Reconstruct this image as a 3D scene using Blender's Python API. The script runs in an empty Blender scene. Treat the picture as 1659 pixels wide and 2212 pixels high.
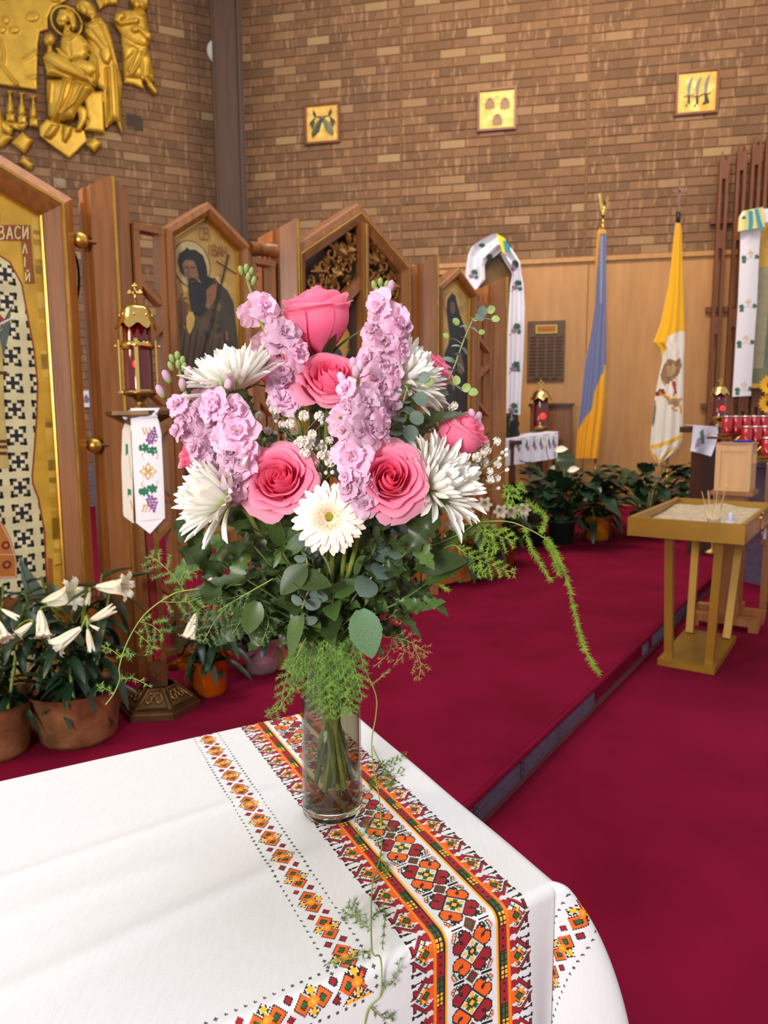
import bpy, math, random
import numpy as np
from mathutils import Vector, Matrix, Euler

# ------------------------------------------------------------------ camera, world, lights, exposure
SC = bpy.context.scene
COL = SC.collection
PI = math.pi
PITCH, ROLL, FPX, CX, CY = math.radians(7.3), math.radians(-0.36), 1550.0, 829.5, 1106.0
HP, LOW, TAB = 1.06, -0.10, 0.54          # camera height over the platform; lower floor; table top
F_ = Vector((0, math.cos(PITCH), -math.sin(PITCH)))
R0 = Vector((1, 0, 0)); U0 = R0.cross(F_)
R_ = R0 * math.cos(ROLL) + U0 * math.sin(ROLL)
U_ = -R0 * math.sin(ROLL) + U0 * math.cos(ROLL)
EYE = Vector((0, 0, HP))
cd = bpy.data.cameras.new('camera'); cam = bpy.data.objects.new('camera', cd); COL.objects.link(cam)
cam.matrix_world = Matrix(((R_.x, U_.x, -F_.x, EYE.x), (R_.y, U_.y, -F_.y, EYE.y), (R_.z, U_.z, -F_.z, EYE.z), (0, 0, 0, 1)))
cd.sensor_fit = 'VERTICAL'; cd.sensor_height = 36.0; cd.sensor_width = 27.0
cd.lens = FPX / 2212 * 36.0
cd.clip_start = 0.05; cd.clip_end = 100
cd.dof.use_dof = True; cd.dof.focus_distance = 0.86; cd.dof.aperture_fstop = 9.0
SC.camera = cam

world = bpy.data.worlds.new('church_air'); SC.world = world; world.use_nodes = True
bg = world.node_tree.nodes['Background']
bg.inputs[0].default_value = (1.0, 0.965, 0.93, 1); bg.inputs[1].default_value = 0.56

def area(name, loc, aim, size, power, col, sy=None):
    l = bpy.data.lights.new(name, 'AREA'); l.energy = power; l.color = col
    l.shape = 'RECTANGLE'; l.size = size; l.size_y = sy or size
    o = bpy.data.objects.new(name, l); COL.objects.link(o)
    o.location = loc
    o.rotation_euler = (Vector(aim) - Vector(loc)).to_track_quat('-Z', 'Y').to_euler()
    return o
area('window_light', (-1.45, -2.7, 1.80), (0.1, 1.6, 0.6), 0.9, 150, (1.0, 0.975, 0.95))
area('skylight', (-0.2, 3.2, 6.6), (0.0, 3.4, 0), 3.0, 150, (0.86, 0.88, 1.0))
area('ceiling_lamp', (1.6, 5.2, 6.4), (1.4, 9.0, 2.2), 3.0, 190, (1.0, 0.80, 0.56), 1.0)
area('side_lamp', (-3.6, 0.6, 3.4), (-0.8, 4.2, 1.6), 1.2, 70, (1.0, 0.78, 0.50))
vs = SC.view_settings
vs.view_transform = 'Standard'; vs.look = 'None'; vs.gamma = 1.0; vs.use_curve_mapping = False
vs.exposure = 0.22
SC.cycles.use_denoising = True
SC.cycles.max_bounces = 10; SC.cycles.transmission_bounces = 8; SC.cycles.transparent_max_bounces = 8
SC.cycles.caustics_refractive = True; SC.cycles.caustics_reflective = False

# ------------------------------------------------------------------ helpers
def ray(x, y): return F_ + R_ * ((x - CX) / FPX) - U_ * ((y - CY) / FPX)
def at(x, y, Y):
    r = ray(x, y); return EYE + r * (Y / r.y)
def atz(x, y, z):
    r = ray(x, y); return EYE + r * ((z - HP) / r.z)
def proj(p):
    v = Vector(p) - EYE; d = v.dot(F_)
    return CX + FPX * v.dot(R_) / d, CY - FPX * v.dot(U_) / d
def lin(c):
    out = []
    for k in c[:3]:
        k = k / 255.0
        out.append(k / 12.92 if k <= 0.04045 else ((k + 0.055) / 1.055) ** 2.4)
    return tuple(out) + (1.0,)

class Frame:
    """a vertical plane: local x to the right along it, local -y towards the viewer"""
    def __init__(s, o, ang):
        s.o = Vector(o); s.ang = ang
        s.u = Vector((math.cos(ang), math.sin(ang), 0)); s.n = Vector((s.u.y, -s.u.x, 0))
        s.M = Matrix.Translation(s.o) @ Matrix.Rotation(ang, 4, 'Z')
    def px(s, x, y, off=0.0):
        r = ray(x, y); p0 = s.o + s.n * off
        q = EYE + r * ((p0 - EYE).dot(s.n) / r.dot(s.n)) - s.o
        return q.dot(s.u), q.z
    def pts(s, L, off=0.0): return [s.px(a, b, off) for a, b in L]

class MB:
    def __init__(s): s.v = []; s.f = []; s.c = []; s.m = []; s.n = 0; s.has = False
    def add(s, V, F, col=None, mi=0):
        V = np.asarray(V, float).reshape(-1, 3); k = s.n
        s.v.append(V); s.n += len(V)
        if isinstance(F, np.ndarray): FF = (F + k).tolist()
        else: FF = [tuple(i + k for i in f) for f in F]
        s.f += FF; m = len(FF)
        s.m.append(np.full(m, mi, int))
        if col is None: s.c.append(np.ones((m, 4)) * 0.5)
        else:
            s.has = True; a = np.asarray(col, float)
            s.c.append(np.tile(a, (m, 1)) if a.ndim == 1 else a)
        return s
    def box(s, c, d, rz=0.0, M=None, **k):
        x, y, z = (i / 2 for i in d)
        V = np.array([(-x,-y,-z),(x,-y,-z),(x,y,-z),(-x,y,-z),(-x,-y,z),(x,-y,z),(x,y,z),(-x,y,z)])
        if rz:
            ca, sa = math.cos(rz), math.sin(rz); V = V @ np.array([[ca, sa, 0], [-sa, ca, 0], [0, 0, 1]])
        V = V + np.array(c)
        if M is not None: V = xf(M, V)
        return s.add(V, [(0,3,2,1),(4,5,6,7),(0,1,5,4),(1,2,6,5),(2,3,7,6),(3,0,4,7)], **k)
    def bar(s, a, b, w, t, up=(0, 1, 0), **k):
        """box from a to b, width w (across), thickness t along 'up'"""
        a = Vector(a); b = Vector(b); d = (b - a).normalized(); up = Vector(up)
        sd = d.cross(up).normalized(); up = sd.cross(d).normalized()
        V = []
        for p in (a, b):
            for i, j in ((-1,-1),(1,-1),(1,1),(-1,1)): V.append(p + sd * (i * w / 2) + up * (j * t / 2))
        return s.add(V, [(0,3,2,1),(4,5,6,7),(0,1,5,4),(1,2,6,5),(2,3,7,6),(3,0,4,7)], **k)
    def prism(s, P, a, b, axis='y', **k):
        """polygon P extruded between a and b; axis y: P=(x,z); axis z: P=(x,y)"""
        n = len(P)
        V = [(p[0], a, p[1]) if axis == 'y' else (p[0], p[1], a) for p in P] + [(p[0], b, p[1]) if axis == 'y' else (p[0], p[1], b) for p in P]
        F = [tuple(range(n)), tuple(range(2 * n - 1, n - 1, -1))] + [(i, i + n, (i + 1) % n + n, (i + 1) % n) for i in range(n)]
        return s.add(V, F, **k)
    def grid(s, P, cu=False, cv=False, **k):
        P = np.asarray(P, float); a, b = P.shape[:2]
        I = np.arange(a * b).reshape(a, b)
        if cu: I = np.vstack([I, I[:1]])
        if cv: I = np.hstack([I, I[:, :1]])
        F = np.stack([I[:-1, :-1], I[1:, :-1], I[1:, 1:], I[:-1, 1:]], -1).reshape(-1, 4)
        return s.add(P.reshape(-1, 3), F, **k)
    def tube(s, path, r, n=6, cap=True, **k):
        P = [Vector(p) for p in path]; m = len(P)
        rr = r if hasattr(r, '__len__') else [r] * m
        t0 = (P[1] - P[0]).normalized(); ref = t0.orthogonal().normalized(); G = []
        for i in range(m):
            t = (P[min(i + 1, m - 1)] - P[max(i - 1, 0)])
            t = t.normalized() if t.length > 1e-9 else t0
            ref = (ref - t * ref.dot(t)); ref = ref.normalized() if ref.length > 1e-6 else t.orthogonal().normalized()
            bi = t.cross(ref)
            G.append([P[i] + (ref * math.cos(2 * PI * j / n) + bi * math.sin(2 * PI * j / n)) * rr[i] for j in range(n)])
        base = s.n
        s.grid(np.array([[tuple(q) for q in g] for g in G]), cv=True, **k)
        if cap:
            s.f.append(tuple(base + j for j in range(n))[::-1]); s.f.append(tuple(base + (m - 1) * n + j for j in range(n)))
            c = s.c[-1][:1] if len(s.c[-1]) else np.ones((1, 4)) * .5
            s.c.append(np.repeat(c, 2, 0)); s.m.append(np.full(2, k.get('mi', 0), int))
        return s
    def lathe(s, prof, n=24, c=(0, 0, 0), M=None, sq=None, **k):
        a = np.linspace(0, 2 * PI, n, endpoint=False)
        G = np.array([[(r * math.cos(t), r * math.sin(t), z) for t in a] for r, z in prof]) + np.array(c)
        if M is not None: G = xf(M, G.reshape(-1, 3)).reshape(G.shape)
        return s.grid(G, cv=True, **k)
    def ball(s, c, r, n=10, sc=(1, 1, 1), M=None, **k):
        th = np.linspace(0.02, PI - 0.02, max(5, n // 2 + 1))
        ph = np.linspace(0, 2 * PI, n, endpoint=False)
        G = np.array([[(math.sin(t) * math.cos(p) * r * sc[0], math.sin(t) * math.sin(p) * r * sc[1], math.cos(t) * r * sc[2]) for p in ph] for t in th])
        if M is not None: G = xf(M, G.reshape(-1, 3)).reshape(G.shape)
        return s.grid(G + np.array(c), cv=True, **k)

def xf(M, V):
    A = np.array(M); V = np.asarray(V, float).reshape(-1, 3)
    return V @ A[:3, :3].T + A[:3, 3]

MW = {}
def mesh(name, mb, mats, smooth=False, W=None):
    V = np.vstack(mb.v) if mb.v else np.zeros((0, 3))
    if W is not None: V = xf(W, V)
    me = bpy.data.meshes.new(name)
    me.from_pydata(V.tolist(), [], mb.f)
    for m in (mats if isinstance(mats, (list, tuple)) else [mats]): me.materials.append(m)
    mi = np.concatenate(mb.m)
    if mi.any(): me.polygons.foreach_set('material_index', mi)
    if mb.has:
        at_ = me.attributes.new('Col', 'FLOAT_COLOR', 'FACE')
        at_.data.foreach_set('color', np.vstack(mb.c).astype(np.float32).ravel())
    if smooth: me.polygons.foreach_set('use_smooth', np.ones(len(me.polygons), bool))
    me.update()
    return me
def link(name, data, parent=None, M=None):
    o = bpy.data.objects.new(name, data); COL.objects.link(o)
    if parent is not None: o.parent = parent
    if M is not None: o.matrix_basis = M
    MW[o.name] = (MW[parent.name] if parent is not None else Matrix()) @ (M if M is not None else Matrix())
    return o
def obj(name, mb, mats, parent=None, smooth=False, world=False):
    W = MW[parent.name].inverted() if (world and parent is not None) else None
    return link(name, mesh(name, mb, mats, smooth, W), parent)
def inst(name, me, parent, Mw):
    """an object sharing mesh data, at world matrix Mw"""
    return link(name, me, parent, MW[parent.name].inverted() @ Mw)
def tag(o, label=None, cat=None, group=None, kind=None):
    if label: o['label'] = label
    if cat: o['category'] = cat
    if group: o['group'] = group
    if kind: o['kind'] = kind
    return o
def thing(name, label, cat, loc=(0, 0, 0), rz=0.0, group=None, M=None):
    o = link(name, None, None, M if M is not None else Matrix.Translation(Vector(loc)) @ Matrix.Rotation(rz, 4, 'Z'))
    return tag(o, label, cat, group)
def struct(name, mb, mats, world_frame=None, smooth=False):
    o = link(name, mesh(name, mb, mats, smooth), None, world_frame)
    o['kind'] = 'structure'
    return o
def aim(pos, d, up=(0, 0, 1), s=1.0, roll=0.0):
    """matrix whose local +Z points along d"""
    z = Vector(d).normalized(); u = Vector(up)
    x = u.cross(z)
    if x.length < 1e-4: x = Vector((1, 0, 0)).cross(z)
    x.normalize(); y = z.cross(x)
    M = Matrix(((x.x, y.x, z.x), (x.y, y.y, z.y), (x.z, y.z, z.z))).to_4x4()
    return Matrix.Translation(Vector(pos)) @ M @ Matrix.Rotation(roll, 4, 'Z') @ Matrix.Scale(s, 4)
def aimy(pos, d, nrm=(0, 0, 1), s=1.0):
    """matrix whose local +Y points along d and +Z near nrm"""
    y = Vector(d).normalized(); z = Vector(nrm); x = y.cross(z)
    if x.length < 1e-4: x = y.orthogonal()
    x.normalize(); z = x.cross(y)
    M = Matrix(((x.x, y.x, z.x), (x.y, y.y, z.y), (x.z, y.z, z.z))).to_4x4()
    return Matrix.Translation(Vector(pos)) @ M @ Matrix.Scale(s, 4)
def bez(a, b, c, d, n=12):
    a, b, c, d = (Vector(q) for q in (a, b, c, d)); out = []
    for i in range(n):
        t = i / (n - 1); k = 1 - t
        out.append(a * k**3 + b * (3 * k * k * t) + c * (3 * k * t * t) + d * t**3)
    return out
def smooth_path(pts, n=6):
    P = [Vector(p) for p in pts]; out = []
    for i in range(len(P) - 1):
        p0 = P[max(i - 1, 0)]; p1 = P[i]; p2 = P[i + 1]; p3 = P[min(i + 2, len(P) - 1)]
        for k in range(n):
            t = k / n
            out.append(0.5 * ((2 * p1) + (p2 - p0) * t + (2 * p0 - 5 * p1 + 4 * p2 - p3) * t * t + (3 * p1 - p0 - 3 * p2 + p3) * t**3))
    out.append(P[-1]); return out

# ------------------------------------------------------------------ materials
def nodes(name):
    m = bpy.data.materials.new(name); m.use_nodes = True
    nt = m.node_tree; return m, nt, nt.nodes, nt.links, nt.nodes['Principled BSDF']
def mixc(N, L, a, b, fac, mode='MIX'):
    x = N.new('ShaderNodeMix'); x.data_type = 'RGBA'; x.blend_type = mode
    for sock, v in ((x.inputs[0], fac), (x.inputs[6], a), (x.inputs[7], b)):
        if hasattr(v, 'links') or hasattr(v, 'is_linked'): L.new(v, sock)
        else: sock.default_value = v
    return x.outputs[2]
def MAT(name, rgb, rough=0.5, metal=0.0, var=0.15, scale=12.0, stretch=(1, 1, 1), bump=0.0, bscale=None, transl=0.0, coat=0.0, spec=0.5,
        attr=False, coords='Object', rgb2=None, detail=4.0, rand=False, emit=None, sheen=0.0, aniso=0.0):
    m, nt, N, L, b = nodes(name)
    tc = N.new('ShaderNodeTexCoord'); mp = N.new('ShaderNodeMapping'); mp.inputs['Scale'].default_value = stretch
    L.new(tc.outputs[coords], mp.inputs[0])
    nz = N.new('ShaderNodeTexNoise'); nz.inputs['Scale'].default_value = scale; nz.inputs['Detail'].default_value = detail
    L.new(mp.outputs[0], nz.inputs['Vector'])
    c = lin(rgb)
    if attr:
        at_ = N.new('ShaderNodeAttribute'); at_.attribute_name = 'Col'; base = at_.outputs['Color']
        mr = N.new('ShaderNodeMapRange'); mr.inputs[3].default_value = 1 - var; mr.inputs[4].default_value = 1 + var
        mr.inputs[1].default_value = 0.3; mr.inputs[2].default_value = 0.7
        L.new(nz.outputs['Fac'], mr.inputs[0])
        vm = N.new('ShaderNodeVectorMath'); vm.operation = 'SCALE'; L.new(base, vm.inputs[0]); L.new(mr.outputs[0], vm.inputs['Scale'])
        colr = vm.outputs[0]
    else:
        r = N.new('ShaderNodeValToRGB'); r.color_ramp.elements[0].position = 0.32; r.color_ramp.elements[1].position = 0.68
        c2 = lin(rgb2) if rgb2 else tuple(min(1, k * (1 + var)) for k in c[:3]) + (1,)
        r.color_ramp.elements[0].color = tuple(k * (1 - var) for k in c[:3]) + (1,); r.color_ramp.elements[1].color = c2
        L.new(nz.outputs['Fac'], r.inputs[0]); colr = r.outputs[0]
    if rand:
        oi = N.new('ShaderNodeObjectInfo'); mr2 = N.new('ShaderNodeMapRange'); mr2.inputs[3].default_value = 0.8; mr2.inputs[4].default_value = 1.2
        L.new(oi.outputs['Random'], mr2.inputs[0]); vm2 = N.new('ShaderNodeVectorMath'); vm2.operation = 'SCALE'
        L.new(colr, vm2.inputs[0]); L.new(mr2.outputs[0], vm2.inputs['Scale']); colr = vm2.outputs[0]
    L.new(colr, b.inputs['Base Color'])
    b.inputs['Roughness'].default_value = rough; b.inputs['Metallic'].default_value = metal
    b.inputs['Specular IOR Level'].default_value = spec
    if coat: b.inputs['Coat Weight'].default_value = coat; b.inputs['Coat Roughness'].default_value = 0.12
    if sheen: b.inputs['Sheen Weight'].default_value = sheen
    if bump:
        nb = N.new('ShaderNodeTexNoise'); nb.inputs['Scale'].default_value = bscale or scale * 3; nb.inputs['Detail'].default_value = 3
        L.new(mp.outputs[0], nb.inputs['Vector'])
        bp = N.new('ShaderNodeBump'); bp.inputs['Strength'].default_value = bump; bp.inputs['Distance'].default_value = 0.01
        L.new(nb.outputs['Fac'], bp.inputs['Height']); L.new(bp.outputs[0], b.inputs['Normal'])
    if emit: b.inputs['Emission Color'].default_value = lin(emit[0]); b.inputs['Emission Strength'].default_value = emit[1]
    if transl:
        tr = N.new('ShaderNodeBsdfTranslucent'); L.new(colr, tr.inputs[0])
        mx = N.new('ShaderNodeMixShader'); mx.inputs[0].default_value = transl
        L.new(b.outputs[0], mx.inputs[1]); L.new(tr.outputs[0], mx.inputs[2])
        L.new(mx.outputs[0], N['Material Output'].inputs[0])
    return m
def GLASS(name, rgb, ior=1.45, rough=0.0):
    m, nt, N, L, b = nodes(name)
    b.inputs['Base Color'].default_value = lin(rgb); b.inputs['Transmission Weight'].default_value = 1.0
    b.inputs['IOR'].default_value = ior; b.inputs['Roughness'].default_value = rough
    nz = N.new('ShaderNodeTexNoise'); nz.inputs['Scale'].default_value = 9.0
    mr = N.new('ShaderNodeMapRange'); mr.inputs[3].default_value = rough; mr.inputs[4].default_value = rough + 0.02
    L.new(nz.outputs['Fac'], mr.inputs[0]); L.new(mr.outputs[0], b.inputs['Roughness'])
    return m
def THINGLASS(name, rgb, ior):
    """thin clear wall: lets light straight through, mirrors by Fresnel"""
    m, nt, N, L, b = nodes(name)
    t = N.new('ShaderNodeBsdfTransparent'); nz = N.new('ShaderNodeTexNoise'); nz.inputs['Scale'].default_value = 6.0
    r = N.new('ShaderNodeValToRGB'); c = lin(rgb); r.color_ramp.elements[0].color = tuple(k * .96 for k in c[:3]) + (1,); r.color_ramp.elements[1].color = c
    L.new(nz.outputs['Fac'], r.inputs[0]); L.new(r.outputs[0], t.inputs[0])
    g = N.new('ShaderNodeBsdfGlossy'); g.inputs['Roughness'].default_value = 0.02
    lw = N.new('ShaderNodeLayerWeight'); lw.inputs[0].default_value = 0.5; p5 = N.new('ShaderNodeMath'); p5.operation = 'POWER'; p5.inputs[1].default_value = 5.0; L.new(lw.outputs['Facing'], p5.inputs[0])
    f = N.new('ShaderNodeMath'); f.operation = 'MULTIPLY_ADD'; r0 = ((ior - 1) / (ior + 1))**2; f.inputs[1].default_value = (1 - r0) * .8; f.inputs[2].default_value = r0; L.new(p5.outputs[0], f.inputs[0]); x = N.new('ShaderNodeMixShader')
    L.new(f.outputs[0], x.inputs[0]); L.new(t.outputs[0], x.inputs[1]); L.new(g.outputs[0], x.inputs[2]); L.new(x.outputs[0], N['Material Output'].inputs[0])
    return m
def BRICK(name, island):
    m, nt, N, L, b = nodes(name)
    if island: g = N.new('ShaderNodeNewGeometry'); rnd = g.outputs['Random Per Island']
    else: g = N.new('ShaderNodeObjectInfo'); rnd = g.outputs['Random']
    r = N.new('ShaderNodeValToRGB'); r.color_ramp.interpolation = 'LINEAR'
    st = [(0, (112, 84, 60)), (.18, (126, 94, 66)), (.36, (138, 102, 72)), (.54, (146, 108, 76)), (.70, (122, 90, 64)), (.90, (154, 118, 84)), (.965, (170, 136, 100)), (1, (182, 158, 112))]
    e = r.color_ramp.elements
    while len(e) < len(st): e.new(0.5)
    for k, (p, c) in enumerate(st): e[k].position = p; e[k].color = lin(c)
    L.new(rnd, r.inputs[0])
    gp = N.new('ShaderNodeNewGeometry'); mp = N.new('ShaderNodeMapping'); mp.inputs['Scale'].default_value = (24, 24, 5)
    L.new(gp.outputs['Position'], mp.inputs[0])
    nz = N.new('ShaderNodeTexNoise'); nz.inputs['Scale'].default_value = 1.0; nz.inputs['Detail'].default_value = 3.0
    L.new(mp.outputs[0], nz.inputs['Vector'])
    rr = N.new('ShaderNodeValToRGB'); rr.color_ramp.elements[0].position = 0.56; rr.color_ramp.elements[1].position = 0.68
    rr.color_ramp.elements[0].color = (0, 0, 0, 1); rr.color_ramp.elements[1].color = (1, 1, 1, 1); L.new(nz.outputs['Fac'], rr.inputs[0])
    mul = N.new('ShaderNodeMath'); mul.operation = 'MULTIPLY'; mul.inputs[1].default_value = 0.75; L.new(rr.outputs[0], mul.inputs[0])
    c1 = mixc(N, L, r.outputs[0], lin((184, 146, 110)), mul.outputs[0])
    n2 = N.new('ShaderNodeTexNoise'); n2.inputs['Scale'].default_value = 40.0; L.new(gp.outputs['Position'], n2.inputs['Vector'])
    c2 = mixc(N, L, c1, lin((96, 66, 50)), n2.outputs['Fac'])
    x = c2.node; x.inputs[0].default_value = 0.3
    for lk in list(x.inputs[0].links): L.remove(lk)
    L.new(c2, b.inputs['Base Color']); b.inputs['Roughness'].default_value = 0.85
    bp = N.new('ShaderNodeBump'); bp.inputs['Strength'].default_value = 0.4; bp.inputs['Distance'].default_value = 0.01
    L.new(n2.outputs['Fac'], bp.inputs['Height']); L.new(bp.outputs[0], b.inputs['Normal'])
    return m

WOOD = MAT('cherry_wood', (142, 88, 42), 0.38, var=0.22, scale=5, stretch=(9, 9, 0.7), coat=0.1)
WOODLIT = MAT('warm_lit_wood', (172, 102, 38), 0.38, var=0.22, scale=5, stretch=(9, 9, 0.7), coat=0.1)  # screen wood with the warm side light put into its orange tone
WOODD = MAT('dark_wood', (74, 40, 26), 0.45, var=0.25, scale=5, stretch=(9, 9, 0.7))
POSTW = MAT('post_wood', (66, 38, 22), 0.6, var=0.25, scale=4, stretch=(9, 9, 0.6))
PANELW = MAT('maple_panel', (186, 136, 82), 0.42, var=0.10, scale=3, stretch=(6, 6, 0.7))
LIGHTW = MAT('pale_wood', (205, 160, 110), 0.4, var=0.10, scale=4, stretch=(6, 6, 0.7))
SLATW = MAT('slat_wood', (118, 68, 44), 0.42, var=0.2, scale=5, stretch=(8, 8, 0.6))
GOLDP = MAT('gilt_paint', (205, 160, 70), 0.30, 0.85, var=0.18, scale=14)
GILT = MAT('gilt_casting', (206, 164, 58), 0.42, 0.55, var=0.14, scale=9, bump=0.15, bscale=40)
BRASS = MAT('polished_brass', (222, 184, 104), 0.14, 1.0, var=0.06, scale=20)
BRASSD = MAT('aged_brass', (150, 112, 62), 0.34, 0.9, var=0.2, scale=18)
BRONZE = MAT('dark_bronze', (104, 76, 48), 0.38, 0.75, var=0.25, scale=22)
OLIVE = MAT('olive_gold_paint', (158, 118, 38), 0.34, 0.35, var=0.10, scale=8)
PAINT = MAT('painted_surface', (255, 255, 255), 0.5, var=0.10, scale=26, attr=True)
GOLDART = MAT('gold_leaf_painting', (255, 255, 255), 0.42, 0.08, var=0.16, scale=12, attr=True)
CLOTH = MAT('woven_cloth', (255, 255, 255), 0.85, var=0.03, scale=300, attr=True, bump=0.10, bscale=900, sheen=0.1)
LINEN = MAT('table_linen', (255, 255, 255), 0.8, var=0.025, scale=60, stretch=(6, 1, 1), attr=True, bump=0.12, bscale=500)
CARPET = MAT('red_carpet', (114, 9, 40), 0.95, var=0.10, scale=3, bump=0.4, bscale=700, spec=0.08, detail=8, rgb2=(126, 12, 48))
MORTAR = MAT('mortar', (124, 94, 64), 0.95, var=0.12, scale=30)
BLACK = MAT('black_void', (8, 7, 7), 0.9)
DARKM = MAT('slate_metal', (112, 100, 128), 0.45, 0.3, var=0.15, scale=20)
WHITEP = MAT('white_plastic', (232, 230, 226), 0.5, var=0.04)
STEEL = MAT('silver_foil', (232, 232, 236), 0.24, 0.9, var=0.08, bump=1.0, bscale=18)
FOILG = MAT('gold_foil', (226, 156, 36), 0.24, 0.6, var=0.3, scale=16, bump=0.9, bscale=16, coat=.5)
FOILB = MAT('copper_foil', (156, 112, 74), 0.34, 0.55, var=0.35, scale=14, bump=0.9, bscale=14, coat=.3)
POTG = MAT('green_plastic_pot', (34, 48, 40), 0.4); POTK = MAT('black_plastic_pot', (28, 24, 26), 0.4)
SOIL = MAT('potting_soil', (48, 34, 26), 0.95, var=0.3, scale=60)
REDG = MAT('ruby_glass', (96, 6, 14), 0.08, var=0.2, scale=4, coat=0.6)
REDV = MAT('red_votive_glass', (170, 12, 28), 0.12, var=0.1, coat=0.5)
FLAME = MAT('candle_glow', (255, 60, 40), 0.5, emit=((255, 22, 26), 3.0))
STEM = MAT('green_stem', (136, 156, 70), 0.5, var=0.2, scale=30, transl=0.1)
STEMD = MAT('dark_stem', (88, 108, 56), 0.5, var=0.2, scale=30)
LEAFD = MAT('deep_green_leaf', (58, 76, 36), 0.42, var=0.22, scale=26, transl=0.22, rand=True)
LEAFM = MAT('mid_green_leaf', (78, 104, 48), 0.42, var=0.2, scale=26, transl=0.22, rand=True)
LEAFB = MAT('bluish_leaf', (96, 130, 92), 0.5, var=0.15, scale=24, transl=0.2, rand=True)
EUCA = MAT('eucalyptus_leaf', (112, 132, 118), 0.55, var=0.16, scale=20, transl=0.2, rand=True)
EUCAY = MAT('young_eucalyptus_leaf', (160, 184, 104), 0.5, var=0.12, transl=0.25, rand=True)
FERN = MAT('fern_needles', (92, 132, 30), 0.55, var=0.5, scale=90, transl=0.25)
FERNB = MAT('bright_fern_needles', (124, 160, 40), 0.55, var=0.4, scale=90, transl=0.3)
FERND = MAT('dark_fern_needles', (70, 104, 36), 0.55, var=0.25, scale=40, transl=0.25)
LILYL = MAT('lily_leaf', (36, 60, 38), 0.32, var=0.2, scale=20, transl=0.12, rand=True)
ROSE = MAT('rose_petal', (255, 255, 255), 0.5, var=0.03, scale=60, attr=True, transl=0.48, spec=0.3)
WPET = MAT('white_petal', (255, 255, 255), 0.5, var=0.03, scale=60, attr=True, transl=0.22)
STOCKP = MAT('stock_petal', (230, 180, 212), 0.5, var=0.08, scale=60, transl=0.32, rgb2=(246, 214, 232), spec=0.3, rand=True)
STOCKB = MAT('stock_bud', (150, 168, 100), 0.5, var=0.15, scale=60, transl=0.15)
GYP = MAT('gypsophila_petal', (240, 236, 224), 0.6, var=0.06, scale=60, transl=0.15)
YELG = MAT('gerbera_eye', (160, 150, 40), 0.7, var=0.3, scale=300, bump=0.6, bscale=900)
LILYW = MAT('lily_petal', (250, 245, 224), 0.45, var=0.06, scale=20, transl=0.2)
WAX = MAT('bee_wax', (226, 196, 150), 0.5)
SAND = MAT('pale_sand', (176, 158, 132), 0.95, var=0.2, scale=40, bump=0.8, bscale=90)
BRK = BRICK('brick_face', False); BRKS = BRICK('brick_face_joined', True)
GLASSM = GLASS('clear_glass', (246, 250, 246), 1.47); WATER = GLASS('vase_water', (226, 222, 204), 1.33)

# ------------------------------------------------------------------ flat art made of layered polygons (prints, paintings)
class Art:
    def __init__(s, y0=0.0, step=0.00015): s.mb = MB(); s.k = 0; s.y0 = y0; s.step = step
    def y(s): s.k += 1; return s.y0 - s.k * s.step
    def poly(s, P, c):
        y = s.y(); s.mb.add([(p[0], y, p[1]) for p in P], [tuple(range(len(P)))], col=lin(c)); return s
    def many(s, Ps, c):
        y = s.y()
        for P in Ps: s.mb.add([(p[0], y, p[1]) for p in P], [tuple(range(len(P)))], col=lin(c))
        return s
    def ell(s, x, z, rx, rz, c, n=28): return s.poly([(x + rx * math.cos(2 * PI * i / n), z + rz * math.sin(2 * PI * i / n)) for i in range(n)], c)
    def line(s, P, w, c, closed=False):
        y = s.y(); P = [Vector((p[0], p[1])) for p in P]
        if closed: P = P + [P[0]]
        for a, b in zip(P[:-1], P[1:]):
            d = b - a
            if d.length < 1e-7: continue
            d.normalize(); nn = Vector((-d.y, d.x)) * (w / 2); a2 = a - d * w * 0.3; b2 = b + d * w * 0.3
            q = [a2 + nn, a2 - nn, b2 - nn, b2 + nn]
            s.mb.add([(p.x, y, p.y) for p in q], [(0, 1, 2, 3)], col=lin(c))
        return s
GLYPH = {  # strokes in a unit box, x 0..0.7, y 0..1
    'В': [[(0, 0), (0, 1), (.4, 1), (.5, .85), (.4, .55), (0, .52)], [(.4, .53), (.58, .28), (.45, 0), (0, 0)]],
    'А': [[(0, 0), (.3, 1), (.6, 0)], [(.1, .35), (.5, .35)]],
    'С': [[(.55, .85), (.35, 1), (.1, .9), (0, .5), (.1, .1), (.35, 0), (.55, .15)]],
    'И': [[(0, 1), (0, 0), (.5, 1), (.5, 0)]],
    'Л': [[(0, 0), (.28, 1), (.56, 0)]],
    'І': [[(.2, 0), (.2, 1)]],
    'Й': [[(0, .85), (0, 0), (.5, .85), (.5, 0)], [(.1, 1.1), (.25, 1.0), (.4, 1.1)]],
    'Н': [[(0, 0), (0, 1)], [(.5, 0), (.5, 1)], [(0, .5), (.5, .5)]],
}
def text(art, fr, s, x, y, h, c, w=3.0, dx=None, vertical=False, off=0.0, sl=0.0):
    """lettering by pen strokes; x, y is the top left corner on the plane in picture units of the frame"""
    for ch in s:
        for st in GLYPH[ch]:
            art.line([fr.px(x + a * h * 0.75, y + (1 - b) * h + sl * a * h, off) for a, b in st], w * 0.0017, c)
        if vertical: y += h * 1.28
        else: x += (dx or h * 0.62); y += sl * (dx or h * .62)
def star(n, r0, r1, ph=0): return [((r0 if i % 2 else r1) * math.cos(PI * i / n + ph), (r0 if i % 2 else r1) * math.sin(PI * i / n + ph)) for i in range(2 * n)]

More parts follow.
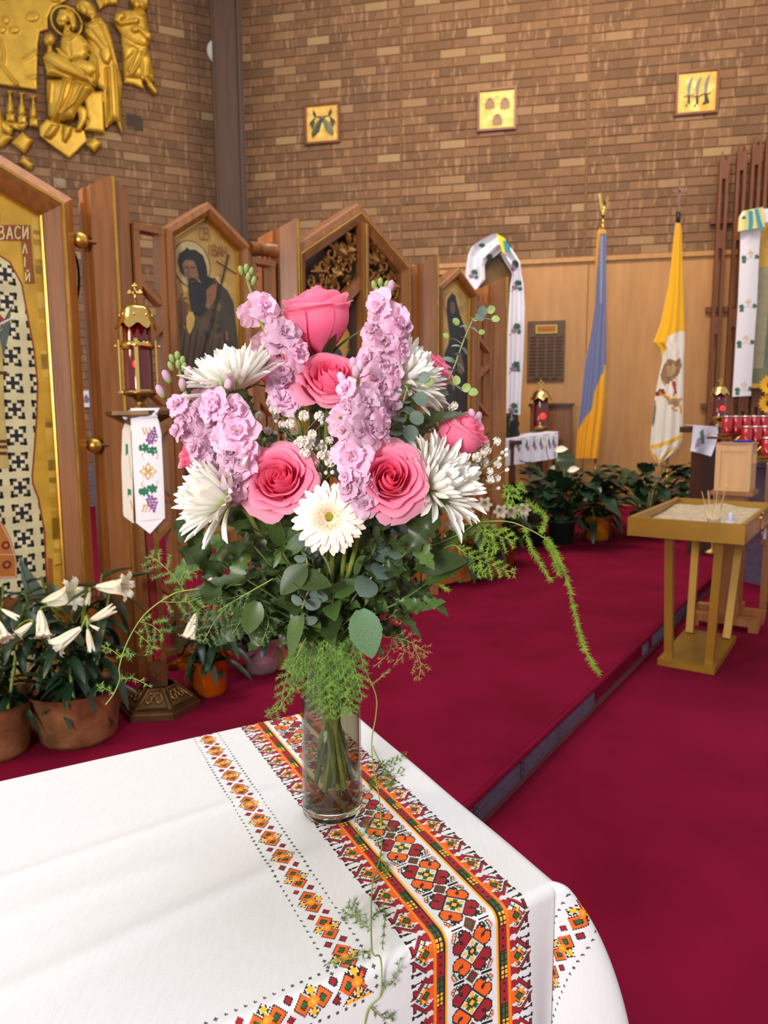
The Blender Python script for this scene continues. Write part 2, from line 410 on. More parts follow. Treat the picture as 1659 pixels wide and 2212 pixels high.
def in_poly(x, y, P):
    P = np.asarray(P, float); ins = np.zeros(x.shape, bool); j = len(P) - 1
    for i in range(len(P)):
        xi, yi = P[i]; xj, yj = P[j]
        c = ((yi > y) != (yj > y)) & (x < (xj - xi) * (y - yi) / ((yj - yi) or 1e-12) + xi)
        ins ^= c; j = i
    return ins
def seg_dist(x, y, P, closed=False):
    P = np.asarray(P, float)
    if closed: P = np.vstack([P, P[:1]])
    d = np.full(x.shape, 1e9)
    for a, b in zip(P[:-1], P[1:]):
        v = b - a; L2 = max((v * v).sum(), 1e-12)
        t = np.clip(((x - a[0]) * v[0] + (y - a[1]) * v[1]) / L2, 0, 1)
        d = np.minimum(d, np.hypot(x - a[0] - t * v[0], y - a[1] - t * v[1]))
    return d
def paint(x, y, base, shapes):
    """colour cells whose centres are x, y: shapes are ('p', pts, rgb), ('l', pts, width, rgb), ('e', (cx, cy, rx, ry), rgb)"""
    C = np.tile(np.array(lin(base)), x.shape + (1,)) if not isinstance(base, np.ndarray) else base
    for sh in shapes:
        if sh[0] == 'p': C[in_poly(x, y, sh[1])] = lin(sh[2])
        elif sh[0] == 'l': C[seg_dist(x, y, sh[1]) < sh[2] / 2] = lin(sh[3])
        elif sh[0] == 'e':
            a, b, rx, ry = sh[1]; C[((x - a) / rx)**2 + ((y - b) / ry)**2 < 1] = lin(sh[2])
    return C
def drape(rows, nu, nv, depth, base, shapes, Yd, thick=0.004):
    """hanging cloth: rows of (x left, y left, x right, y right) down its length, depth(u, v) metres towards the viewer; both sides and a hem"""
    R = np.array(rows, float); t = np.linspace(0, len(R) - 1, nv + 1); i = np.minimum(t.astype(int), len(R) - 2); k = (t - i)[:, None]
    RR = R[i] * (1 - k) + R[i + 1] * k
    u = np.linspace(0, 1, nu + 1)
    X = RR[:, 0:1] * (1 - u) + RR[:, 2:3] * u; Z = RR[:, 1:2] * (1 - u) + RR[:, 3:4] * u
    P = np.zeros(X.shape + (3,)); Q = np.zeros_like(P)
    for a in range(nv + 1):
        for b in range(nu + 1):
            yy = (Yd(X[a, b], Z[a, b]) if callable(Yd) else Yd) - depth(u[b], a / nv)
            P[a, b] = at(X[a, b], Z[a, b], yy)
            Q[a, b] = P[a, b] + np.array((0, thick, 0))
    xc = (X[1:, 1:] + X[:-1, :-1]) / 2; zc = (Z[1:, 1:] + Z[:-1, :-1]) / 2
    C = paint(xc, zc, base, shapes).reshape(-1, 4)
    mb = MB(); mb.grid(P, col=C); mb.grid(Q[:, ::-1], col=np.tile(lin(base), (nu * nv, 1)))
    for e0, e1 in ((P[:, 0], Q[:, 0]), (Q[:, -1], P[:, -1]), (Q[0], P[0]), (P[-1], Q[-1])):
        mb.grid(np.stack([e1, e0], 1), col=lin(base))
    return mb
# ------------------------------------------------------------------ setting: floors, walls, post
rnd = random.Random(7)
RW = Frame((0, 9.33, 0), math.atan2(-.2, 1.0))                 # wall_right
LW = Frame((-2.13, 9.756, 0), math.atan2(1.13, 2.49))          # wall_left; local x is negative on it
IC = Frame((-1.05, 2.9, 0), math.atan2(.734, .679))            # the icon screen

def carpet_slab(name, P, z0, z1):
    mb = MB(); mb.prism(P, z0, z1, axis='z'); return struct(name, mb, CARPET)
E0 = Vector((0.204, 1.86)); ED = Vector((0.567, 0.824)).normalized()
EA = E0 - ED * 0.10; EB = E0 + ED * 10.5
carpet_slab('floor', [(-5, -3.5), (8, -3.5), (8, 10.5), (-5, 10.5)], LOW - 0.05, LOW)
pl = carpet_slab('floor_platform', [(-5.2, EA.y - 0.02), (EA.x, EA.y), (EB.x, EB.y), (-1.5, 10.6), (-5.2, 9.2)][::1], -0.088, 0.0)
# kick face under the platform edge: grey vent panels, red boards, outlet
RN = Vector((ED.y, -ED.x))                                       # towards the lower floor
RF = Frame((E0.x, E0.y, 0), math.atan2(ED.y, ED.x))
def s_on_edge(x, y): return RF.px(x, y)[0]
kick = thing('trim_1', None, None, M=RF.M); kick['kind'] = 'structure'
mb = MB(); mb.box((5.2, 0.035, LOW / 2 - 0.005), (10.6, 0.05, 0.086)); obj('riser_board', mb, CARPET, kick)
mb = MB(); mb.tube([(-0.1, -0.006, -0.012), (10.5, -0.006, -0.012)], 0.013, 8); obj('rounded_nosing', mb, CARPET, kick)
mb = MB(); mb.box((5.2, -0.008, LOW + 0.012), (10.6, 0.02, 0.022)); obj('base_strip', mb, MAT('worn_carpet_edge', (104, 44, 52), 0.9), kick)
edges = [s_on_edge(*q) for q in ((940, 1790), (1015, 1725), (1118, 1640), (1200, 1560), (1278, 1500))]
edges2 = [s_on_edge(*q) for q in ((1404, 1400), (1440, 1365), (1470, 1335), (1500, 1300))]
for ee in (edges, edges2):
    for a, b in zip(ee[:-1], ee[1:]):
        mb = MB(); mb.box(((a + b) / 2, 0.0, -0.056), (b - a - 0.010, 0.024, 0.072))
        for k in range(3): mb.box(((a + b) / 2, -0.014, -0.034 - 0.022 * k), (b - a - 0.03, 0.006, 0.010))
        obj('vent_panel', mb, DARKM, kick)
a, b = edges[-1], edges2[0]
for k in range(3):
    c0 = a + (b - a) * k / 3; c1 = a + (b - a) * (k + 1) / 3
    mb = MB(); mb.box(((c0 + c1) / 2, 0.0, -0.054), (c1 - c0 - 0.012, 0.02, 0.064)); obj('riser_panel', mb, CARPET, kick)
xo = s_on_edge(1388, 1392)
mb = MB(); mb.box((xo, -0.014, -0.05), (0.075, 0.01, 0.05)); mb.box((xo, -0.021, -0.05), (0.03, 0.006, 0.026)); obj('socket', mb, DARKM, kick)

def brick_mesh(w, h=0.0925, d=0.011, c=0.004):
    a, b = w / 2, h / 2
    V = [(-a, 0, -b), (a, 0, -b), (a, 0, b), (-a, 0, b), (-a, -d + c, -b), (a, -d + c, -b), (a, -d + c, b), (-a, -d + c, b),
         (-a + c, -d, -b + c), (a - c, -d, -b + c), (a - c, -d, b - c), (-a + c, -d, b - c)]
    F = [(8, 9, 10, 11)] + [(4 + i, 4 + (i + 1) % 4, 8 + (i + 1) % 4, 8 + i) for i in range(4)] + [(i, (i + 1) % 4, 4 + (i + 1) % 4, 4 + i) for i in range(4)]
    return V, F
def lay_bricks(root, fr, segs, z0, z1, course, skip=None, limit=300):
    L = []
    for s0, s1 in segs:
        nn = max(1, round((s1 - s0) / 0.308)); w = (s1 - s0) / nn; r = 0; z = z0
        while z < z1:
            cuts = [s0 + w * i for i in range(nn + 1)] if r % 2 == 0 else [s0] + [s0 + w * (i + .5) for i in range(nn)] + [s1]
            for a, b in zip(cuts[:-1], cuts[1:]):
                c = ((a + b) / 2, z + course / 2)
                if not (skip and skip(*c)): L.append((c[0], c[1], b - a - 0.012, rnd.uniform(-.002, .002)))
            z += course; r += 1
    def show(q):
        p = fr.M @ Vector((q[0], 0, q[1])); x, y = proj(p)
        if not (-25 < x < 1684 and -25 < y < 900): return 1e9
        return (p - EYE).length * (2.2 if q[2] < 0.2 else 1)
    L.sort(key=show)
    cache = {}
    for q in L[:limit]:
        k = round(q[2], 3)
        if k not in cache:
            mb = MB(); mb.add(*brick_mesh(q[2])); cache[k] = mesh('brick', mb, BRK)
        link('brick', cache[k], root, Matrix.Translation((q[0], q[3], q[1])))
    mb = MB()
    for q in L[limit:]:
        V, F = brick_mesh(q[2]); mb.add(np.array(V) + np.array((q[0], q[3], q[1])), F)
    if mb.n: tag(obj('brickwork', mb, BRKS, root), kind='stuff')

wr = thing('wall_right', None, None, M=RW.M); wr['kind'] = 'structure'
mb = MB(); mb.box((1.9, 0.10, 4.0), (8.4, 0.20, 8.0)); obj('mortar_bed', mb, MORTAR, wr)
RAIL = 2.935
lay_bricks(wr, RW, [(-2.1, 0.232), (0.248, 2.437), (2.453, 5.6)], RAIL + 0.035, 6.75, 0.1025)
mb = MB()
for s in (0.24, 2.445): mb.box((s, 0.004, 4.9), (0.012, 0.006, 3.9))
obj('movement_joint', mb, MAT('joint_sealant', (70, 50, 36), 0.9), wr)
seams = [0.98, 1.25, 2.50, 3.42, 4.3, 5.2, 6.05]
for a, b in zip(seams[:-1], seams[1:]):
    mb = MB(); mb.box(((a + b) / 2, -0.012, RAIL / 2 - 0.02), (b - a - 0.008, 0.024, RAIL - 0.04)); obj('panel', mb, PANELW, wr)
for a, b in ((-2.1, -1.2), (-1.2, -.25), (-.25, .69)):
    mb = MB(); mb.box(((a + b) / 2, -0.012, RAIL / 2 - 0.02), (b - a - 0.008, 0.024, RAIL - 0.04)); obj('panel', mb, PANELW, wr)
mb = MB(); mb.box((1.9, -0.03, RAIL), (8.0, 0.06, 0.055)); mb.box((1.9, -0.016, RAIL - 0.04), (8.0, 0.03, 0.03))
struct('trim_2', mb, PANELW, RW.M)
mb = MB(); mb.box((0.84, -0.01, 1.40), (0.30, 0.02, 2.80))                   # flat black slab paints the darkness of the doorway by the icon screen
dr = struct('door_1', mb, BLACK, RW.M)
mb = MB(); mb.box((0.68, -0.02, 1.42), (0.03, 0.04, 2.84)); mb.box((0.99, -0.02, 1.42), (0.03, 0.04, 2.84)); mb.box((0.835, -0.02, 2.86), (0.34, 0.04, 0.05))
obj('casing', mb, PANELW, dr)

wl = thing('wall_left', None, None, M=LW.M); wl['kind'] = 'structure'
mb = MB(); mb.box((-2.6, 0.10, 4.0), (5.4, 0.20, 8.0)); obj('mortar_bed', mb, MORTAR, wl)
GR = LW.px(291, 265)
lay_bricks(wl, LW, [(-4.6, -1.968), (-1.952, -0.02)], 0.45, 6.75, 0.1025, skip=lambda s, z: abs(s - GR[0]) < 0.12 and abs(z - GR[1]) < 0.1)
mb = MB(); mb.box((GR[0], -0.006, GR[1]), (0.19, 0.012, 0.19))
for k in range(6): mb.box((GR[0], -0.016, GR[1] - 0.075 + k * 0.03), (0.17, 0.012, 0.008))
obj('air_grille', mb, MAT('grey_grille', (74, 60, 46), 0.7), wl)
mb = MB(); mb.box((-1.96, 0.004, 4.5), (0.012, 0.006, 4.5)); obj('movement_joint', mb, bpy.data.materials['joint_sealant'], wl)
q = LW.px(129, 397)
mb = MB(); mb.box((q[0], -0.022, q[1]), (0.13, 0.02, 0.11)); mb.box((q[0], -0.036, q[1]), (0.09, 0.012, 0.07))
ob = obj('wall_box', mb, MAT('grey_plate', (150, 128, 100), 0.6)); ob.matrix_basis = LW.M
tag(ob, 'small square metal box on the brick wall under the gilt relief', 'junction box')
# grey heater and paper seen through the slit between the big icon and the first pilaster
for (x, y, w_, h_, m, nm, lb, ct) in ((187, 862, .115, .20, None, 'paper_card', 'small white card with a purple grape print on the brick behind the pilaster', 'card'),
                                 (205, 1055, .30, .55, DARKM, 'wall_heater', 'dark ribbed heater grille low behind the first pilaster', 'heater')):
    s, z = LW.px(x, y)
    t = thing(nm, lb, ct, M=LW.M @ Matrix.Translation((s, -0.03, z)))
    mb = MB(); mb.box((0, 0, 0), (w_, 0.03, h_), col=lin((228, 226, 228)))
    if m:
        obj('casing', mb, m, t)
        mb = MB()
        for k in range(9): mb.box((0, -0.02, -.22 + k * .055), (w_ - .03, .012, .03))
        obj('louver', mb, MAT('grey_metal', (96, 88, 84), .5), t)
    else:
        obj('sheet', mb, PAINT, t)
        a = Art(-0.0155); a.poly([(-.03, -.05), (.02, -.05), (.03, .0), (.0, .06), (-.03, .02)], (128, 96, 130)); obj('print', a.mb, PAINT, t)

# dark timber post in the corner
pq = at(484, 0, 9.2)
pt = Vector((at(500, 300, 9.25).x, 9.25, 0))
mb = MB(); mb.box((0, 0, 4.0), (0.33, 0.30, 8.0), rz=0.18)
for k in (-1, 1): mb.box((k * 0.15, -0.155, 4.0), (0.03, 0.02, 8.0), rz=0.18)
po = struct('trim_3', mb, POSTW, Matrix.Translation(pt))
s, z = LW.px(452, 111)
t = thing('wall_speaker', 'white round speaker on brick wall half hidden behind dark timber post', 'speaker', M=LW.M @ Matrix.Translation((s + .12, 0, z)) @ Matrix.Rotation(PI / 2, 4, 'X'))
mb = MB(); mb.lathe([(0.001, .0), (.15, .0), (.155, .03), (.14, .06), (.001, .075)], 32); obj('cover', mb, WHITEP, t, True)
# ------------------------------------------------------------------ gilt wall relief: raised castings on the left brick wall
RX0, RZ1, RC = -2.62, 6.25, 0.0065
def relief(name, label, cat, shapes, strokes=(), base=0.05, group=None, step=RC, mat=None):
    """casting from overlapping rounded shapes (picture outline, extra height, roundness) and raised lines"""
    Z = lambda L: [LW.px(a / 2.9625, b / 2.9625) for a, b in L]
    SH = [(Z(p), b, d) for p, b, d in shapes]; ST = [(Z(p), w, d) for p, w, d in strokes]
    A = np.vstack([np.array(p) for p, _, _ in SH]); x0, z0 = A.min(0) - .02; x1, z1 = A.max(0) + .02
    nx, nz = int((x1 - x0) / step) + 2, int((z1 - z0) / step) + 2
    gx, gz = np.meshgrid(x0 + np.arange(nx) * step, z0 + np.arange(nz) * step, indexing='ij')
    H = np.zeros((nx, nz))
    for p, b, d in SH:
        ins = in_poly(gx, gz, p); dist = seg_dist(gx, gz, p, True)
        h = base + b + d * np.sqrt(np.clip(1 - (1 - np.clip(dist / max(d * 1.3, 1e-3), 0, 1))**2, 0, 1))
        H = np.where(ins, np.maximum(H, h), H)
    on = H > 0
    for p, w_, d in ST:
        ds = seg_dist(gx, gz, p); H = H + np.where(on, d * np.exp(-(ds / w_)**2), 0)
    # soften once
    K = H.copy(); n = np.ones_like(H)
    for ax in (0, 1):
        for sg in (-1, 1):
            q = np.roll(H, sg, ax); ok = np.roll(on, sg, ax); K += np.where(ok, q, 0); n += ok
    H = np.where(on, K / n, 0)
    c = on[:-1, :-1] & on[1:, :-1] & on[1:, 1:] & on[:-1, 1:]
    I = np.arange(nx * nz).reshape(nx, nz)
    F = np.stack([I[:-1, :-1], I[1:, :-1], I[1:, 1:], I[:-1, 1:]], -1)[c]
    V = np.stack([gx, -H, gz], -1).reshape(-1, 3)
    mb = MB(); mb.add(V, F)
    # side walls back to the brick face
    E_ = {}
    for f in F.tolist():
        for a, b in zip(f, f[1:] + f[:1]): E_[(a, b)] = 1
    sv = []; sf = []
    for (a, b) in list(E_):
        if (b, a) not in E_:
            k = len(sv); sv += [V[a], V[b], (V[b][0], -.012, V[b][2]), (V[a][0], -.012, V[a][2])]; sf.append((k + 1, k, k + 3, k + 2))
    mb.add(sv, sf)
    used = np.zeros(mb.n, bool); VV = np.vstack(mb.v)
    for f in mb.f:
        for i in f: used[i] = True
    idx = np.cumsum(used) - 1; mb.v = [VV[used]]; mb.f = [tuple(int(idx[i]) for i in f) for f in mb.f]; mb.n = int(used.sum())
    o = obj(name, mb, mat or GILT, None, True); o.matrix_basis = LW.M; MW[o.name] = LW.M
    return tag(o, label, cat, group)
def disc(cx, cy, r, ry=None): return [(cx + r * math.cos(t * PI / 9), cy + (ry or r) * math.sin(t * PI / 9)) for t in range(18)]

relief('gilt_tent_relief', 'large flat gilt wall panel with raised coin shapes, at top left', 'wall relief',
       [([(-220, -160), (440, -160), (450, -10), (420, 25), (335, 70), (308, 130), (308, 205), (255, 222), (245, 300), (238, 590), (0, 555), (-220, 540)], 0, .02),
        (disc(210, 130, 48, 36), .012, .03), (disc(350, 15, 42, 24), .012, .03), (disc(140, -8, 50, 20), .012, .03), (disc(18, 212, 28, 28), .012, .03),
        (disc(95, 214, 38, 26), .012, .03), ([(15, 125), (70, 130), (65, 170), (40, 185), (12, 165)], .012, .03), (disc(20, 5, 40, 22), .012, .03)],
       [([(0, 420), (60, 500), (110, 560)], .02, .03), ([(10, 280), (30, 360), (25, 420)], .015, .02), ([(160, 400), (240, 350)], .02, .012), ([(190, 520), (240, 505)], .02, .012)])
relief('gilt_cloud_relief', 'gilt drapery tip pointing down above the seated figures on brick', 'wall relief',
       [([(560, -60), (600, 0), (636, 80), (690, 46), (748, 44), (770, -60)], 0, .03)], [([(650, 0), (660, 50)], .012, .02), ([(700, 0), (690, 40)], .012, .015)])
relief('gilt_family_relief', 'gilt relief of a seated bearded man with child and standing woman', 'sculpture',
       [  # standing woman behind
        ([(545, 175), (590, 150), (640, 128), (690, 190), (718, 280), (748, 420), (782, 560), (768, 680), (780, 880), (738, 790), (672, 838), (655, 600), (600, 560), (590, 400), (560, 300), (535, 235)], .02, .06),
        ([(482, 72), (495, 45), (530, 28), (565, 40), (598, 75), (622, 125), (600, 150), (560, 140), (520, 112), (497, 108)], .05, .05),
        ([(497, 70), (520, 62), (548, 80), (562, 110), (545, 138), (515, 118)], .085, .035),
        ([(565, 135), (590, 100), (625, 135), (590, 170)], .05, .04),
        ([(535, 232), (570, 205), (600, 240), (660, 320), (705, 350), (700, 372), (655, 372), (600, 305), (560, 270)], .085, .04),
        ([(645, 330), (700, 330), (715, 390), (690, 450), (655, 430), (635, 380)], .085, .04),
        # seat and base
        ([(530, 640), (580, 606), (655, 602), (668, 868), (535, 850), (560, 780)], .03, .03),
        ([(250, 830), (300, 775), (540, 850), (556, 920), (445, 1028), (330, 945), (256, 885)], .02, .02),
        ([(490, 720), (530, 698), (562, 740), (556, 800), (512, 866), (478, 860), (500, 790)], .06, .04),
        # seated man
        ([(400, 245), (460, 238), (528, 262), (552, 312), (572, 385), (535, 428), (440, 436), (378, 352), (385, 298)], .06, .07),
        ([(525, 262), (580, 330), (625, 430), (637, 520), (606, 592), (540, 560), (470, 460), (560, 425), (572, 372)], .07, .06),
        ([(385, 108), (430, 94), (472, 115), (488, 165), (490, 218), (464, 242), (446, 205), (438, 160), (415, 120)], .08, .05),
        ([(378, 106), (366, 150), (356, 178), (372, 195), (402, 205), (436, 188), (444, 150), (422, 108)], .10, .05),
        ([(358, 180), (380, 192), (420, 196), (410, 212), (378, 210)], .115, .03),
        ([(408, 198), (446, 190), (456, 250), (402, 248)], .07, .05),
        ([(300, 545), (420, 540), (535, 560), (604, 600), (560, 640), (495, 740), (470, 792), (352, 802), (312, 772), (300, 650)], .08, .08),
        # child in his arms
        (disc(318, 298, 36, 40), .10, .06), ([(305, 328), (335, 328), (340, 380), (300, 380)], .08, .05),
        ([(275, 410), (300, 378), (345, 372), (400, 410), (460, 442), (530, 500), (592, 590), (520, 562), (420, 546), (300, 522)], .11, .07),
        ([(352, 358), (376, 356), (464, 430), (436, 442), (380, 412)], .14, .04),
        ([(440, 440), (520, 424), (600, 440), (612, 500), (580, 540), (500, 500)], .12, .06),
        # feet
        ([(330, 820), (382, 828), (354, 880), (322, 912), (280, 892)], .06, .05), ([(402, 825), (466, 830), (452, 882), (420, 932), (400, 920)], .06, .05)],
       [([(396, 250), (440, 300), (500, 262)], .012, .02), ([(440, 250), (450, 400)], .01, -.015), ([(420, 560), (390, 680), (350, 790)], .014, .03),
        ([(470, 560), (440, 660), (370, 800)], .014, -.03), ([(530, 580), (470, 700), (380, 770)], .014, .03), ([(330, 560), (320, 700)], .014, .02),
        ([(300, 440), (400, 500), (560, 560)], .014, .03), ([(310, 480), (420, 525), (560, 575)], .012, -.02), ([(690, 470), (700, 640), (710, 800)], .014, .03),
        ([(670, 470), (680, 820)], .012, -.02), ([(730, 450), (745, 640), (750, 790)], .014, .025), ([(620, 180), (560, 200)], .01, .015), ([(640, 190), (690, 300), (740, 460)], .012, -.02),
        ([(545, 320), (590, 360), (610, 440), (600, 560)], .012, .025), ([(368, 150), (352, 172)], .008, .02), ([(376, 140), (396, 142)], .007, -.02),
        ([(366, 186), (392, 190)], .006, -.02), ([(398, 108), (440, 140), (460, 220)], .01, .02), ([(430, 100), (470, 150), (478, 220)], .01, .02), ([(516, 88), (506, 104)], .007, .015), ([(524, 82), (538, 88)], .006, -.015), ([(512, 112), (528, 118)], .005, -.015),
        ([(520, 40), (570, 70), (610, 140)], .01, .015)])
ring = thing('gilt_halo', 'thin gilt halo ring round the head of the seated bearded figure', 'wall relief', M=LW.M)
c = LW.px(425 / 2.9625, 160 / 2.9625); ex = LW.px(520 / 2.9625, 160 / 2.9625)[0] - c[0]
mb = MB(); P = [(c[0] + ex * math.cos(t * PI / 20), -.075, c[1] + ex * math.sin(t * PI / 20)) for t in range(41)]; mb.tube(P, .016, 6); obj('ring', mb, GILT, ring, True)
mb = MB(); mb.lathe([(.001, .0), (ex, .0), (ex, .02), (.001, .022)], 32, M=Matrix.Translation((c[0], -.045, c[1])) @ Matrix.Rotation(PI / 2, 4, 'X')); obj('dark_disc', mb, MAT('painted_halo_shade', (82, 60, 34), .6, .3), ring)  # dark disc added to paint the shade inside the halo
relief('gilt_fisher_relief', 'gilt relief of a curly haired figure with folded hands, one bare foot', 'sculpture',
       [([(775, 88), (860, 78), (932, 100), (948, 205), (966, 252), (960, 292), (944, 325), (966, 405), (984, 500), (990, 540), (900, 530), (790, 520), (775, 350), (770, 235), (718, 162), (735, 125)], 0, .07),
        ([(790, 500), (905, 515), (920, 585), (860, 560), (790, 545)], 0, .03),
        ([(820, 20), (850, -10), (905, -14), (944, 20), (945, 70), (918, 102), (872, 92), (846, 62)], .04, .06), ([(846, 40), (880, 36), (900, 80), (870, 98), (850, 75)], .08, .04),
        ([(735, 120), (790, 110), (800, 150), (770, 170), (860, 150), (880, 170), (850, 190), (770, 200), (722, 165)], .07, .045),
        ([(950, 240), (966, 256), (958, 292), (930, 285), (880, 235), (850, 220), (855, 200), (890, 205)], .07, .045), (disc(862, 172, 22), .09, .035), (disc(858, 225, 26, 20), .08, .035),
        ([(772, 300), (860, 320), (872, 350), (830, 400), (790, 420)], .05, .05),
        ([(920, 515), (965, 545), (1008, 612), (990, 625), (940, 572)], .03, .05)],
       [([(870, 350), (820, 480)], .014, .025), ([(930, 340), (880, 440), (840, 500)], .014, .025), ([(950, 400), (940, 510)], .012, .02), ([(800, 260), (860, 300), (930, 320)], .014, .025),
        ([(850, 110), (900, 130), (930, 110)], .012, .02), ([(900, 360), (905, 510)], .012, -.02), ([(850, 0), (870, 30)], .01, .025), ([(880, -10), (905, 25)], .01, .025), ([(915, 0), (935, 50)], .01, .025), ([(905, 60), (925, 92)], .01, .02), ([(858, 60), (852, 76)], .007, .015)])
for i, (cx, cy, h) in enumerate(((66, 595, 178), (140, 608, 172), (214, 625, 176))):
    P = lambda L: [(cx + a, cy + b) for a, b in L]
    relief('gilt_baluster_relief', ['gilt baluster at far left beneath the tent panel', 'middle of three gilt balusters beneath the tent panel', 'right gilt baluster, nearest the seated figures'][i], 'wall relief',
           [(P([(-22, 0), (22, 0), (20, 14), (10, 22), (12, 60), (24, 100), (22, 140), (10, 150), (-10, 150), (-22, 140), (-24, 100), (-12, 60), (-10, 22), (-20, 14)]), .0, .05),
            (P([(-28, 150), (30, 150), (32, 205), (-24, 198)]), .02, .03)], [(P([(-16, 30), (16, 30)]), .01, .02), (P([(-20, 12), (20, 12)]), .01, .02)], group='gilt balusters')
for pts, lb in (([(600, 888), (656, 935), (604, 992), (552, 940)], 'small gilt diamond block right of the seated group base'), ([(145, 858), (216, 915), (162, 1002), (72, 930)], 'large gilt diamond block below the balusters'),
                ([(150, 1003), (222, 1070), (202, 1106), (124, 1050)], 'lowest gilt diamond block, just above the big icon frame'), ([(0, 860), (60, 880), (85, 900), (22, 960), (-40, 930)], 'gilt block at the left picture edge beneath the balusters')):
    relief('gilt_diamond_relief', lb, 'wall relief', [(pts, .02, .05)], group='gilt diamond blocks')
relief('gilt_steps_relief', 'gilt curved step casting at the left edge below the tent panel', 'wall relief',
       [([(-60, 690), (10, 710), (30, 780), (190, 800), (150, 850), (90, 840), (70, 890), (30, 860), (20, 900), (-60, 930)], -.01, .05)], [([(0, 720), (10, 900)], .016, .03), ([(40, 800), (120, 850)], .012, .03)])

# ------------------------------------------------------------------ three small icons on the right brick wall
def wall_icon(x0, y0, x1, y1, label, draw):
    s0, z0 = RW.px(x0, y1); s1, z1 = RW.px(x1, y0); w_, h_ = .455, .475
    t = thing('wall_icon', label, 'icon', M=RW.M @ Matrix.Translation(((s0 + s1) / 2, -.018, (z0 + z1) / 2)), group='small icons on the right brick wall')
    mb = MB()
    for sx in (-1, 1): mb.box((sx * (w_ / 2 - .013), -.010, 0), (.026, .04, h_))
    for sz in (-1, 1): mb.box((0, -.010, sz * (h_ / 2 - .013)), (w_ - .05, .04, .026))
    obj('frame', mb, SLATW, t)
    a = Art(-.006); A, B = w_ / 2 - .025, h_ / 2 - .025
    a.poly([(-A, -B), (A, -B), (A, B), (-A, B)], (226, 180, 84)); r = random.Random(x0)
    for k in range(14):
        cx, cz = r.uniform(-A, A) * .8, r.uniform(-B, B) * .8
        a.poly([(max(-A, min(A, cx + r.uniform(.02, .06) * math.cos(j))), max(-B, min(B, cz + r.uniform(.02, .06) * math.sin(j)))) for j in np.linspace(0, 5.5, 7)], r.choice([(236, 196, 104), (214, 164, 66), (240, 206, 120)]))
    draw(a, A, B); obj('painting', a.mb, GOLDART, t)
def d_fish(a, A, B):
    g, d = (112, 116, 88), (70, 74, 56)
    for s in (1, -1):
        q = lambda L: [(s * p[0] * A, p[1] * B) for p in L]
        a.poly(q([(-.15, .35), (.15, .3), (.5, -.05), (.72, -.5), (.66, -.78), (.5, -.66), (.2, -.42), (.05, .0)]), g if s > 0 else d)
        a.poly(q([(-.1, .3), (-.45, .38), (-.78, .15), (-.86, -.1), (-.7, .1), (-.52, .16), (-.45, .3), (-.62, .55), (-.58, .8), (-.4, .6), (-.36, .42), (0, .42)]), d)
        a.poly(q([(.45, .1), (.68, .2), (.74, -.1), (.66, -.3)]), d)
        a.line(q([(.2, .2), (.5, -.25), (.6, -.6)]), .006, (150, 152, 118)); a.ell(s * .58 * A, -.55 * B, .008, .008, (30, 30, 26), 10)
def d_bags(a, A, B):
    for cx, cz in ((-.42, .38), (.46, .32), (.02, -.5)):
        q = lambda L: [((cx + p[0]) * A, (cz + p[1]) * B) for p in L]
        a.poly(q([(-.26, -.3), (-.2, -.36), (-.1, -.32), (0, -.38), (.1, -.32), (.2, -.36), (.27, -.28), (.26, .02), (.12, .16), (-.12, .16), (-.26, .02)]), (126, 92, 46))
        a.poly(q([(-.1, .15), (.1, .15), (.14, .28), (.05, .24), (0, .3), (-.06, .24), (-.14, .28)]), (112, 76, 40))
        a.line(q([(-.26, -.3), (-.26, .02), (-.12, .16), (.12, .16), (.26, .02), (.27, -.28)]), .006, (66, 42, 24)); a.line(q([(-.3, .18), (.3, .16)]), .006, (60, 40, 24))
        a.line(q([(.28, .2), (.4, .3), (.5, .28)]), .005, (120, 80, 30)); a.line(q([(-.3, -.05), (-.45, -.02)]), .005, (120, 80, 30))
def d_swords(a, A, B):
    for cx, cz, f in ((-.38, 0, 1), (.06, -.06, 1), (.5, .02, -1)):
        q = lambda L: [((cx + p[0]) * A, (cz + p[1]) * B) for p in L]
        a.poly(q([(-.12, -.12), (-.14, .3), (-.05, .6), (.2, .9), (.1, .5), (.04, .1), (.03, -.12)]), (128, 132, 120)); a.line(q([(-.02, -.1), (-.02, .4), (.1, .75)]), .006, (92, 98, 92))
        a.line(q([(-.3, -.2), (-.12, -.14), (.1, -.16), (.22, -.08)]), .012, (44, 38, 26))
        a.poly(q([(-.1, -.15), (.04, -.15), (.05 + (.14 if f < 0 else 0), -.6), (-.06, -.66 if f < 0 else -.5), (-.12, -.7), (-.2, -.62), (-.08, -.5)]), (40, 36, 26))
wall_icon(660, 226, 736, 311, 'small square icon of two crossed fish on brick wall', d_fish)
wall_icon(1032, 191, 1116, 285, 'small square icon of three tied sacks on brick wall', d_bags)
wall_icon(1456, 151, 1553, 251, 'small square icon of three curved daggers on brick wall', d_swords)
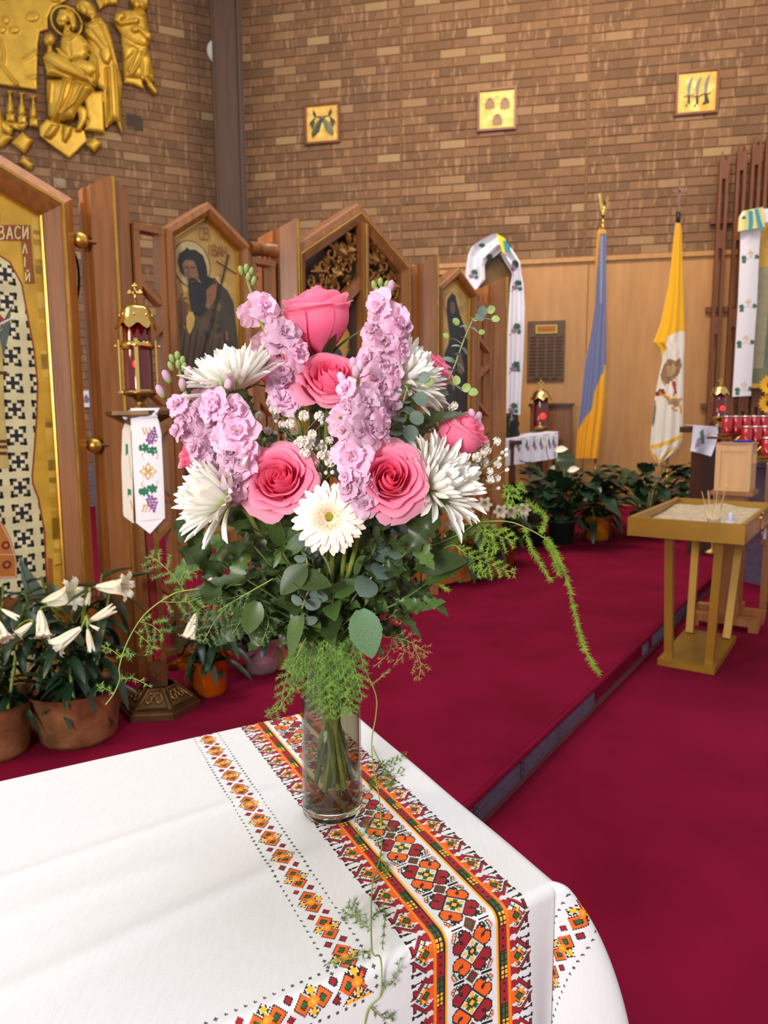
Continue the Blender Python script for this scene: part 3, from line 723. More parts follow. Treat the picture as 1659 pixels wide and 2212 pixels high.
# ------------------------------------------------------------------ icon screen
def inset(P, d, closed):
    n = len(P); out = []
    for i in range(n):
        a = Vector(P[i - 1]) if (i or closed) else None; b = Vector(P[i]); c = Vector(P[(i + 1) % n]) if (i < n - 1 or closed) else None
        d1 = (b - a).normalized() if a is not None else None; d2 = (c - b).normalized() if c is not None else None
        n1 = Vector((d1.y, -d1.x)) if d1 else None; n2 = Vector((d2.y, -d2.x)) if d2 else None
        if n1 is None: m = n2
        elif n2 is None: m = n1
        else:
            m = (n1 + n2).normalized(); m = m / max(.3, m.dot(n1))
        out.append(b + m * d)
    return out
def profile(path, prof, closed=False, **k):
    """moulding: path clockwise seen from the front; prof = (distance inwards, y)"""
    G = []
    for d, y in prof:
        G.append([(p.x, y, p.y) for p in inset(path, d, closed)])
    mb = k.pop('mb', None) or MB(); mb.grid(np.array(G), cv=closed, **k); return mb
def gable(x0, x1, z0, zs, xp, zp): return [(x0, z0), (x0, zs), (xp, zp), (x1, zs), (x1, z0)]

def pilaster(s, h, r, top, label, dep=.15):
    t = thing('icon_screen_pilaster', label, 'pilaster', M=IC.M @ Matrix.Translation((s, 0, 0)), group='pilasters of the icon screen')
    lo = top - .045
    def col(P, drop):  # plan points -> prism with sloped top
        mb = MB(); n = len(P)
        V = [(x, y, 0) for x, y in P] + [(x, y, lo + .045 * max(0, -y) / max(r, 1e-3) - (0 if y <= 0 else .02 * y / .13)) for x, y in P]
        mb.add(V, [tuple(range(n))[::-1], tuple(range(n, 2 * n))] + [(i, (i + 1) % n, (i + 1) % n + n, i + n) for i in range(n)]); return mb
    obj('facet_post', col([(-h, .0), (-.006, -r + .002), (.006, -r + .002), (h, .0), (h, .035), (-h, .035)], 0), WOOD, t)
    obj('rear_post', col([(-h - .012, .036), (h + .012, .036), (h + .012, dep), (-h - .012, dep)], 0), WOODLIT, t)
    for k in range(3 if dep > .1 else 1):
        mb = MB(); mb.box((-h - .012, .050 + k * .036, lo / 2 - .03), (.018, .020, lo - .06)); obj('reed', mb, WOODLIT, t)
    mb = MB(); mb.box((0, -r - .001, top / 2 - .004), (.011, .010, top)); obj('gold_strip', mb, GOLDP, t)
    mb = MB(); mb.prism([(-h - .012, .0), (-.0, -r - .012), (h + .012, .0), (h + .012, .05), (-h - .012, .05)], 0, .10, axis='z'); obj('plinth', mb, WOOD, t)
    return t
p1 = pilaster(0.0, .078, .028, 1.994, 'cherry wood pilaster behind brass lantern, gold strip on its ridge', .07)
pilaster(.894, .06, .06, 2.004, 'cherry wood pilaster between the bearded saint icon and carved gable')
pilaster(1.952, .06, .06, 2.004, 'cherry wood pilaster right of the carved gable, behind eucalyptus sprigs')
pilaster(2.675, .06, .06, 1.982, 'last cherry wood pilaster of the screen, in front of draped arch')
def knob(x, y, lb):
    s, z = IC.px(x, y)
    t = thing('gilt_ball_spacer', lb, 'knob', M=IC.M @ Matrix.Translation((s, 0, z)), group='gilt balls between big icon and first pilaster')
    mb = MB(); mb.ball((0, 0, 0), .030, 20); obj('ball', mb, GOLDP, t, True)
    mb = MB(); mb.tube([(-.06, 0, 0), (.06, 0, 0)], .008, 8); obj('pin', mb, BRASSD, t)
knob(173, 519, 'upper gilt ball between big icon frame and first pilaster'); knob(203, 962, 'lower gilt ball between big icon frame and first pilaster')
t = thing('black_cable', 'black cable loop hanging under the upper gilt ball', 'cable', M=IC.M)
mb = MB(); mb.tube(smooth_path([(a, .06, b) for a, b in IC.pts([(160, 546), (171, 534), (182, 560), (186, 600), (182, 640), (173, 652), (167, 640)])]), .005, 6); obj('loop', mb, BLACK, t, True)

# large icon of a bishop at the left
t = thing('bishop_icon', 'large gabled gold icon with black and cream cross vestment, left edge', 'icon', M=IC.M)
path = gable(-1.29, -.15, 0.0, 1.881, -.72, 2.10)
obj('outer_frame', profile(path, [(0, .10), (0, .0), (.004, -.012), (.050, -.055), (.056, -.057)]), WOODLIT, t)
obj('gold_bead', profile(path, [(.055, -.056), (.058, -.064), (.064, -.064), (.067, -.056)]), GOLDP, t)
obj('inner_frame', profile(path, [(.066, -.057), (.072, -.055), (.118, -.006), (.118, .0)]), WOOD, t)
obj('gold_edge', profile(path, [(.116, -.012), (.119, -.014), (.124, -.010), (.126, .004)]), GOLDP, t)
mb = MB(); mb.prism(gable(-1.28, -.16, .0, 1.875, -.72, 2.08), .03, .09); obj('back_board', mb, WOODD, t)
mb = MB(); mb.box((-.72, -.02, .06), (1.2, .16, .12)); obj('plinth', mb, WOOD, t)
a = Art(.004); Q = lambda L: IC.pts(L)
GOLD = (206, 164, 62)
inner = [(p.x, p.y) for p in inset(path, .12, False)]; inner[0] = (inner[0][0], .12); inner[-1] = (inner[-1][0], .12)
rr = random.Random(4)
a.poly(inner, (206, 160, 52))
# vestment first, gold ground laid round it afterwards
vest = [(0, 552), (22, 566), (48, 615), (60, 680), (74, 755), (82, 830), (80, 900), (76, 960), (70, 1030), (72, 1046), (84, 1078), (97, 1150), (100, 1230), (103, 1275), (112, 1330)]
vq = Q(vest); a.poly([(-1.16, 1.65)] + vq + [(vq[-1][0], .14), (-1.16, .14)], (218, 206, 160))
u = .0066; per = .094; KS = 1.5
sq = []; cr = []
for i in range(0, 7):
    for j in range(0, 18):
        cx, cz = -.308 - i * per, .26 + j * per
        if i > 6 or j > 17: continue
        for bx in (-1, 1):
            for bz in (-1, 1):
                q = lambda x, z, w_, h_: [(cx + KS * (x + a_ * w_), cz + KS * (z + b_ * h_)) for a_, b_ in ((-1, -1), (1, -1), (1, 1), (-1, 1))]
                sq.append(q(bx * .019, bz * .015, .0035, .0085)); sq.append(q(bx * .015, bz * .019, .0085, .0035)); cr.append(q(bx * .0082, bz * .0082, .0038, .0038))
        sq.append([(cx + KS * x, cz + KS * z) for x, z in ((-.005, -.015), (.005, -.015), (.005, -.005), (.015, -.005), (.015, .005), (.005, .005), (.005, .015), (-.005, .015), (-.005, .005), (-.015, .005), (-.015, -.005), (-.005, -.005))])
a.many(sq, (38, 38, 34)); a.many(cr, (232, 226, 200))
a.poly(vq + [(vq[-1][0], .13), (-.262, .13), (-.262, 1.81), (-.40, 1.86), (-.41, 1.7), vq[0]], (206, 160, 52))
for cl in ((198, 148, 44), (212, 170, 66), (190, 140, 40), (216, 176, 80)):
    L_ = []
    for k in range(12):
        z = rr.uniform(.25, 1.78); wq = rr.uniform(.03, .07); xl = -.30
        L_.append([(xl + rr.uniform(0, .004), z), (-.272, z + rr.uniform(-.004, .004)), (-.272, z + wq), (xl + .002, z + wq)])
    a.many(L_, cl)
a.line(vq, .006, (150, 66, 30))
a.poly(Q([(0, 720), (14, 690), (24, 668), (20, 720), (8, 770), (0, 780)]), (90, 100, 92)); a.line(Q([(0, 712), (26, 662)]), .004, (60, 74, 74))
a.poly(Q([(0, 678), (10, 690), (8, 700), (0, 694)]), (150, 60, 40)); a.line(Q([(0, 700), (20, 690), (34, 682), (38, 690)]), .006, (222, 224, 214))
a.poly(Q([(0, 735), (6, 760), (10, 900), (18, 1000), (22, 1010), (-30, 1015), (-60, 760)]), (196, 172, 100))
for y in (802, 950, 962, 976): a.poly(Q([(-20, y), (15, y), (16, y + 7), (-20, y + 7)]), (96, 44, 26))
a.poly(Q([(-20, 1120), (6, 1130), (24, 1168), (36, 1210), (37, 1248), (-20, 1250)]), (186, 112, 48))
for cx, cy in ((13, 1178), (15, 1220)):
    q = IC.px(cx, cy); a.ell(q[0], q[1], .016, .016, (120, 40, 26), 14); a.ell(q[0], q[1], .007, .007, (196, 120, 60), 10)
a.line(Q([(0, 1128), (20, 1165), (34, 1210), (35, 1246), (0, 1247)]), .004, (226, 170, 150)); a.line(Q([(0, 1198), (32, 1198)]), .004, (226, 170, 150))
a.poly(Q([(42, 1200), (56, 1222), (84, 1262), (100, 1282), (96, 1300), (58, 1288), (46, 1250)]), (104, 120, 108)); a.line(Q([(44, 1212), (66, 1284)]), .004, (70, 84, 76))
a.poly(Q([(-20, 1286), (110, 1300), (106, 1400), (-20, 1400)]), (150, 84, 40)); a.poly(Q([(103, 1205), (112, 1207), (114, 1280), (104, 1282)]), (170, 90, 40))
a.poly(Q([(-40, 486), (64, 486), (66, 520), (-40, 518)]), (142, 74, 40)); a.poly(Q([(46, 520), (66, 520), (74, 612), (54, 612)]), (146, 80, 42))
text(a, IC, 'ВАСИ', -3, 489, 27, (232, 214, 150), 2.6, dx=17.5); text(a, IC, 'Л', 49, 526, 21, (232, 214, 150), 2.4); text(a, IC, 'І', 50, 556, 20, (232, 214, 150), 2.4); text(a, IC, 'Й', 55, 586, 22, (232, 214, 150), 2.4)
obj('painting', a.mb, GOLDART, t)

# icon of the bearded saint with staff
def icon_frame(t, path, w, q, m=WOOD):
    obj('frame', profile(path, [(0, .07), (0, .0), (.004, -.014), (w * .55, -.022), (w - .004, -.010), (w, .0), (w, q)]), m, t)
    obj('gilt_slip', profile(path, [(w, q - .012), (w + .006, q - .012), (w + .009, q)]), GOLDP, t)
    mb = MB(); mb.prism([(p.x, p.y) for p in inset(path, .004, False)], q + .004, .07); obj('back_board', mb, WOODD, t)
t = thing('saint_icon', 'gabled icon of a bearded saint in camel skin with cross staff', 'icon', M=IC.M)
path = gable(.228, .66, .52, 1.846, .44, 1.992); icon_frame(t, path, .048, .027)
mb = MB(); mb.box((.444, -.006, .535), (.43, .06, .05)); obj('lower_rail', mb, WOOD, t)
a = Art(.030); J = lambda L: IC.pts([(x / 2.9625, 330 + y / 2.9625) for x, y in L], -.028)
P = [(p.x, p.y) for p in inset(path, .046, False)]; a.poly(P, (196, 156, 84))
for k in range(26):
    x, y = rr.uniform(1100, 1500), rr.uniform(470, 1100); d = rr.uniform(15, 50)
    if y < 640 - abs(1300 - x) * .0 and abs(x - 1300) > (y - 440) * .95: continue
    a.poly(J([(x + d * math.cos(j) * rr.uniform(.6, 1), y + d * math.sin(j)) for j in np.linspace(0, 5.6, 8)]), rr.choice([(206, 168, 96), (186, 142, 76), (212, 178, 110), (176, 130, 80)]))
h = J([(1225 + 118 * math.cos(j), 715 + 150 * math.sin(j) + 30 * math.cos(j)) for j in np.linspace(0, 6.0, 26)])
a.poly(h, (196, 176, 124)); a.line(h, .004, (110, 84, 52), True)
a.poly(J([(1300, 860), (1350, 812), (1400, 836), (1450, 880), (1490, 960), (1503, 1060), (1520, 1200), (1528, 1700), (1530, 2380), (1175, 2380), (1150, 1690), (1122, 1300), (1128, 1130), (1150, 1085), (1200, 1165), (1228, 1100), (1240, 1035)]), (92, 76, 60))
a.poly(J([(1345, 806), (1372, 800), (1400, 838), (1452, 880), (1492, 962), (1516, 1200), (1528, 1700), (1530, 2380), (1400, 2380), (1420, 1400), (1440, 1190), (1390, 1040), (1380, 930)]), (74, 66, 58))
for k in range(18):
    x, y = rr.uniform(1300, 1410), rr.uniform(960, 1180); d = rr.uniform(8, 22)
    a.poly(J([(x + d * math.cos(j), y + d * 1.4 * math.sin(j)) for j in np.linspace(0, 5.4, 7)]), rr.choice([(84, 82, 50), (112, 100, 60), (58, 60, 42)]))
for k in range(9):
    x = 1150 + k * 36; a.line(J([(x + 40, 1100 + k * 14), (x + 10, 1350), (x + 10, 2360)]), .004, rr.choice([(70, 58, 48), (112, 94, 74), (62, 52, 46)]))
a.poly(J([(1300, 862), (1384, 838), (1376, 930), (1332, 1004), (1308, 985)]), (142, 98, 74))
a.poly(J([(1136, 690), (1146, 645), (1184, 618), (1190, 605), (1206, 622), (1244, 622), (1292, 658), (1314, 722), (1322, 790), (1356, 806), (1344, 850), (1318, 880), (1290, 850), (1250, 770), (1226, 702), (1180, 690), (1160, 720), (1178, 800), (1152, 760)]), (46, 42, 44))
a.poly(J([(1160, 712), (1184, 686), (1230, 690), (1250, 728), (1266, 788), (1254, 838), (1216, 846), (1192, 806), (1172, 760)]), (134, 98, 70))
a.poly(J([(1174, 706), (1226, 700), (1232, 718), (1178, 722)]), (150, 112, 82))
a.line(J([(1176, 740), (1196, 734)]), .004, (50, 38, 32)); a.line(J([(1216, 734), (1240, 738)]), .004, (50, 38, 32)); a.line(J([(1204, 740), (1196, 790), (1210, 796)]), .003, (84, 56, 42))
a.poly(J([(1198, 812), (1216, 800), (1244, 804), (1262, 824), (1312, 860), (1316, 940), (1300, 1026), (1276, 1042), (1244, 1034), (1216, 1010), (1204, 930), (1200, 880)]), (44, 42, 46))
a.line(J([(1214, 826), (1240, 824)]), .005, (120, 66, 56))
for k in range(6): a.line(J([(1220 + k * 14, 850), (1222 + k * 13, 940), (1236 + k * 10, 1020)]), .002, (70, 68, 70))
a.poly(J([(1122, 1110), (1130, 1030), (1150, 985), (1192, 985), (1186, 1080), (1160, 1110)]), (98, 66, 52))
a.poly(J([(1120, 1000), (1132, 960), (1150, 945), (1186, 955), (1196, 985), (1188, 1010), (1140, 1020)]), (106, 72, 56))
for L in ([(1134, 975), (1148, 930), (1160, 900)], [(1150, 960), (1166, 936), (1184, 928)], [(1172, 970), (1182, 990), (1176, 1000)], [(1126, 990), (1128, 965), (1138, 950)]): a.line(J(L), .007, (106, 72, 56))
a.poly(J([(1184, 1050), (1204, 1020), (1226, 1022), (1240, 1060), (1232, 1110), (1206, 1166), (1186, 1120)]), (206, 172, 96))
a.line(J([(1452, 655), (1410, 832)]), .009, (52, 46, 44)); a.line(J([(1378, 698), (1496, 774)]), .007, (52, 46, 44)); a.line(J([(1410, 832), (1340, 1130), (1290, 1310)]), .007, (52, 46, 44))
a.poly(J([(1430, 1150), (1450, 1140), (1456, 1200), (1436, 1210)]), (120, 84, 74))
Jx = lambda x, y: (x / 2.9625, 330 + y / 2.9625)
text(a, IC, 'СВ', *Jx(1262, 482), 26, (122, 52, 36), 2.2, dx=11, off=-.028); text(a, IC, 'ІВАН', *Jx(1318, 590), 22, (122, 52, 36), 2.2, dx=10.5, off=-.028, sl=.13)
obj('painting', a.mb, GOLDART, t)

# lattice screens: honeycomb of flat bars
def lattice(label, x0, x1, z0, z1, rise, group='lattice panels of the icon screen', stile=.026, zigw=.022):
    t = thing('lattice_screen', label, 'lattice', M=IC.M @ Matrix.Translation((x0, 0, 0)), group=group); w_ = x1 - x0
    for x in (stile / 2, w_ - stile / 2):
        mb = MB(); mb.box((x, .02, (z0 + z1) / 2), (stile, .055, z1 - z0)); obj('stile', mb, WOOD, t)
    for z in (z0 + .012, z1 - .012):
        mb = MB(); mb.box((w_ / 2, .02, z), (w_, .06, .026)); obj('rail', mb, WOOD, t)
    z = z1 - .30; up = False
    while z > z0 + .06:
        mb = MB(); mb.bar((stile, .02, z + (0 if up else rise)), (w_ - stile, .02, z + (rise if up else 0)), zigw, .05); obj('lattice_bar', mb, WOOD, t)
        z -= .17 if not up else .24; up = not up
    return t
lattice('narrow wooden lattice left of the bearded saint icon, behind brass lantern', .088, .226, .05, 1.842, .075)
lattice('narrow wooden lattice right of the bearded saint icon', .662, .80, .05, 1.80, .075)
lattice('narrow wooden lattice right of the small veiled woman icon', 2.425, 2.60, .05, 1.80, .08)
mb = MB(); mb.tube([(.655, .0, 1.835), (.84, .03, 1.86)], .03, 12); t = thing('rounded_rail', 'rounded wooden rail joining the saint icon to the next pilaster', 'rail', M=IC.M); obj('rail', mb, WOOD, t, True)
t = thing('honeycomb_panel', 'honeycomb wooden lattice panel under the bearded saint icon', 'lattice', M=IC.M @ Matrix.Translation((.228, 0, 0)))
for (x, z, w_, h_) in ((.216, .03, .432, .05), (.012, .27, .024, .50), (.42, .27, .024, .50)):
    mb = MB(); mb.box((x, .02, z), (w_, .055, h_)); obj('rail', mb, WOOD, t)
for row in range(4):
    z = .05 + row * .125
    for k in range(3):
        x = .02 + k * .14 + (0.07 if row % 2 else 0)
        if x < .40:
            mb = MB(); mb.bar((x, .02, z), (x, .02, z + .07), .022, .05); obj('lattice_bar', mb, WOOD, t)
            for s in (-1, 1):
                if 0 < x + s * .07 < .43:
                    mb = MB(); mb.bar((x, .02, z + .07), (x + s * .07, .02, z + .125), .022, .05); obj('lattice_bar', mb, WOOD, t)

# carved gable with doors below
t = thing('carved_gable_doors', 'wide gabled wooden doors with gilt carved vines behind the top rose', 'door', M=IC.M @ Matrix.Translation((0, .0, 0)))
path = [(.892, .04), (.892, 1.876), (1.350, 2.172), (1.775, 1.924), (1.775, .04)]
obj('outer_frame', profile(path, [(0, .08), (0, .0), (.006, -.02), (.036, -.03), (.040, -.030)]), WOOD, t)
obj('gold_bead', profile(path, [(.039, -.029), (.041, -.036), (.046, -.036), (.048, -.028)]), GOLDP, t)
obj('inner_frame', profile(path, [(.047, -.030), (.054, -.028), (.088, -.012), (.091, .03)]), WOOD, t)
mb = MB(); mb.box((1.372, -.02, 1.10), (.046, .05, 1.94)); obj('meeting_stile', mb, WOOD, t)
mb = MB(); mb.box((1.372, -.047, 1.10), (.010, .008, 1.94)); obj('gold_strip', mb, GOLDP, t)
mb = MB(); mb.prism([(p.x, p.y) for p in inset(path, .06, False)], .05, .075); obj('back_board', mb, WOODD, t)  # dark board added in place of the dark open gaps behind the carving
chev = [(1.09, 1.56), (1.372, 1.79), (1.66, 1.60)]
mb = MB()
for p0, p1_ in zip(chev[:-1], chev[1:]): mb.bar((p0[0], -.004, p0[1]), (p1_[0], -.004, p1_[1]), .055, .05)
obj('chevron_rail', mb, WOOD, t)
CARV = MAT('carved_gilt_wood', (150, 104, 50), .4, .45, var=.35, scale=40)
def spiral(cx, cz, r0, turns, ph, sgn, n=26): return [(cx + r0 * (1 - .8 * i / n) * math.cos(ph + sgn * turns * 2 * PI * i / n), .012, cz + r0 * (1 - .8 * i / n) * math.sin(ph + sgn * turns * 2 * PI * i / n)) for i in range(n)]
for side in (-1, 1):
    S = lambda a_, b_: (1.372 + side * a_, b_)
    for (x, z, r0, ph) in ((.10, 1.93, .062, .6), (.20, 1.82, .058, 2.2), (.28, 1.72, .05, 1.2), (.08, 1.84, .036, 3.6), (.165, 1.735, .035, 4.2), (.255, 1.83, .036, .2), (.31, 1.645, .03, 2.6), (.055, 1.99, .035, 1.0), (.20, 1.90, .04, 2.0), (.13, 1.83, .03, 5.2), (.24, 1.65, .032, 3.0), (.34, 1.74, .03, 1.4), (.06, 1.77, .03, .3)):
        c = S(x, z); mb = MB(); P = spiral(c[0], c[1], r0, 1.1, ph, side); mb.tube(P, [.011 - .005 * i / len(P) for i in range(len(P))], 6); obj('vine_scroll', mb, CARV, t, True)
    for (x, z, s_, an) in ((.12, 1.90, .075, 1.3), (.085, 1.985, .05, .4), (.20, 1.78, .06, -.6), (.26, 1.70, .05, .8), (.15, 1.80, .045, 2.4), (.29, 1.79, .04, 1.8), (.05, 1.93, .045, 2.0), (.17, 1.93, .05, .2), (.24, 1.85, .045, -.2), (.33, 1.68, .04, .5), (.09, 1.80, .04, -1.0)):
        c = S(x, z); mb = MB(); N_ = 5; P = []
        for j in range(21):
            th = -1.3 + 2.6 * j / 20; r0 = s_ * (.55 + .45 * abs(math.cos(th * N_ / 2.6 * 1.2)))
            P.append((c[0] + r0 * math.cos(th + an), c[1] + r0 * math.sin(th + an)))
        P.append((c[0] - s_ * .25 * math.cos(an), c[1] - s_ * .25 * math.sin(an)))
        V = [(p[0], .0 + .02 * ((p[0] - c[0])**2 + (p[1] - c[1])**2) / s_**2, p[1]) for p in P] + [(c[0], -.026, c[1])]
        mb.add(V, [(j, (j + 1) % len(P), len(P)) for j in range(len(P))]); obj('carved_leaf', mb, CARV, t)
    for (x, z) in ((.155, 1.86), (.24, 1.76), (.06, 1.90), (.33, 1.70), (.21, 1.70), (.10, 2.02), (.28, 1.76)):
        c = S(x, z); mb = MB(); r2 = random.Random(int(x * 1000))
        for k in range(9): mb.ball((c[0] + r2.uniform(-.018, .018), -.004 + r2.uniform(-.01, .006), c[1] + r2.uniform(-.03, .02)), .0095, 7)
        obj('grape_cluster', mb, CARV, t, True)
for side in (-1, 1):
    mb = MB(); x = 1.372 + side * .155; arch = [(x - .115, .98), (x - .115, 1.52), (x, 1.66), (x + .115, 1.52), (x + .115, .98)]
    a = Art(.045); a.poly(arch, (206, 164, 78)); pn = a
    b = lambda L: [(1.372 + side * q[0], q[1]) for q in L]
    a.poly(b([(.05, 1.02), (.07, 1.30), (.10, 1.42), (.15, 1.46), (.20, 1.40), (.24, 1.2), (.25, 1.02)]), (66, 66, 92)); a.poly(b([(.06, 1.22), (.035, 1.36), (.045, 1.44), (.075, 1.38), (.09, 1.28)]), (54, 56, 84))
    a.poly(b([(.03, 1.44), (.04, 1.50), (.055, 1.44)]), (96, 66, 48)); q = b([(.15, 1.52)])[0]; a.ell(q[0], q[1], .055, .055, (222, 188, 104)); a.ell(q[0], q[1] - .005, .03, .04, (120, 84, 60))
    obj('door_painting', a.mb, GOLDART, t)
    mb = MB(); mb.box((x, .01, .53), (.24, .04, .80)); mb.box((x, -.012, .53), (.16, .02, .66)); obj('lower_panel', mb, WOODLIT, t)

# small icon of a veiled woman
t = thing('veiled_woman_icon', 'small gabled gold icon of a dark veiled woman between two pilasters', 'icon', M=IC.M)
path = gable(2.028, 2.424, .55, 1.846, 2.222, 1.978); icon_frame(t, path, .046, .025)
a = Art(.028); P = [(p.x, p.y) for p in inset(path, .044, False)]; a.poly(P, (204, 166, 92))
K = lambda L: IC.pts([(500 + x / 2.5523, 380 + y / 2.5523) for x, y in L], -.026)
for k in range(8):
    x, y = rr.uniform(1190, 1270), rr.uniform(640, 760); a.poly(K([(x + 16 * math.cos(j), y + 20 * math.sin(j)) for j in np.linspace(0, 5.4, 7)]), rr.choice([(214, 180, 110), (190, 150, 80)]))
h = K([(1216 + 44 * math.cos(j), 700 + 62 * math.sin(j)) for j in np.linspace(0, 6, 20)]); a.poly(h, (206, 176, 106)); a.line(h, .003, (140, 100, 50), True)
a.poly(K([(1216, 645), (1236, 660), (1246, 710), (1262, 770), (1284, 830), (1300, 900), (1304, 1327), (1300, 1780), (1176, 1780), (1172, 1327), (1176, 980), (1206, 900), (1196, 830), (1186, 740), (1190, 680)]), (44, 42, 50))
a.poly(K([(1206, 700), (1218, 690), (1232, 704), (1234, 742), (1222, 764), (1208, 748)]), (120, 88, 66)); a.line(K([(1212, 718), (1216, 720)]), .003, (50, 36, 30)); a.line(K([(1225, 718), (1230, 720)]), .003, (50, 36, 30))
for k in range(10): a.line(K([(1200 + 10 * k, 900), (1190 + 12 * k, 1300)]), .004, rr.choice([(60, 56, 62), (84, 74, 64), (36, 34, 42)]))
a.poly(K([(1236, 990), (1262, 980), (1280, 1040), (1270, 1100), (1246, 1080)]), (112, 92, 74))
obj('painting', a.mb, GOLDART, t)
mb = MB(); mb.box((2.226, .01, .29), (.40, .05, .52)); mb.box((2.226, -.02, .29), (.28, .02, .40)); obj('lower_panel', mb, WOODLIT, t)

# ------------------------------------------------------------------ brass lamp stand, lantern and embroidered towel
SB = atz(345, 1528, 0.0)
LEAN = Matrix.Rotation(math.radians(-0.9), 4, 'Y')
st = thing('lamp_stand', 'tall bronze and red column lamp stand with hexagonal base on carpet', 'lamp stand', SB)
HEX = lambda r, n=6, ph=.1: [(r * math.cos(2 * PI * i / n + ph), r * math.sin(2 * PI * i / n + ph)) for i in range(n)]
mb = MB(); mb.prism(HEX(.150), 0, .022, axis='z'); mb.prism(HEX(.140), .022, .034, axis='z'); obj('base_plate', mb, BRONZE, st)
lo, hi = HEX(.128), HEX(.058)
for i in range(6):
    a0, a1, b0, b1 = (Vector((*lo[i], .036)), Vector((*lo[(i + 1) % 6], .036)), Vector((*hi[i], .092)), Vector((*hi[(i + 1) % 6], .092)))
    mb = MB(); mb.add([a0, a1, b1, b0], [(0, 1, 2, 3)])
    pn = obj('sloped_panel', mb, BRONZE, st)
    n_ = (a1 - a0).cross(b0 - a0).normalized() * .004; mb = MB()
    L = lambda u, v: (a0.lerp(a1, u)).lerp(b0.lerp(b1, u), v) + n_
    mb.tube([L(.08, .06), L(.92, .06), L(.86, .92), L(.14, .92), L(.08, .06)], .003, 5)
    for cx, sg in ((.34, 1), (.66, -1)):
        mb.tube([L(cx + sg * .20 * (1 - .75 * k / 14) * math.cos(k * .55), .48 + .34 * (1 - .75 * k / 14) * math.sin(k * .55)) for k in range(15)], .0035, 5)
    obj('scroll_relief', mb, BRASSD, pn, True)
mb = MB(); mb.prism(HEX(.044, 4, PI / 4 + .35), .09, .19, axis='z'); obj('collar', mb, BRONZE, st)
mb = MB()
for k in range(4):
    an = .35 + k * PI / 2; c = Vector((math.cos(an), math.sin(an), 0)) * .033; sd = Vector((-math.sin(an), math.cos(an), 0))
    for q in ((0, .15), (-.012, .138), (.012, .138), (0, .126)):
        mb.box(c + sd * q[0] + Vector((0, 0, q[1])), (.009, .009, .009), rz=an)
obj('rosette', mb, BRASSD, st)
tall = 1.075
mb = MB(); mb.prism(HEX(.027, 4, PI / 4 + .35), .19, tall, axis='z') ; V = xf(LEAN, np.vstack(mb.v)); mb.v = [V]; obj('red_column', mb, MAT('red_lacquer', (128, 22, 26), .4, var=.15), st)
mb = MB()
for k in range(4):
    an = .35 + PI / 4 + k * PI / 2; c = (math.cos(an) * .034, math.sin(an) * .034)
    mb.box((c[0], c[1], (.19 + tall) / 2), (.018, .018, tall - .19), rz=.35)
mb.v = [xf(LEAN, np.vstack(mb.v))]; obj('corner_rod', mb, BRASSD, st)
mb = MB(); mb.lathe([(.03, tall - .05), (.045, tall - .03), (.105, tall + .0), (.125, tall + .008), (.125, tall + .022), (.001, tall + .023)], 6); mb.v = [xf(LEAN, np.vstack(mb.v))]; obj('top_plate', mb, BRONZE, st)
top = Vector(xf(LEAN, [(0, 0, tall + .023)])[0]) + SB
ln = thing('brass_lantern', 'brass sanctuary lantern with dark red glass and cross on lamp stand', 'lantern', M=Matrix.Translation(top) @ Matrix.Diagonal((.86, .86, .93, 1)))
mb = MB(); mb.lathe([(.001, 0), (.036, .002), (.034, .012), (.018, .022), (.016, .034), (.03, .05), (.062, .058), (.068, .066), (.064, .078), (.001, .08)], 28); obj('foot', mb, BRASSD, ln, True)
mb = MB(); mb.lathe([(.056, .08), (.056, .335), (.052, .338), (.052, .083), (.056, .08)], 32); obj('glass', mb, REDG, ln, True)
mb = MB(); mb.ball((0.006, -.0555, .172), .011, 12, (1, .3, 1.2)); obj('flame_glow', mb, FLAME, ln, True)
mb = MB(); mb.lathe([(.058, .228), (.062, .228), (.062, .256), (.058, .256), (.058, .228)], 32); obj('ring_band', mb, BRASS, ln, True)
for k in range(4):
    an = -PI / 2 + .25 + k * PI / 2; c = Vector((math.cos(an), math.sin(an), 0))
    mb = MB(); mb.box(c * .072 + Vector((0, 0, .168)), (.006, .015, .190), rz=an); obj('upright_bar', mb, BRASS, ln)
    mb = MB(); mb.tube([c * .06 + Vector((0, 0, .240)), c * .084 + Vector((0, 0, .240))], .004, 8); mb.ball(tuple(c * .085 + Vector((0, 0, .240))), .006, 8); obj('thumb_screw', mb, BRASS, ln, True)
    mb = MB(); mb.box(c * .066 + Vector((0, 0, .07)), (.03, .016, .006), rz=an); obj('bar_foot', mb, BRASS, ln)
crown = []
for i in range(40):
    th = 2 * PI * i / 40; w_ = .5 + .5 * math.cos(8 * th)
    crown.append([(r * math.cos(th), r * math.sin(th), z) for r, z in ((.076 + .012 * w_, .322 - .022 * w_), (.068, .336), (.062, .352), (.056, .372), (.054, .380), (.030, .388), (.012, .394), (.006, .398))])
mb = MB(); mb.grid(np.array(crown), cu=True); obj('crown_cap', mb, BRASS, ln, True)
mb = MB()
for k in range(8):
    an = 2 * PI * k / 8 + .2; mb.ball((.062 * math.cos(an), .062 * math.sin(an), .352), .006, 8)
obj('crown_boss', mb, BRASS, ln, True)
mb = MB(); mb.box((0, 0, .425), (.009, .008, .066)); mb.box((0, 0, .436), (.042, .008, .009))
for q in ((-.021, .436), (.021, .436), (0, .461)):
    mb.ball((q[0], 0, q[1]), .0075, 8)
    for e in ((-.007, 0), (.007, 0), (0, .007)): mb.ball((q[0] + e[0], 0, q[1] + e[1]), .005, 6)
obj('cross', mb, BRASS, ln, True)

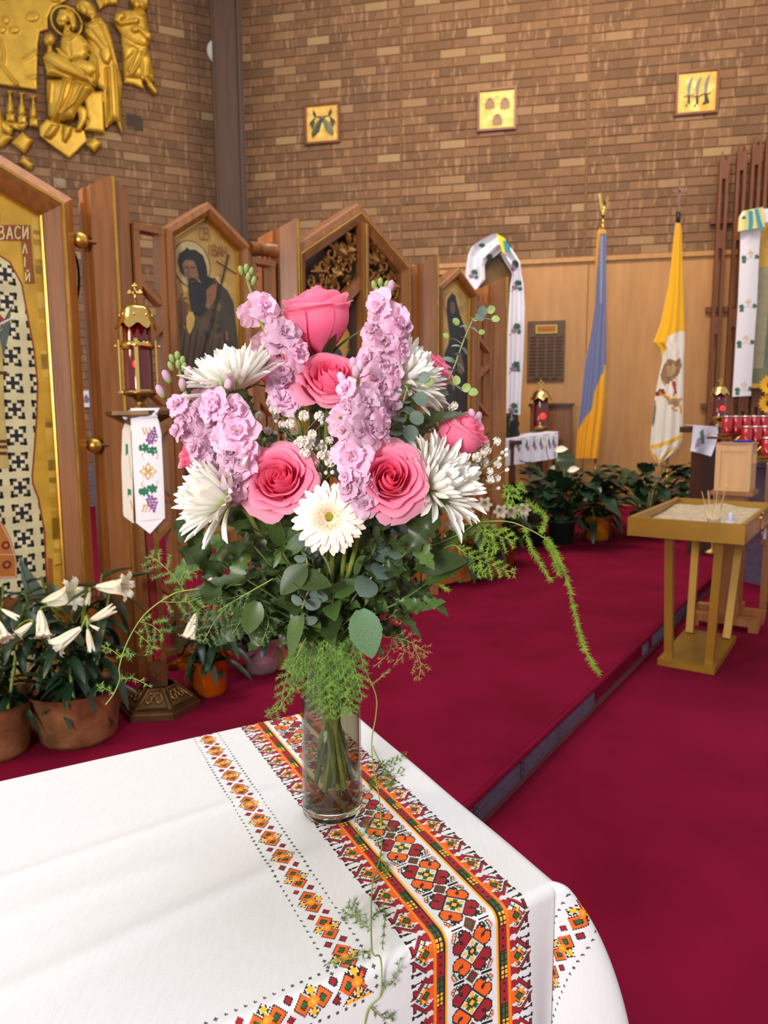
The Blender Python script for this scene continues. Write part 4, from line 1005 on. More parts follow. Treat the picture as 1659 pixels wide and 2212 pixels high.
def grapes(cx, cy, k=1.0, up=1):
    """embroidered grape and vine motif, in picture units"""
    S = []; G, V_, O = (40, 116, 82), (146, 92, 158), (196, 148, 70)
    q = lambda x, y: (cx + x * k, cy + y * k * up)
    for dx in (-16, -8, 2): S.append(('l', [q(dx, -46), q(dx + 7, -28)], 3.2 * k, O))
    S.append(('l', [q(-14, -30), q(4, -26)], 3 * k, O))
    for i, (x, y) in enumerate([(16, -44), (10, -36), (18, -36), (4, -29), (12, -28), (20, -28), (0, -21), (8, -20), (16, -20), (23, -20), (-3, -12), (5, -12), (13, -12), (20, -11), (2, -4), (10, -5)]): S.append(('e', (*q(x, y), 4.1 * k, 4.1 * k), V_ if i % 2 else (128, 76, 142)))
    for ox, oy in ((-12, 6), (10, 14)):
        S.append(('p', [q(ox + a * 1.0, oy + b) for a, b in ((-15, 2), (-10, -7), (-4, -5), (0, -12), (5, -6), (13, -8), (12, 0), (17, 8), (7, 9), (3, 18), (-3, 10), (-12, 12))], G))
        S.append(('l', [q(ox - 8, oy), q(ox + 8, oy + 3)], 1.2 * k, (190, 214, 200)))
    S.append(('l', [q(-14, 20), q(-18, 30), q(-12, 38)], 1.4 * k, (150, 120, 110))); S.append(('l', [q(22, 24), q(28, 34), q(20, 38)], 1.4 * k, (150, 120, 110)))
    return S
def crossm(cx, cy, k, c=(206, 160, 80)):
    S = []
    for dx, dy in ((1, 0), (-1, 0), (0, 1), (0, -1)):
        S.append(('l', [(cx, cy), (cx + dx * 10 * k - dy * 5 * k, cy + dy * 10 * k - dx * 5 * k), (cx + dx * 17 * k, cy + dy * 17 * k), (cx + dx * 10 * k + dy * 5 * k, cy + dy * 10 * k + dx * 5 * k), (cx, cy)], 2.6 * k, c))
    for dx, dy in ((1, 1), (-1, 1), (1, -1), (-1, -1)): S.append(('l', [(cx + dx * 5 * k, cy + dy * 5 * k), (cx + dx * 11 * k, cy + dy * 11 * k)], 1.8 * k, c))
    return S
TY = SB.y - .075
tw = thing('embroidered_towel', 'white pointed towel with purple grape embroidery hanging on lamp stand', 'towel', at(310, 1010, TY))
rows = [(281, 882, 345, 881), (290, 896, 336, 898), (282, 905, 342, 908), (284, 940, 348, 936), (288, 1020, 352, 1016), (292, 1090, 355, 1084), (294, 1127, 356, 1120)]
Z3 = lambda x, y: (x / 2.7643, 850 + y / 2.7643)
shapes = grapes(*Z3(886, 305), .80) + crossm(*Z3(885, 466), 1.05) + grapes(*Z3(885, 605), .80, -1)
mb = drape(rows, 70, 150, lambda u, v: .012 * math.cos((u - .5) * 2.2) + .006 * math.sin(v * 3), (236, 234, 242), shapes, TY)
obj('front_fall', mb, CLOTH, tw, False, True)
mb = MB(); P = [at(294, 1127, TY), at(356, 1120, TY), at(326, 1152, TY)]; P = [Vector(p) - Vector((0, .010, 0)) for p in P]; mb.add(P + [p + Vector((0, .004, 0)) for p in P], [(0, 2, 1), (3, 4, 5), (0, 3, 5, 2), (1, 2, 5, 4)], col=lin((236, 234, 242))); obj('pointed_hem', mb, CLOTH, tw, False, True)
rows = [(276, 895, 288, 897), (264, 930, 282, 935), (262, 1000, 286, 1004), (266, 1110, 288, 1120), (268, 1116, 289, 1131)]
mb = drape(rows, 20, 110, lambda u, v: .02 * u, (226, 218, 208), [('p', [Z3(750, 300), Z3(765, 300), Z3(765, 360), Z3(752, 370)], (52, 116, 84)), ('p', [Z3(760, 570), Z3(785, 580), Z3(785, 610), Z3(762, 610)], (60, 116, 84)), ('l', [Z3(770, 370), Z3(785, 520)], 2.0, (206, 180, 150)), ('l', [Z3(780, 640), Z3(790, 690)], 3.0, (206, 170, 110))], TY + .05)
obj('rear_fall', mb, CLOTH, tw, False, True)
mb = MB(); P = [Vector(at(x, y, TY - .01)) for x, y in ((268, 903), (284, 892), (312, 900), (338, 896))]; mb.tube(smooth_path(P), .010, 8, col=lin((232, 230, 238))); obj('tied_band', mb, CLOTH, tw, True, True)
# ------------------------------------------------------------------ things along the right wall
SUN = (226, 168, 24)
YA = 7.3
def px_frame(x, y, Y, ang=0.0): return Matrix.Translation(Vector(at(x, y, Y))) @ Matrix.Rotation(ang, 4, 'Z')

# memorial plaque
s0, z0 = RW.px(1138, 824); s1, z1 = RW.px(1221, 693); w_, h_ = s1 - s0, z1 - z0
t = thing('memorial_plaque', 'brown memorial plaque with rows of small name plates on wood panelling', 'plaque', M=RW.M @ Matrix.Translation(((s0 + s1) / 2, -.03, (z0 + z1) / 2)))
mb = MB(); mb.box((0, -.01, 0), (w_, .03, h_)); mb.box((0, -.027, 0), (w_ - .03, .008, h_ - .03)); obj('board', mb, MAT('plaque_brown', (96, 66, 42), .5), t)
mb = MB(); mb.box((.0, -.038, h_ * .36), (w_ * .58, .016, h_ * .145)); obj('gold_border', mb, BRASS, t)
mb = MB(); mb.box((.0, -.048, h_ * .36), (w_ * .48, .008, h_ * .095)); obj('title_plate', mb, MAT('bronze_plate', (150, 92, 34), .35, .6), t)
NP = MAT('name_plate', (66, 46, 32), .4, .5)
mb = MB(); mb.box((0, 0, 0), (w_ * .17, .008, h_ * .022)); pm = mesh('name_plate', mb, NP)
for r in range(12):
    for c in range(4): link('name_plate', pm, t, Matrix.Translation((-w_ * .345 + c * w_ * .23, -.034, h_ * .225 - r * h_ * .0565)))
for c in range(3): link('name_plate', pm, t, Matrix.Translation((-w_ * .25 + c * w_ * .25, -.034, -h_ * .455)))

# dark cabinet, side altar, red vigil lamp
q0, q1 = Vector(at(1150, 985, 8.3)), Vector(at(1241, 876, 8.3))
t = thing('wooden_cabinet', 'low brown wooden cabinet against the panelled wall behind side altar', 'cabinet', ((q0.x + q1.x) / 2, 8.45, 0), -.2)
wd = q1.x - q0.x
mb = MB(); mb.box((0, 0, q1.z / 2), (wd, .4, q1.z)); obj('body', mb, MAT('brown_cabinet', (112, 66, 36), .45, var=.2, stretch=(8, 8, .7), scale=4), t)
mb = MB(); mb.box((wd * .2, -.21, q1.z / 2), (wd * .52, .02, q1.z * .9)); obj('door', mb, MAT('brown_door', (124, 74, 40), .45, var=.2, stretch=(8, 8, .7), scale=4), t)
mb = MB(); mb.box((0, -.01, q1.z + .01), (wd + .04, .44, .03)); obj('top', mb, WOODD, t)
TZ = at(1140, 950, 7.2).z
al = at(1140, 950, 7.2)
t = thing('side_altar', 'small dark side altar table under the draped arch icon', 'table', (al.x, 7.25, 0), .28)
mb = MB(); mb.box((0, 0, TZ - .02), (.56, .42, .04)); obj('tabletop', mb, WOODD, t)
for sx in (-1, 1):
    for sy in (-1, 1):
        mb = MB(); mb.box((sx * .24, sy * .17, TZ / 2 - .02), (.05, .05, TZ - .04)); obj('leg', mb, WOODD, t)
G2, V2 = (52, 104, 78), (132, 96, 140)
sh = []
for k, x in enumerate((1103, 1119, 1138, 1154, 1168, 1186, 1196)):
    y = 962 - k * 1.5
    sh += [('p', [(x - 4, y + 8), (x, y - 13), (x + 4, y + 8)], G2), ('e', (x + 2, y + 9, 3, 7), V2), ('l', [(x + 7, y - 8), (x + 8, y + 18)], 1.6, (196, 150, 150))]
tr = thing('altar_runner', 'white runner with green and purple border on side altar', 'cloth', al)
mb = drape([(1083, 953, 1206, 934), (1084, 958, 1206, 938), (1084, 1008, 1204, 990)], 90, 60, lambda u, v: .02 + .008 * math.sin(u * 30) * v, (206, 204, 222), sh, lambda x, y: 7.02)
obj('front_fall', mb, CLOTH, tr, False, True)
P = [[at(x, y, Y) for x, y in ((1083, 953), (1206, 934))] for Y in (7.0,)]
a0, a1 = P[0]; d = Vector((-.10, .42, 0)); mb = MB(); mb.add([a0, a1, a1 + d, a0 + d] + [q + Vector((0, 0, .008)) for q in (a0, a1, a1 + d, a0 + d)], [(0, 3, 2, 1), (4, 5, 6, 7), (0, 1, 5, 4), (1, 2, 6, 5), (2, 3, 7, 6), (3, 0, 4, 7)], col=lin((214, 210, 220))); obj('top_fall', mb, CLOTH, tr, False, True)

def red_lamp(name, label, P, s=1.0, group=None):
    t = thing(name, label, 'lantern', P)
    mb = MB(); mb.lathe([(.001, 0), (.05 * s, .0), (.05 * s, .01 * s), (.02 * s, .03 * s), (.03 * s, .06 * s), (.055 * s, .07 * s), (.055 * s, .085 * s), (.001, .086 * s)], 20); obj('foot', mb, BRASSD, t, True)
    mb = MB(); mb.lathe([(.05 * s, .085 * s), (.05 * s, .285 * s), (.045 * s, .287 * s), (.045 * s, .088 * s), (.05 * s, .085 * s)], 20); obj('glass', mb, REDG, t, True)
    mb = MB(); mb.ball((.006 * s, -.049 * s, .15 * s), .020 * s, 10, (1, .3, 1)); obj('flame_glow', mb, FLAME, t, True)
    cr_ = []
    for i in range(32):
        th = 2 * PI * i / 32; w2 = .5 + .5 * math.cos(8 * th)
        cr_.append([(r * s * math.cos(th), r * s * math.sin(th), z * s) for r, z in ((.066 + .014 * w2, .275 - .022 * w2), (.058, .29), (.05, .31), (.03, .325), (.008, .335))])
    mb = MB(); mb.grid(np.array(cr_), cu=True); obj('crown_cap', mb, BRASS, t, True)
    mb = MB(); mb.box((0, 0, .36 * s), (.01 * s, .01 * s, .06 * s)); mb.box((0, 0, .37 * s), (.04 * s, .01 * s, .01 * s)); obj('cross', mb, BRASS, t)
    return t
p = at(1155, 942, 7.55)
red_lamp('vigil_lamp', 'small red glass vigil lamp on the side altar below plaque', Vector((p.x, 7.30, TZ + .008)), 1.50)
t = thing('dark_candle_base', 'dark rounded candlestick base beside the towel on side altar', 'candlestick', at(1104, 945, 7.2))
mb = MB(); mb.lathe([(.001, 0), (.085, 0), (.09, .03), (.07, .09), (.085, .14), (.05, .20), (.02, .22), (.018, .26), (.001, .262)], 16); obj('base', mb, MAT('dark_iron', (26, 24, 28), .3, .4), t, True)

# arch topped icon draped with an embroidered towel
t = thing('draped_arch_icon', 'dark pointed icon stand half hidden behind last pilaster, under draped towel', 'icon', at(1080, 948, YA))
q = lambda x, y: at(x, y, YA)
P = [q(1036, 948), q(1036, 590), q(1074, 545), q(1112, 590), q(1114, 948)]
V = [Vector(p) for p in P]; mb = MB(); mb.add(V + [p + Vector((0, .08, 0)) for p in V], [(0, 1, 2, 3, 4), (9, 8, 7, 6, 5)] + [(i, i + 5, (i + 1) % 5 + 5, (i + 1) % 5) for i in range(5)]); obj('board', mb, MAT('tarnished_panel', (116, 84, 44), .4, .2, var=.35, scale=7), t, False, True)
mb = MB()
for a_, b_ in ((0, 1), (1, 2), (2, 3), (3, 4)): mb.bar(V[a_] - Vector((0, .015, 0)), V[b_] - Vector((0, .015, 0)), .04, .05)
obj('frame', mb, WOODD, t, False, True)
tt = thing('draped_towel', 'white grape embroidered towel draped over the pointed icon, yellow blue ribbon', 'towel', at(1080, 600, YA))
Zb = lambda x, y: (1000 + x / 4.608, 480 + y / 4.608)
def vine(cx, cy, k=1.0): return [('p', [(cx - 7 * k, cy), (cx - 2 * k, cy - 6 * k), (cx + 6 * k, cy - 4 * k), (cx + 7 * k, cy + 3 * k), (cx, cy + 5 * k)], (54, 100, 78)), ('e', (cx - 5 * k, cy + 7 * k, 5 * k, 4.5 * k), (150, 106, 150)), ('e', (cx + 4 * k, cy + 9 * k, 4 * k, 4 * k), (70, 108, 88)), ('l', [(cx - 8 * k, cy + 12 * k), (cx - 12 * k, cy + 14 * k)], 1.6, (170, 130, 150))]
rows = [Zb(105, 690) + Zb(125, 690), Zb(22, 560) + Zb(222, 575), Zb(28, 480) + Zb(216, 430), Zb(52, 320) + Zb(240, 380), Zb(90, 240) + Zb(300, 355), Zb(180, 175) + Zb(345, 320), Zb(290, 118) + Zb(375, 290), Zb(330, 115) + Zb(400, 300)]
mb = drape(rows, 40, 80, lambda u, v: .10 + .03 * math.sin(u * 9 + v * 3), (226, 224, 236), vine(*Zb(110, 500), 1.15) + [('e', (*Zb(190, 230), 7, 5), (62, 108, 84)), ('e', (*Zb(265, 345), 7, 7), (62, 108, 84)), ('e', (*Zb(270, 245), 3, 3), (206, 170, 150))], YA)
obj('left_fall', mb, CLOTH, tt, True, True)
rows = [Zb(330, 110) + Zb(395, 300), Zb(400, 150) + Zb(420, 320), Zb(425, 170) + Zb(430, 315)]
mb = drape(rows, 10, 12, lambda u, v: .13, (226, 214, 40), [], YA); obj('yellow_ribbon', mb, CLOTH, tt, True, True)
rows = [Zb(400, 170) + Zb(425, 300), Zb(455, 220) + Zb(440, 295), Zb(475, 270) + Zb(450, 292)]
mb = drape(rows, 10, 12, lambda u, v: .14, (40, 140, 170), [], YA); obj('blue_ribbon', mb, CLOTH, tt, True, True)
rows = [Zb(475, 250) + Zb(375, 310), Zb(530, 330) + Zb(420, 400), Zb(572, 400) + Zb(480, 490), Zb(580, 500) + Zb(490, 520), Zb(605, 620) + Zb(470, 640), Zb(618, 850) + Zb(458, 850), Zb(612, 1100) + Zb(445, 1090), Zb(600, 1400) + Zb(438, 1400), Zb(578, 1740) + Zb(432, 1740), Zb(570, 1920) + Zb(432, 1900)]
mb = drape(rows, 30, 150, lambda u, v: .09 + .025 * math.sin(u * 11 + v), (226, 224, 236), [('e', (*Zb(520, 420), 8, 9), (78, 92, 88)), ('e', (*Zb(505, 465), 6, 5), (140, 104, 140))] + vine(*Zb(545, 610), 1.3) + vine(*Zb(535, 1040), 1.25) + vine(*Zb(525, 1420), 1.3) + vine(*Zb(505, 1830), 1.2), YA)
obj('right_fall', mb, CLOTH, tt, True, True)

# two flags on poles
def flag(name, label, px_top, y_top, base_y, Y, rows, base, shapes, fin, fold, nu=46, nv=150):
    b = Vector((at(*px_top, Y).x, Y, 0)); t = thing(name, label, 'flag', b)
    topz = at(px_top[0], y_top, Y).z
    mb = MB(); mb.lathe([(.001, 0), (.15, 0), (.16, .02), (.13, .05), (.04, .09), (.03, .16), (.001, .16)], 20); obj('floor_stand', mb, BRASSD, t, True)
    mb = MB(); mb.tube([(0, 0, .1), (0, 0, topz)], .014, 10); obj('pole', mb, BRASSD, t, True)
    fin(t, topz)
    mb = drape(rows, nu, nv, lambda u, v: .03 + .045 * math.cos((u - .5) * PI) + fold * (.3 + .7 * v) * math.sin(u * 21 + 2 * v), base, shapes, Y); obj('flag_cloth', mb, CLOTH, t, True, True)
    return t
Z5 = lambda L: [(900 + x / 2.1858, 400 + y / 2.1858) for x, y in L]
R5 = lambda L: [(900 + a / 2.1858, 400 + y / 2.1858, 900 + b / 2.1858, 400 + y / 2.1858) for y, a, b in L]
def fin_eagle(t, z):
    mb = MB(); mb.lathe([(.001, z - .02), (.02, z - .01), (.028, z + .03), (.012, z + .06), (.02, z + .08), (.006, z + .1), (.001, z + .1)], 12); obj('finial_base', mb, BRASS, t, True)
    mb = MB(); mb.ball((0, 0, z + .16), .03, 10, (1, 1, 1.8)); mb.add([(-.02, -.01, z + .12), (-.06, .01, z + .36), (-.03, .01, z + .37), (.0, -.02, z + .16), (.02, -.01, z + .12), (.06, .01, z + .33), (.03, .01, z + .34)], [(0, 1, 2, 3), (4, 3, 6, 5)]); mb.tube([(0, -.02, z + .2), (0, -.04, z + .26), (0, -.07, z + .25)], [.02, .018, .005], 8); obj('finial', mb, BRASS, t, True)
ORG = (226, 160, 22)
flag('blue_yellow_flag', 'furled blue and yellow flag with gold fringe on a pole', (1302, 495), 494, 1113, 8.0,
     R5([(205, 862, 884), (222, 852, 897), (300, 846, 896), (560, 836, 895), (800, 800, 894), (900, 790, 893), (1050, 774, 886), (1180, 758, 872), (1290, 750, 858)]), (108, 116, 158),
     [('p', Z5([(893, 872), (870, 900), (838, 985), (826, 1060), (790, 1105), (765, 1150), (740, 1180), (740, 1310), (900, 1310), (900, 872)]), ORG), ('p', Z5([(840, 195), (858, 195), (866, 240), (850, 420), (842, 560), (820, 720), (800, 820), (780, 820), (830, 560)]), (206, 146, 40)), ('p', Z5([(840, 195), (900, 195), (898, 226), (850, 232)]), (214, 160, 50)), ('p', Z5([(884, 850), (900, 850), (900, 1010), (880, 1010)]), (226, 176, 50)), ('p', Z5([(868, 240), (880, 240), (876, 560), (866, 560)]), (140, 146, 176))], fin_eagle, .018)
def fin_cross(t, z):
    mb = MB(); mb.lathe([(.001, z - .04), (.022, z - .03), (.022, z + .07), (.001, z + .07)], 10); obj('ferrule', mb, MAT('black_ferrule', (34, 30, 28), .4, .4), t, True)
    mb = MB(); m_ = MAT('pewter', (150, 118, 104), .35, .5); mb.box((0, 0, z + .22), (.016, .014, .30)); mb.box((0, 0, z + .27), (.13, .014, .016)); mb.ball((-.065, 0, z + .27), .014, 6); mb.ball((.065, 0, z + .27), .014, 6); mb.ball((0, 0, z + .375), .014, 6); mb.box((.02, 0, z + .215), (.09, .012, .014), M=None); obj('finial_cross', mb, m_, t)
WH, YE, BR = (222, 214, 204), (232, 172, 16), (138, 106, 74)
emb = [('p', Z5([(1165, 850), (1190, 818), (1225, 830), (1245, 812), (1252, 850), (1240, 890), (1200, 930), (1165, 940), (1150, 900)]), BR), ('p', Z5([(1180, 860), (1210, 845), (1235, 860), (1220, 890), (1185, 905)]), (172, 140, 104)),
       ('l', Z5([(1160, 925), (1190, 970), (1235, 1010)]), 3.5, (190, 150, 60)), ('p', Z5([(1205, 930), (1222, 925), (1228, 985), (1214, 985)]), (176, 56, 40)), ('p', Z5([(1128, 975), (1160, 960), (1180, 975), (1150, 1000), (1128, 1000)]), (130, 48, 40)),
       ('l', Z5([(1150, 985), (1200, 1010), (1250, 1015)]), 6, (198, 140, 40)), ('p', Z5([(1180, 1010), (1245, 1020), (1240, 1045), (1190, 1040)]), (160, 124, 100)), ('l', Z5([(1205, 1050), (1245, 1045), (1250, 1070), (1215, 1065), (1205, 1050)]), 4, (206, 152, 30)), ('e', (*Z5([(1195, 965)])[0], 9, 8), (226, 218, 210)), ('e', (*Z5([(1235, 1000)])[0], 9, 5), (226, 214, 206)),
       ('p', Z5([(1112, 1060), (1126, 1010), (1132, 1060), (1120, 1140), (1112, 1140)]), (120, 106, 80))]
flag('white_yellow_flag', 'furled yellow and white flag with crossed key emblem on pole', (1465, 475), 474, 1105, 7.7,
     R5([(178, 1222, 1246), (215, 1218, 1252), (480, 1188, 1259), (660, 1150, 1265), (742, 1118, 1266), (775, 1150, 1265), (830, 1160, 1262), (980, 1128, 1260), (1110, 1112, 1258), (1200, 1106, 1256), (1242, 1100, 1238), (1270, 1108, 1215), (1318, 1136, 1150)]), WH,
     [('p', Z5([(1100, 150), (1290, 150), (1290, 682), (1268, 686), (1230, 694), (1186, 712), (1172, 790), (1140, 830), (1100, 800)]), YE), ('p', Z5([(1112, 740), (1130, 755), (1165, 790), (1150, 860), (1142, 812), (1112, 772)]), (226, 180, 50))] + emb +
     [('l', Z5([(1098, 1240), (1150, 1228), (1210, 1206), (1260, 1182)]), 9, (222, 176, 56)), ('l', Z5([(1100, 1250), (1120, 1278), (1142, 1310), (1170, 1280), (1215, 1240)]), 6, (222, 176, 56))], fin_cross, .012)

# tall slatted wooden screen, framed icon with towel at the right edge
t = thing('slatted_screen', 'tall dark wooden screen of paired pointed slats against the wall', 'screen', M=RW.M)
for (x, y, x2) in ((1563, 328, 1537), (1602, 309, 1572), (1634, 297, 1602), (1664, 285, 1630), (1695, 300, 1660), (1725, 315, 1690)):
    s, z = RW.px(x, y, .10); s2, z2 = RW.px(x2, 895, .10)
    s = (s + s2) / 2
    for k in (-1, 1):
        mb = MB(); a = s + k * .035; lo_ = .35
        mb.prism([(a - .016, lo_), (a + .016, lo_), (a + .016, z - (.0 if k < 0 else .10)), (a - .016, z - (.10 if k < 0 else .05))][::1], -.15, -.08); obj('slat', mb, SLATW, t)
    for zz in (z - .2, z - .95, z - 1.9, z - 2.9):
        mb = MB(); mb.box((s, -.115, zz), (.04, .06, .20)); obj('spacer', mb, SLATW, t)
for zz in (3.28, 2.3, 1.2, .5):
    mb = MB(); mb.box((4.32, -.05, zz), (1.0, .05, .06)); obj('cross_rail', mb, SLATW, t)
s, z = RW.px(1590, 838, .24); sT, zT = RW.px(1600, 462, .24)
t = thing('framed_shrine_icon', 'tall gold framed icon with green robed figure at right edge, under towel', 'icon', M=RW.M @ Matrix.Translation((s, -.20, z)))
W_, H_ = 1.15, zT - z
mb = MB()
for x in (.02, W_ - .02): mb.box((x, -.03, H_ / 2), (.05, .06, H_))
for zz in (.02, H_ - .02): mb.box((W_ / 2, -.03, zz), (W_ - .05, .06, .05))
obj('frame', mb, GOLDP, t)
mb = MB(); mb.tube([(.02, -.065, .02 + k * .04) for k in range(int(H_ / .04))], [.012 + .004 * (k % 2) for k in range(int(H_ / .04))], 6); obj('beaded_edge', mb, GOLDP, t, True)
a = Art(-.004); a.poly([(.04, .04), (W_ - .04, .04), (W_ - .04, H_ - .04), (.04, H_ - .04)], (150, 142, 116)); a.poly([(.04, H_ * .70), (W_ - .04, H_ * .70), (W_ - .04, H_ - .04), (.04, H_ - .04)], (206, 160, 66))
a.poly([(.28, .04), (.30, H_ * .5), (.36, H_ * .68), (.52, H_ * .70), (.50, .04)], (92, 108, 92)); a.ell(.42, H_ * .76, .12, .14, (216, 176, 90)); a.poly([(.34, H_ * .68), (.36, H_ * .80), (.42, H_ * .83), (.48, H_ * .80), (.5, H_ * .68)], (124, 66, 44)); a.ell(.42, H_ * .75, .04, .055, (176, 128, 92)); a.poly([(.36, .12), (.40, H_ * .5), (.46, H_ * .5), (.48, .12)], (156, 142, 112)); a.poly([(.04, .04), (W_ - .04, .04), (W_ - .04, .22), (.04, .22)], (110, 116, 84))
obj('painting', a.mb, GOLDART, t)
YT = lambda x, y: 8.12
tt = thing('shrine_towel', 'long white towel with small crosses hanging from gold frame, right edge', 'towel', at(1615, 650, 8.2))
sh = []
for cx, cy in ((1622, 547), (1617, 653), (1612, 731), (1608, 832)):
    sh += crossm(cx, cy, .45, (206, 174, 140)) + [('e', (cx - 15, cy + 10, 6, 5), (66, 108, 90)), ('e', (cx - 15, cy + 18, 5, 4), (66, 108, 90)), ('e', (cx + 13, cy + 8, 5, 5), (66, 108, 90)), ('l', [(cx - 10, cy + 14), (cx, cy + 8), (cx + 10, cy + 14)], 1.4, (170, 170, 170))]
mb = drape([(1600, 470, 1646, 466), (1599, 540, 1640, 540), (1594, 660, 1635, 660), (1588, 760, 1628, 760), (1582, 857, 1622, 855)], 40, 200, lambda u, v: .02 * math.cos((u - .5) * 3), (226, 224, 236), sh, YT); obj('front_fall', mb, CLOTH, tt, True, True)
mb = drape([(1640, 452, 1700, 446), (1640, 482, 1700, 476)], 12, 8, lambda u, v: .0, (226, 224, 236), [], YT); obj('top_swag', mb, CLOTH, tt, True, True)
mb = drape([(1604, 456, 1648, 447), (1596, 470, 1650, 466), (1594, 500, 1652, 490)], 24, 14, lambda u, v: .05 + .03 * math.cos((u - .5) * 3) + .01 * math.sin(u * 12), (226, 218, 150), [('e', (1606, 466, 6, 6), (228, 226, 226)), ('e', (1607, 470, 4, 4), (60, 110, 90))], YT); obj('yellow_bow', mb, CLOTH, tt, True, True)
for rows in ([(1617, 455, 1626, 455), (1618, 480, 1627, 480), (1616, 503, 1624, 495)], [(1630, 452, 1637, 450), (1636, 475, 1643, 473), (1642, 498, 1650, 494)]):
    mb = drape(rows, 4, 10, lambda u, v: .10, (58, 150, 178), [], YT); obj('blue_ribbon', mb, CLOTH, tt, True, True)

# covered pedestal and red lamp
pc = at(1528, 921, 5.5)
t = thing('covered_pedestal', 'narrow pedestal covered with white grape embroidered cloth near red lamp', 'pedestal', (pc.x, 5.55, 0), .5)
mb = MB(); mb.box((0, 0, (pc.z - .05) / 2), (.12, .12, pc.z - .05)); obj('column', mb, WOODD, t)
mb = MB(); mb.box((0, 0, pc.z - .025), (.25, .25, .045)); obj('top', mb, WOODD, t)
tc_ = thing('pedestal_cloth', 'white cloth with grape embroidery over narrow pedestal behind wooden box', 'cloth', pc)
Zc = lambda x, y: (1480 + x / 8.508, 820 + y / 8.508)
mb = drape([Zc(150, 850) + Zc(600, 885), Zc(135, 1000) + Zc(610, 1000), Zc(120, 1180) + Zc(560, 1200), Zc(95, 1310) + Zc(480, 1410)], 44, 44, lambda u, v: .02 * v * math.sin(u * 7), (216, 216, 232), [('p', [Zc(270, 960), Zc(330, 900), Zc(360, 1080), Zc(350, 1190), Zc(290, 1190)], (84, 116, 104)), ('p', [Zc(220, 1080), Zc(280, 1060), Zc(280, 1220), Zc(170, 1270)], (160, 136, 168))] + crossm(*Zc(435, 1035), .42, (196, 180, 170)), 5.36); obj('front_fall', mb, CLOTH, tc_, True, True)
a0, a1 = Vector(at(*Zc(150, 850), 5.36)), Vector(at(*Zc(600, 885), 5.36)); d = Vector((.06, .30, .004)); mb = MB(); mb.add([a0, a1, a1 + d, a0 + d] + [q + Vector((0, 0, .006)) for q in (a0, a1, a1 + d, a0 + d)], [(0, 3, 2, 1), (4, 5, 6, 7), (0, 1, 5, 4), (1, 2, 6, 5), (2, 3, 7, 6), (3, 0, 4, 7)], col=lin((222, 218, 232))); obj('top_fall', mb, CLOTH, tc_, False, True)
p = at(1562, 914, 5.5); red_lamp('shrine_lamp', 'red glass lamp with brass crown beside the votive candle rack', Vector((p.x, 5.58, p.z - .03)), .95)
mb = MB(); mb.lathe([(.001, 0), (.12, 0), (.12, .03), (.03, .05), (.025, p.z - .05), (.06, p.z - .032), (.001, p.z - .031)], 16); o = obj('lamp_post', mb, BRASSD, None, True); o.location = (p.x, 5.58, 0); tag(o, 'slim brass post carrying red lamp behind the votive rack', 'lamp post')

# votive candle rack
AV = math.radians(16)
AN = math.atan2(.823, .568)
t = thing('votive_rack', 'stepped brass and black candle rack at the right edge', 'candle rack', (2.36, 5.0, LOW), AV)
zr = [1.036, .966, .892]                      # shelf heights over the lower floor
for k in range(3):
    mb = MB(); mb.box((.70, -.12 * k, zr[k] - .012), (1.6, .10, .014)); mb.box((.70, -.12 * k - .052, zr[k] + .012), (1.6, .008, .012)); obj('shelf', mb, BRASSD, t)
mb = MB(); mb.box((.85, -.14, .84), (1.4, .50, .03)); obj('black_top', mb, DARKM, t)
mb = MB(); mb.tube([(.23, -.40, .87), (1.55, -.40, .87)], .014, 8); mb.box((.9, -.40, .79), (1.34, .03, .05)); obj('front_rail', mb, BRASS, t)
mb = MB(); mb.tube(smooth_path([(.24, .1, .90), (.22, -.1, .93), (.24, -.28, .92), (.24, -.36, .90), (.23, -.40, .87)]), .012, 8); obj('end_rail', mb, BRASS, t, True)
mb = MB()
for x in (.24, 1.4):
    mb = MB(); mb.box((x, -.12, .41), (.05, .36, .82)); obj('support', mb, DARKM, t)
gm = MB(); gm.lathe([(.001, 0), (.028, 0), (.033, .02), (.036, .14), (.031, .14), (.029, .02), (.001, .018)], 14); gme = mesh('votive_glass', gm, REDV, True)
hm = MB(); hm.tube([(.036 * math.cos(a_), .036 * math.sin(a_), .138) for a_ in np.linspace(0, 2 * PI, 15)], .004, 5); hme = mesh('rim', hm, STEEL, True)
ORD = 'first second third fourth fifth sixth seventh eighth ninth tenth eleventh twelfth thirteenth fourteenth fifteenth'.split()
TT = [('top row of the votive rack', 15), ('middle row of the votive rack', 14), ('lowest row of the votive rack', 11)]
for k, (lb, nn) in enumerate(TT):
    for i in range(nn):
        r_ = thing('votive_candle', ORD[i] + ' red glass votive from the left in the ' + lb, 'candle', M=Matrix.Translation((2.36, 5.0, LOW)) @ Matrix.Rotation(AV, 4, 'Z') @ Matrix.Translation((.02 + .06 * k + i * .078, -.12 * k, zr[k] - .004)), group='votive candles, ' + lb)
        link('glass', gme, r_); link('rim', hme, r_)
for (x, y, i) in ((.02, -.075, 0), (.10, -.19, 1), (.06, -.33, 2)):
    o = thing('brass_clip', ['brass ornament below the first votive of the top row', 'brass ornament below the first votive of the middle row', 'brass ornament below the first votive of the lowest row'][i], 'ornament', M=Matrix.Translation((2.36, 5.0, LOW)) @ Matrix.Rotation(AV, 4, 'Z') @ Matrix.Translation((x, y - .005, [1.0, .935, .855][i])))
    mb = MB(); mb.tube(smooth_path([(0, 0, 0), (.03, -.01, .03), (.05, 0, .02), (.04, 0, -.005), (.08, 0, .02), (.10, -.01, .04)]), .008, 6); obj('scroll', mb, BRASS, o, True)

